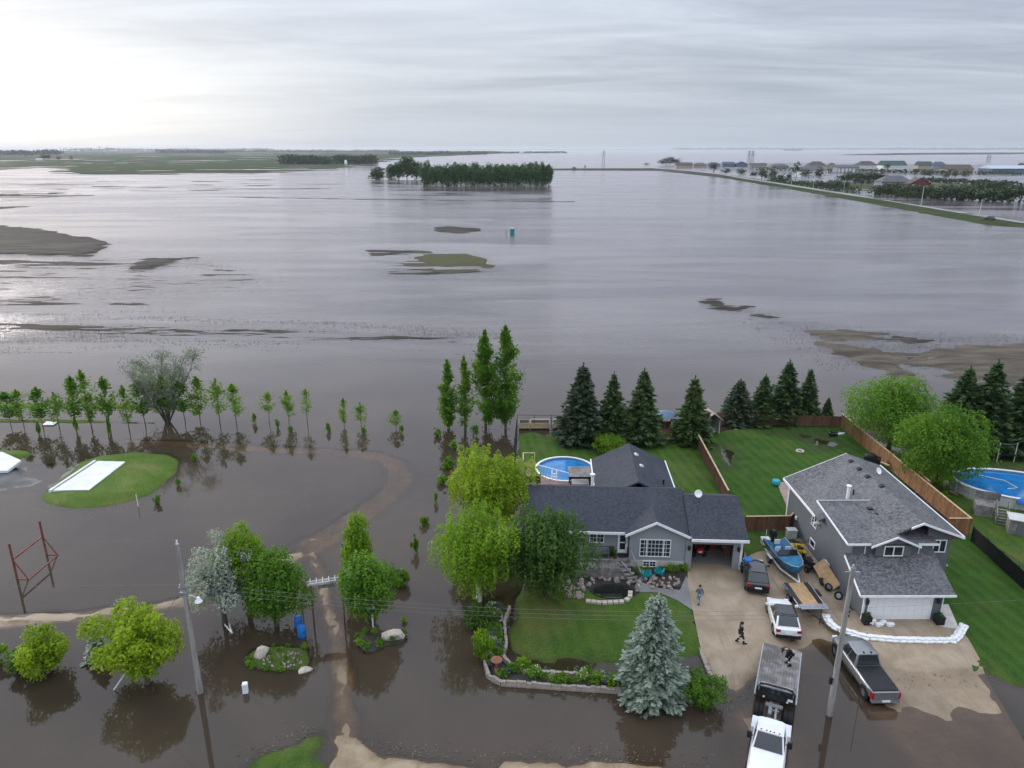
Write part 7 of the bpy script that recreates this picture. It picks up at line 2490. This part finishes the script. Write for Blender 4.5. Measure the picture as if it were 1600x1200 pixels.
def shed():
    g = G(1112, 678, .3)
    t = thing('garden_shed', 'small open shed with tan gable roof beside the light green conifer', 'shed', g, R(8))
    MB().box(-1.0, -.9, 0, 2.6, 0, 1.9).box(.9, 1.0, 0, 2.6, 0, 1.9).box(-.9, .9, 2.5, 2.6, 0, 1.9).build('wall', m_poolwall, t)
    MB().prism([(-1.0, 1.9), (1.0, 1.9), (0, 2.7)], 1, 2.5, 2.6).build('gable_wall', m_poolwall, t)
    r = MB()
    roof_pair_v(r, -.3, 2.85, -1.25, 0, 1.25, 1.85, 2.75, 1.85, .08)
    r.build('roof', M('tan_shingles', (.33, .27, .22), .9, .2, 3), t)
    MB().box(-.5, .1, .8, 1.5, 0, .8).build('stored_box', m_black, t)
    g = G(1040, 684, .3)
    t = thing('playhouse', 'red wooden playhouse with blue umbrella between the conifers', 'playhouse', g)
    MB().box(-.9, .9, -.1, 1.6, .7, .8).build('platform', m_terracotta, t)
    for x in (-.85, .85):
        for y in (-.05, 1.5):
            MB().box(x - .06, x + .06, y - .06, y + .06, 0, 2.0).build('post', m_terracotta, t)
    MB().box(-.85, .85, 1.45, 1.52, .8, 1.6).box(-.9, -.83, 0, 1.5, .8, 1.5).build('panel', m_terracotta, t)
    for k in range(4):
        MB().box(-.4, .4, -.3 - .2 * k, -.1 - .2 * k, .55 - .17 * k, .6 - .17 * k).build('step', m_terracotta, t)
    MB().tube([(0, .8, .8), (0, .8, 3.2)], .03, 6).build('umbrella_pole', m_steel, t)
    MB().lathe([(1.5, 2.7), (1.0, 2.98), (.5, 3.15), (0.001, 3.25)], 10, (0, .8, 0), cap=False).build('umbrella_canopy', M('faded_blue_canvas', (.14, .20, .28), .9, .2, 2), t)


shed()
for k, (x0, x1) in enumerate([(811, 828), (829, 859), (864, 890)]):
    a, b = G(x0, 670, .15), G(x1, 670, .15)
    t = thing('raised_planter', ('left', 'middle', 'right')[k] + ' wooden raised garden box along the back wire fence', 'planter box', a)
    w = b.x - a.x
    for j in range(3):
        MB().box(0, w, 0, .06, .05 + j * .24, .27 + j * .24).build('front_board', m_wood_cap, t)
    MB().box(0, .06, .06, 1.3, .05, .75).build('end_board', m_wood_cap, t)
    MB().box(w - .06, w, .06, 1.3, .05, .75).build('end_board', m_wood_cap, t)
    MB().box(0, w, 1.3, 1.36, .05, .75).build('back_board', m_wood_cap, t)
    MB().box(.06, w - .06, .06, 1.3, .05, .62).build('soil', m_mulch, t)
    if k:
        MB().tube([(.05, .03, .75), (.05, .03, 1.3), (w - .05, .03, 1.3), (w - .05, .03, .75)], .04, 5).build('hoop', m_white, t)


def junk(label, px, py, mats, seed, n=7, s=.5):
    g = GG(px, py)
    rg = random.Random(seed)
    t = thing('yard_clutter', label, 'clutter', g)
    for k in range(n):
        a = rg.uniform(.15, s)
        MB().box(-a, a, -a * .5, a * .5, 0, a * .7).build('item', mats[k % len(mats)], t, loc=(rg.uniform(-.9, .9), rg.uniform(-.6, .6), rg.uniform(0, .1)), rot=(rg.uniform(-.2, .2), rg.uniform(-.2, .2), rg.uniform(0, 3)))


junk('heap of grey and white yard clutter in the wet corner of the lawn', 1306, 679, [m_poolwall, m_iron, m_offwhite], 1, 9, .45)
junk('dark clutter on the gravel beside the small shed', 1140, 672, [m_offwhite, m_iron, m_stone], 2, 8, .4)
junk('clutter with brown barrel under the spruces right of the round tree', 1548, 690, [m_terracotta, m_offwhite, m_iron], 3, 8, .45)
junk('grey chairs piled at the foot of the light green conifer', 1064, 690, [m_poolwall, m_black], 4, 4, .4)
junk('garden clutter under the right wing gutter of the bungalow', 1053, 770, [m_iron, m_terracotta, m_osb], 5, 5, .4)


def trampoline():
    g = G(1556, 712, .1)
    t = thing('trampoline', 'trampoline with white net poles standing in water under the spruces', 'trampoline', g)
    MB().lathe([(1.9, .8), (1.95, .84), (1.85, .86), (0.001, .84)], 22).build('mat', m_black, t)
    for k in range(6):
        a = 6.283 * k / 6
        MB().tube([(math.cos(a) * 1.95, math.sin(a) * 1.95, -.3), (math.cos(a) * 1.95, math.sin(a) * 1.95, 2.3)], .045, 6).build('net_pole', m_offwhite, t)
    MB().lathe([(1.96, 2.2), (1.98, 2.26), (1.94, 2.26), (1.96, 2.2)], 22, cap=False).build('top_ring', m_steel, t)
    g = G(1530, 690, .1)
    t = thing('picnic_table', 'tan wooden picnic table beside the trampoline', 'table', g, R(-25))
    for k in range(4):
        MB().box(-1.0, 1.0, -.4 + k * .2, -.22 + k * .2, .9, .95).build('top_board', m_wood_cap, t)
    for x in (-.7, .7):
        MB().beam((x, -.6, -.1), (x, .3, .9), .08, .08).build('leg', m_wood_cap, t)
        MB().beam((x + .09, .6, -.1), (x + .09, -.3, .9), .08, .08).build('leg', m_wood_cap, t)


trampoline()


def pool_steps():
    g = G(1545, 812, .25)
    t = thing('pool_stairs', 'grey wooden pool deck with stairs at the oval pool', 'deck', g, R(-25))
    MB().box(-1.2, .4, .3, 1.8, 1.12, 1.2).build('platform', m_wood_grey, t)
    MB().box(-1.2, .4, .28, .32, .1, 1.12).box(-1.22, -1.18, .32, 1.8, .1, 1.12).build('skirt', m_wood_grey, t)
    for k in range(6):
        MB().box(.42, 1.35, .3 - k * .26, .55 - k * .26, 1.05 - k * .18, 1.1 - k * .18).build('tread', m_wood_grey, t)
    for x in (.42, 1.38):
        MB().beam((x, .55, 1.05), (x, -1.1, -.02), .06, .22).build('stringer', m_wood_grey, t)
        MB().beam((x, .5, 2.0), (x, -1.0, .95), .08, .06).build('handrail', m_wood_grey, t)
        for f in (.0, .5, 1.0):
            MB().box(x - .04, x + .04, .46 - 1.5 * f, .54 - 1.5 * f, .9 - 1.0 * f, 2.0 - 1.05 * f).build('baluster', m_wood_grey, t)
    MB().slab([(-1.2, 1.8, 2.1), (.9, 1.8, 2.1), (.9, 1.84, 2.1), (-1.2, 1.84, 2.1)], .8).build('gate_panel', m_wood_grey, t)
    g = G(1592, 838, .25)
    t = thing('garden_shed', 'grey wooden pump shed at the right edge beside the pool stairs', 'shed', g, R(-25))
    MB().box(-.9, .9, 0, 1.5, 0, 1.5).build('wall', m_wood_grey, t)
    MB().box(-1.0, 1.0, -.1, 1.6, 1.5, 1.58).build('roof', m_poolwall, t)
    MB().box(-.3, .3, -.03, 0, .1, 1.35).build('door', m_side2, t)
    g = G(1583, 800, .25)
    t = thing('pool_float', 'bright blue cover heap beside the pool stairs', 'cover', (g.x + 1.2, g.y, 1.2))
    MB().lathe([(.9, 0), (.85, .25), (.5, .5), (0.001, .6)], 10, (0, 0, 0), 1.2, .6).build('fabric', m_blue, t, 60)


pool_steps()
for i, (px, py, s) in enumerate([(1462, 790, .8), (1475, 778, .9), (1498, 810, .7), (1486, 803, .8)]):
    tuft(ORD[i] + ' low weedy bush between the cedar fence and the oval pool', px, py, s, i, 'weeds beside the oval pool', 'weed_bush')


# ------------------------------------------------------------------ far land
FT = [lobed_crown('crown', L_far, 0.0, 18, 5.4, 20, 1300, 1.6, 400 + i, lobe=.38, bot=.9) for i in range(4)]
FTT = trunk_mesh('trunk', m_bark, 16, .28, 400, forks=2, spread=.2)
TT = [lobed_crown('crown', L_fartown, 1.2, 9, 3.2, 12, 360, 1.0, 410 + i, lobe=.4) for i in range(4)]
TTT = trunk_mesh('trunk', m_bark, 8, .2, 410, forks=2, spread=.2)
rgf = random.Random(12)


def far_tree(label, px, py, hpx, wpx, group, i, big=True, name='far_tree'):
    b = G(px, py, 0)
    s = hpx * mpp(b) / (18 if big else 9)
    sx = wpx * mpp(b) / 2 / (5.2 if big else 3.2)
    t = thing(name, label, 'tree', (b.x, b.y, 0.0), rgf.uniform(0, 6.28), group)
    link('trunk', FTT if big else TTT, t, scale=(s, s, s))
    link('crown', (FT if big else TT)[i % 4], t, scale=(sx, sx, s))


for i in range(22):      # flooded shelterbelt, front row then back row
    far_tree(ORD[i] + ' tree from the left in the front row of the flooded shelterbelt', 664 + i * 9.2, 291.5 - rgf.uniform(0, 1.0), rgf.uniform(24, 36), rgf.uniform(15, 19), 'shelterbelt front row', i)
for i in range(18):
    far_tree(ORD[i] + ' tree from the left in the back row of the flooded shelterbelt', 668 + i * 10.6, 286 - rgf.uniform(0, 2.0), rgf.uniform(22, 33), rgf.uniform(15, 19), 'shelterbelt back row', i)
for i, (px, py, h, w, lb) in enumerate([(590, 281, 19, 28, 'low round tree at the left end beyond the shelterbelt'), (622, 280, 26, 24, 'left tree of the taller clump beside the shelterbelt'), (636, 280, 36, 28, 'tallest tree of the clump left of the shelterbelt'), (650, 280, 28, 24, 'right tree of the taller clump beside the shelterbelt'), (611, 280, 22, 18, 'small tree joining the clump left of the shelterbelt')]):
    far_tree(lb, px, py, h, w, 'clump left of the shelterbelt', i)


def wood(name, label, p0, p1, depth, hmin, hmax, n, leaf, seed, mat):
    """far-off wood that reads as one mass"""
    a, b = G(*p0), G(*p1)
    rng = np.random.default_rng(seed)
    f = rng.random(n)
    L = (b - a).length
    k = max(6, int(L / (hmax * .9)))
    hh = rng.uniform(hmin, hmax, k + 2)
    env = np.interp(f * k, np.arange(k + 2), hh)
    lob = 1 - .35 * np.abs(((f * k * 1.7) % 1) * 2 - 1) ** 2
    z = rng.random(n) ** .7 * env * lob
    x = a.x + (b.x - a.x) * f + rng.normal(0, leaf, n)
    y = a.y + (b.y - a.y) * f + rng.random(n) * depth
    pos = np.stack([x, y, z], -1)
    nr = rnd_dir(rng, n) + np.array([0, -.6, .5])
    nr /= np.linalg.norm(nr, axis=1, keepdims=True)
    tint = rng.random(k + 2)[(f * k).astype(int)] * .6 + rng.random(n) * .4
    o = link(name, leafmesh(name, leaf_quads(pos, nr, leaf, rng, .8), tint, mat))
    o['kind'] = 'stuff'
    o['label'] = label


wood('far_grove', 'dark grove on the far field, left of the white silo', (436, 257), (514, 257), 45, 15, 22, 2600, 4.0, 1, L_haze)
wood('far_grove', 'dark grove around the white silo on the far field', (521, 256.5), (585, 256.5), 45, 15, 23, 2300, 4.0, 2, L_haze)
wood('far_treeline', 'thin dark wood along the horizon at left', (-60, 243), (88, 242), 90, 18, 30, 2600, 8.0, 3, L_haze)
wood('far_treeline', 'hazy wood on the horizon above the left field', (240, 239.5), (345, 240), 140, 16, 30, 2000, 9.0, 4, L_haze)
wood('far_treeline', 'hazy wood along the horizon at centre left', (345, 238), (620, 237.5), 160, 10, 26, 3200, 10.0, 5, L_haze)
wood('far_treeline', 'dark low wood on the horizon behind the shelterbelt', (608, 242.5), (760, 241), 80, 10, 22, 2600, 7.0, 6, L_haze)
wood('far_treeline', 'hazy shore wood left of the lattice tower', (740, 240), (885, 239), 110, 8, 16, 2000, 7.0, 7, L_haze)
wood('far_treeline', 'thin dark shore along the horizon at right', (1052, 233.8), (1400, 233.6), 500, 30, 70, 2600, 34.0, 8, L_haze)
wood('far_treeline', 'thin dark shore along the horizon at far right', (1380, 233.8), (1760, 234.2), 500, 30, 70, 2600, 34.0, 9, L_haze)
wood('far_treeline', 'faint hazy skyline wood across the left horizon', (90, 236.5), (420, 235.5), 300, 20, 45, 2600, 16.0, 10, L_haze)
wood('far_treeline', 'small dark island wood at far right water', (1226, 235.4), (1256, 235.4), 60, 12, 22, 300, 10.0, 11, L_haze)

wood('far_tree_belt', 'green tree belt before the dark red wing beside the highway', (1375, 306), (1600, 318), 16, 5, 10, 2600, 2.2, 21, L_fartown)
wood('far_tree_belt', 'low tree belt behind the highway lamps in the far town', (1205, 284), (1345, 302), 14, 3, 7, 1800, 1.8, 22, L_fartown)
wood('far_tree_belt', 'shrub belt in the middle of the flooded far town', (1318, 281.5), (1400, 282.5), 18, 4, 8, 1300, 2.2, 23, L_fartown)
wood('far_tree_belt', 'shrub belt between the far farm building and the gazebo', (1450, 284), (1600, 292), 18, 3, 6, 1300, 2.0, 24, L_fartown)
wood('far_tree_belt', 'thin hedges between the houses of the far town', (1180, 266), (1600, 274), 40, 3, 6, 1500, 2.6, 25, L_fartown)
m_b_white = M('far_white_wall', (.62, .62, .60), .7, .1, .3)
m_b_tan = M('far_tan_wall', (.36, .30, .24), .8, .12, .3)
m_b_grey = M('far_grey_wall', (.24, .26, .29), .8, .12, .3)
m_b_blue = M('far_blue_wall', (.075, .12, .19), .7, .12, .3)
m_b_red = M('far_red_wall', (.145, .038, .045), .75, .12, .3)
m_r_grey = M('far_grey_roof', (.115, .118, .13), .85, .15, .3)
m_r_brown = M('far_brown_roof', (.10, .082, .074), .85, .15, .3)
m_r_green = M('far_green_roof', (.045, .085, .078), .8, .12, .3)
m_r_blue = M('far_blue_roof', (.075, .10, .15), .8, .12, .3)
m_r_pale = M('far_pale_roof', (.42, .47, .52), .7, .1, .3)


def far_house(label, x0, x1, by, ty, wall, roof, hip=False, eave=.5, gable_front=False, name='far_house', z=0.05, doors=0):
    a, b = G(x0, by, 0), G(x1, by, 0)
    Wd = b.x - a.x
    H = AtY((x0 + x1) / 2, ty, a.y).z * 1.02
    he = H * eave
    D = max(8.0, Wd * .55)
    t = thing(name, label, 'house', ((a.x + b.x) / 2, a.y, z))
    w = Wd / 2
    if gable_front:
        MB().prism([(-w, -.5), (w, -.5), (w, he), (0, H * .96), (-w, he)], 1, 0, D).build('wall', wall, t)
        r = MB()
        roof_pair_v(r, -.6, D + .6, -w - .7, 0, w + .7, he - .1, H, he - .1, .3)
        r.build('roof', roof, t)
    else:
        MB().box(-w, w, 0, D, -.5, he).build('wall', wall, t)
        i = D * .45 if hip else -.4
        r = MB().slab([(-w - .7, -.7, he), (w + .7, -.7, he), (w + .7, D + .7, he), (-w - .7, D + .7, he)], .25)
        r.add([(-w - .7, -.7, he + .01), (w + .7, -.7, he + .01), (w + .7, D + .7, he + .01), (-w - .7, D + .7, he + .01), (-w + i, D / 2, H), (w - i, D / 2, H)], [(0, 1, 5, 4), (1, 2, 5), (2, 3, 4, 5), (3, 0, 4), (0, 3, 2, 1)])
        r.build('roof', roof, t)
    n = max(2, int(Wd / 5))
    for k in range(n):
        u = -w + Wd * (k + .5) / n
        if doors and k < doors:
            MB().box(u - 1.5, u + 1.5, -.08, 0, 0, he * .8).build('garage_door', m_b_white, t)
        else:
            f = MB().box(u - .8, u + .8, -.06, 0, he * .38, he * .38 + 1.3).build('window', m_b_white, t)
            MB().box(u - .65, u + .65, -.1, -.061, he * .38 + .15, he * .38 + 1.15).build('pane', m_glass, f)
    return t


far_house('small brown house at the left end of the flooded town', 1057, 1082, 262, 254, m_b_tan, m_r_brown)
far_house('long tan house second from the left end of the flooded town', 1084, 1104, 261.5, 254.5, m_b_tan, m_r_grey, True)
far_house('low grey house left of the blue houses in the flooded town', 1106, 1126, 260.5, 254, m_b_grey, m_r_grey, True)
far_house('left of the two blue houses in the flooded town', 1130, 1148, 260, 253, m_b_blue, m_r_blue)
far_house('right of the two blue houses in the flooded town', 1150, 1168, 260, 252.5, m_b_blue, m_r_blue, gable_front=True)
far_house('long low brown house right of the blue houses', 1174, 1198, 260, 255, m_b_tan, m_r_brown)
far_house('low house with grey roof behind the twin pylons', 1206, 1232, 262, 256, m_b_grey, m_r_grey, True)
far_house('white house with broad grey hip roof near the road trees', 1251, 1293, 273, 259, m_b_white, m_r_grey, True)
far_house('brown roofed house behind the white hip roofed house', 1264, 1290, 263, 252.5, m_b_tan, m_r_brown, True)
far_house('tall brown gabled house beside the dark row garages', 1292, 1307, 267, 254.5, m_b_tan, m_r_brown, gable_front=True)
far_house('dark blue-grey building with row of white garage doors', 1308, 1342, 269, 258, m_b_grey, m_r_grey, eave=.66, doors=5)
far_house('bright white house with brown roof in mid town', 1340, 1370, 264, 252, m_b_white, m_r_brown, True)
far_house('large house with green roof in mid town', 1379, 1416, 265, 251.5, m_b_white, m_r_green)
far_house('grey-green house right of the green roofed one', 1434, 1456, 264, 252.5, m_b_tan, m_r_green)
far_house('blue-roofed house right of the grey-green one', 1457, 1479, 263.5, 253, m_b_grey, m_r_blue, True)
far_house('long brown roofed farm building at right of town', 1479, 1520, 271, 257.5, m_b_tan, m_r_brown)
far_house('long blue warehouse with pale roof at the right edge', 1550, 1618, 271, 259, m_b_blue, m_r_pale, eave=.62, name='warehouse')
far_house('tiny dark house beyond the warehouse at the right edge', 1596, 1612, 260, 254.5, m_b_red, m_r_brown)
far_house('big house with blue-grey hip roof beside the red wing', 1377, 1424, 293.5, 275, m_b_grey, m_r_grey, True)
far_house('dark red barn-like wing with garage door beside the highway', 1421, 1453, 296, 278, m_b_red, m_r_brown, gable_front=True, doors=1)
far_house('small pale gazebo on the wet bank beyond the highway', 1531, 1549, 310, 299.5, m_b_white, m_r_pale, gable_front=True, name='gazebo')
far_house('tiny white farmhouse on the left horizon field', 56, 66, 252.5, 247.5, m_b_white, m_r_pale)
far_house('small white shed on the far shore left of the lattice tower', 811, 818, 240.6, 236.8, m_b_white, m_r_pale)

# town trees: one by one
TOWN = [(1069, 262, 'the leftmost brown town house'), (1095, 261, 'the long tan house of the far town'), (1140, 260, 'the left blue house of the far town'), (1186, 260, 'the low brown far house'), (1219, 262, 'the low grey-roofed far house'), (1272, 273, 'the white hip-roofed far house'), (1325, 269, 'the row of white garage doors'), (1355, 264, 'the bright white far house'), (1397, 265, 'the green-roofed far house'), (1445, 264, 'the grey-green far house'), (1500, 271, 'the long brown farm building'), (1584, 271, 'the blue warehouse'), (1400, 293, 'the big blue-grey hip roof'), (1437, 296, 'the dark red wing'), (1540, 310, 'the small pale gazebo')]
_seen = {}


def town_label(px, py):
    h = min(TOWN, key=lambda q: abs(q[0] - px) + 3 * abs(q[1] - py))
    rel = 'in front of' if py > h[1] + 6 else ('left of' if px < h[0] else 'right of')
    k = rel + ' ' + h[2]
    _seen[k] = _seen.get(k, 0) + 1
    return ORD[_seen[k] - 1] + ' tree from the left ' + k


i = 0
for (px, py, h, w) in sorted([(1046, 258, 11, 22), (1036, 258, 8, 14), (1056, 258, 9, 14), (1115, 270, 16, 9), (1135, 273, 9, 11), (1158, 276, 11, 13), (1178, 278, 9, 12), (1190, 281, 18, 10), (1195, 282, 14, 12), (1207, 283, 16, 12), (1219, 286, 13, 12), (1232, 284, 14, 8), (1244, 276, 21, 10), (1258, 281, 15, 18), (1279, 284, 20, 13), (1281, 296, 14, 8), (1296, 299, 16, 14), (1311, 294, 12, 8), (1305, 301, 18, 11), (1322, 299, 16, 9), (1336, 291, 12, 8), (1346, 291, 12, 8), (1357, 291, 12, 8), (1368, 291, 12, 8), (1387, 312, 21, 15), (1399, 313, 19, 14), (1418, 318, 26, 17), (1375, 306, 14, 12), (1433, 310, 19, 13), (1450, 311, 20, 16), (1466, 314, 18, 18), (1480, 312, 22, 20), (1496, 314, 24, 24), (1514, 310, 20, 16), (1526, 306, 22, 18), (1546, 302, 20, 18), (1562, 300, 16, 12), (1580, 314, 24, 20), (1594, 316, 30, 24), (1608, 316, 30, 24), (1325, 281, 12, 14), (1342, 281, 11, 12), (1360, 282, 12, 16), (1376, 282, 11, 12), (1386, 266, 9, 7), (1430, 275, 10, 8), (1444, 277, 11, 8), (1452, 278, 11, 8), (1478, 281, 12, 7), (1492, 279, 10, 7), (1506, 279, 10, 7), (1440, 293, 12, 9), (1556, 297, 11, 10), (1010, 258, 3, 8), (897, 265, 4, 9), (914, 264, 6, 3), (72, 250, 9, 22), (112, 251, 7, 6), (40, 245, 5, 4), (92, 251, 7, 10)]):
    lb = town_label(px, py)
    if px > 1000:
        far_tree(lb, px, py, h * 1.08, w * 1.35, 'trees of the far town', i, False, 'town_tree')
    else:
        far_tree({897: 'low bush on the far dike left of the lattice tower', 914: 'slim tree on the far dike left of the lattice tower', 72: 'round bushes beside the tiny white farmhouse at left', 112: 'lone small tree right of the tiny white farmhouse', 40: 'tiny tree at the far left field edge', 92: 'low tree just right of the tiny white farmhouse'}[px], px, py, h, w, None, i, False, 'field_tree')
    i += 1


def silo():
    b = G(540.5, 257, 0)
    t = thing('silo', 'small white silo in front of the far dark grove', 'silo', b)
    MB().lathe([(3.0, -.5), (3.0, 7), (2.2, 8.6), (0.001, 9.6)], 14).build('tank', m_white, t, 40)
    MB().box(-.3, .3, -3.15, -2.95, 0, 7.4).build('ladder', m_offwhite, t)


silo()


def pylon(label, px, by, ty, w=1.3):
    b = G(px, by, 0)
    H = AtY(px, ty, b.y).z
    t = thing('lattice_tower', label, 'pylon', (b.x, b.y, 0))
    r = H * .11
    th = w * .5
    for sx in (-1, 1):
        for sy in (-1, 1):
            MB().beam((sx * r, sy * r, -1), (sx * r * .22, sy * r * .22, H * .98), th, th).build('leg', m_steel, t)
    for k in range(6):
        f0, f1 = k / 6, (k + 1) / 6
        r0, r1 = r * (1 - .78 * f0), r * (1 - .78 * f1)
        for s in (-1, 1):
            MB().beam((s * r0, -r0, H * f0), (-s * r1, -r1, H * f1), th * .6, th * .6).build('brace', m_steel, t)
    for z, l in ((.62, .26), (.78, .22), (.92, .15)):
        MB().beam((-H * l, 0, H * z), (H * l, 0, H * z), th, th * 1.2).build('cross_arm', m_steel, t)


pylon('lattice power pylon standing in the flood at far centre', 942.5, 256.5, 235.5)
pylon('left one of the twin far pylons above the blue houses', 1169.5, 256, 235)
pylon('right one of the twin far pylons above the blue houses', 1175, 256, 235)
pylon('left one of two hazy pylons on the right horizon field', 1542, 252, 241.5)
pylon('right one of two hazy pylons on the right horizon field', 1546, 252, 242)
pylon('left of the two faint pylons on the left horizon', 157, 241.5, 228.5)
pylon('right of the two faint pylons on the left horizon', 168, 241.5, 229)
pylon('left of the faint pylons above the far grove', 418.5, 243, 231.5)
pylon('right of the faint pylons above the far grove', 425.5, 243, 232)

for k, (px, by, ty) in enumerate([(1236, 292, 272), (1270, 297, 276), (1318, 301, 283), (1440, 315, 291), (1531, 331, 311), (1166, 281, 267)]):
    b = G(px, by, .2)
    H = AtY(px, ty, b.y).z - .2
    t = thing('highway_lamp', ORD[k] + ' far light pole beside the highway in placing order left to right', 'light pole', b)
    t['label'] = ('light pole second from the left beside the far highway', 'light pole third from the left beside the far highway', 'light pole fourth from the left beside the far highway', 'light pole beside the dark red wing at the highway', 'rightmost light pole beside the highway near the dark car', 'leftmost light pole beside the far highway')[k]
    MB().tube([(0, 0, -.5), (0, 0, H)], [.22, .14], 6).build('shaft', m_steel, t)
    MB().beam((0, 0, H), (1.6, -.6, H + .15), .16, .16).build('arm', m_steel, t)
    MB().box(1.4, 2.2, -.9, -.5, H + .08, H + .28).build('lamp_head', m_steel, t)

hw = [(1800, 374), (1600, 349.2), (1500, 333), (1400, 316.3), (1300, 301), (1230, 289.8), (1170, 280.5), (1130, 273.5), (1075, 267.5)]
pts = [Vector(G(a, b)[:2]) for a, b in hw]
build_sheet('highway', ribbon(hw, 4.2), m_asph, 6.0, .16)
cg = G(1545, 344, .55)
car('parked_car', 'small dark car driving on the far highway', (cg.x, cg.y, gz(cg.x, cg.y) + .2), R(28), m_blackpaint, 5.2, 2.3, 1.8, wr=.4)


def teal_box():
    b = G(800.5, 366.5, 0)
    t = thing('teal_tank', 'teal box-shaped shelter standing in the flooded field', 'shelter', b)
    MB().box(-.9, .9, -.8, .8, -.3, 2.3).build('wall', m_teal, t)
    MB().prism([(-1.0, 2.3), (1.0, 2.3), (.8, 2.65), (-.8, 2.65)], 1, -.9, .9).build('roof', m_r_pale, t)
    MB().box(-.45, .45, -.84, -.8, 0, 2.0).build('door', m_teal, t)
    b = G(791, 367, 0)
    props(MB().tube([(0, 0, -.3), (0, 0, 2.0)], .1, 6).build('field_post', m_bark, None, loc=b), 'thin post in the flooded field left of the teal box', 'post')


teal_box()

# ------------------------------------------------------------------ drowned stubble and floating litter
def scatter_quads(name, label, pos, size, mat, seed, flat):
    rng = np.random.default_rng(seed)
    n = len(pos)
    nr = rnd_dir(rng, n)
    if flat:
        nr = nr * 0.12 + np.array([0, 0, 1.0])
    else:
        nr = nr * np.array([.6, 1, .25])
    nr /= np.linalg.norm(nr, axis=1, keepdims=True)
    o = link(name, leafmesh(name, leaf_quads(pos, nr, size, rng, .35), rng.random(n), mat))
    o['kind'] = 'stuff'
    o['label'] = label


m_litter = leaf_mat('straw_litter', (.06, .045, .03), (.22, .18, .12), .05)
m_stub = leaf_mat('wet_stubble', (.050, .044, .038), (.120, .100, .075), .05)
rs = np.random.default_rng(5)
acc = []
for (pl, n, dens) in [(W([(-60, 486), (420, 498), (800, 514), (800, 556), (300, 546), (-60, 556)]), 30000, .56), (W([(-60, 420), (330, 405), (470, 432), (330, 486), (-60, 492)]), 9000, .56), (W([(560, 385), (660, 380), (840, 415), (830, 432), (570, 440)]), 5000, .57), (W([(1080, 465), (1290, 505), (1640, 522), (1640, 600), (1300, 585), (1180, 515)]), 14000, .52)]:
    xs, ys = [q[0] for q in pl], [q[1] for q in pl]
    x, y = rs.uniform(min(xs), max(xs), n), rs.uniform(min(ys), max(ys), n)
    y = np.round(y / 1.1) * 1.1 + rs.normal(0, .10, n)          # drilled rows
    k = (sdf(pl, x, y) > 0) & (fbm(x / 16, y / 2.2, 51, 5) + rs.normal(0, .07, n) > dens)
    acc.append(np.stack([x[k], y[k], rs.uniform(-.04, .04, k.sum())], -1))
scatter_quads('field_stubble', 'rows of drowned crop stubble poking out of the flooded field', np.concatenate(acc), .21, m_stub, 6, False)
acc = []
for line, n, sp in [([(575, 1158), (640, 1176), (760, 1184), (900, 1178), (1000, 1186), (1120, 1190)], 420, .5), ([(500, 1140), (430, 1160), (390, 1190)], 160, .6), ([(757, 1044), (770, 1070), (860, 1080), (980, 1090)], 140, .3), ([(1130, 1110), (1150, 1090), (1225, 1030)], 120, .35), ([(60, 795), (150, 800), (230, 785), (275, 750)], 200, .5), ([(1320, 1030), (1400, 1062), (1530, 1058)], 120, .6)]:
    L = [Vector(G(a, b, .012)) for a, b in line]
    for _ in range(n):
        i = rs.integers(0, len(L) - 1)
        q = L[i].lerp(L[i + 1], rs.random())
        acc.append((q.x + rs.normal(0, sp), q.y + rs.normal(0, sp), .014))
scatter_quads('floating_litter', 'straw and leaf litter drifted along the flood edges', np.array(acc), .16, m_litter, 7, True)

# ------------------------------------------------------------------ air
hz = bpy.data.materials.new('haze_air')
hz.use_nodes = True
hz.node_tree.nodes.clear()
pv = N(hz.node_tree, 'ShaderNodeVolumePrincipled', ins={'Color': (0.86, 0.90, 0.96, 1), 'Density': 0.000045, 'Anisotropy': 0.3})
N(hz.node_tree, 'ShaderNodeOutputMaterial', ins={1: pv.outputs[0]})
hb = MB().box(-41000, 41000, -21000, 41000, -3.0, 75.0).build('haze', hz)
hb['kind'] = 'stuff'
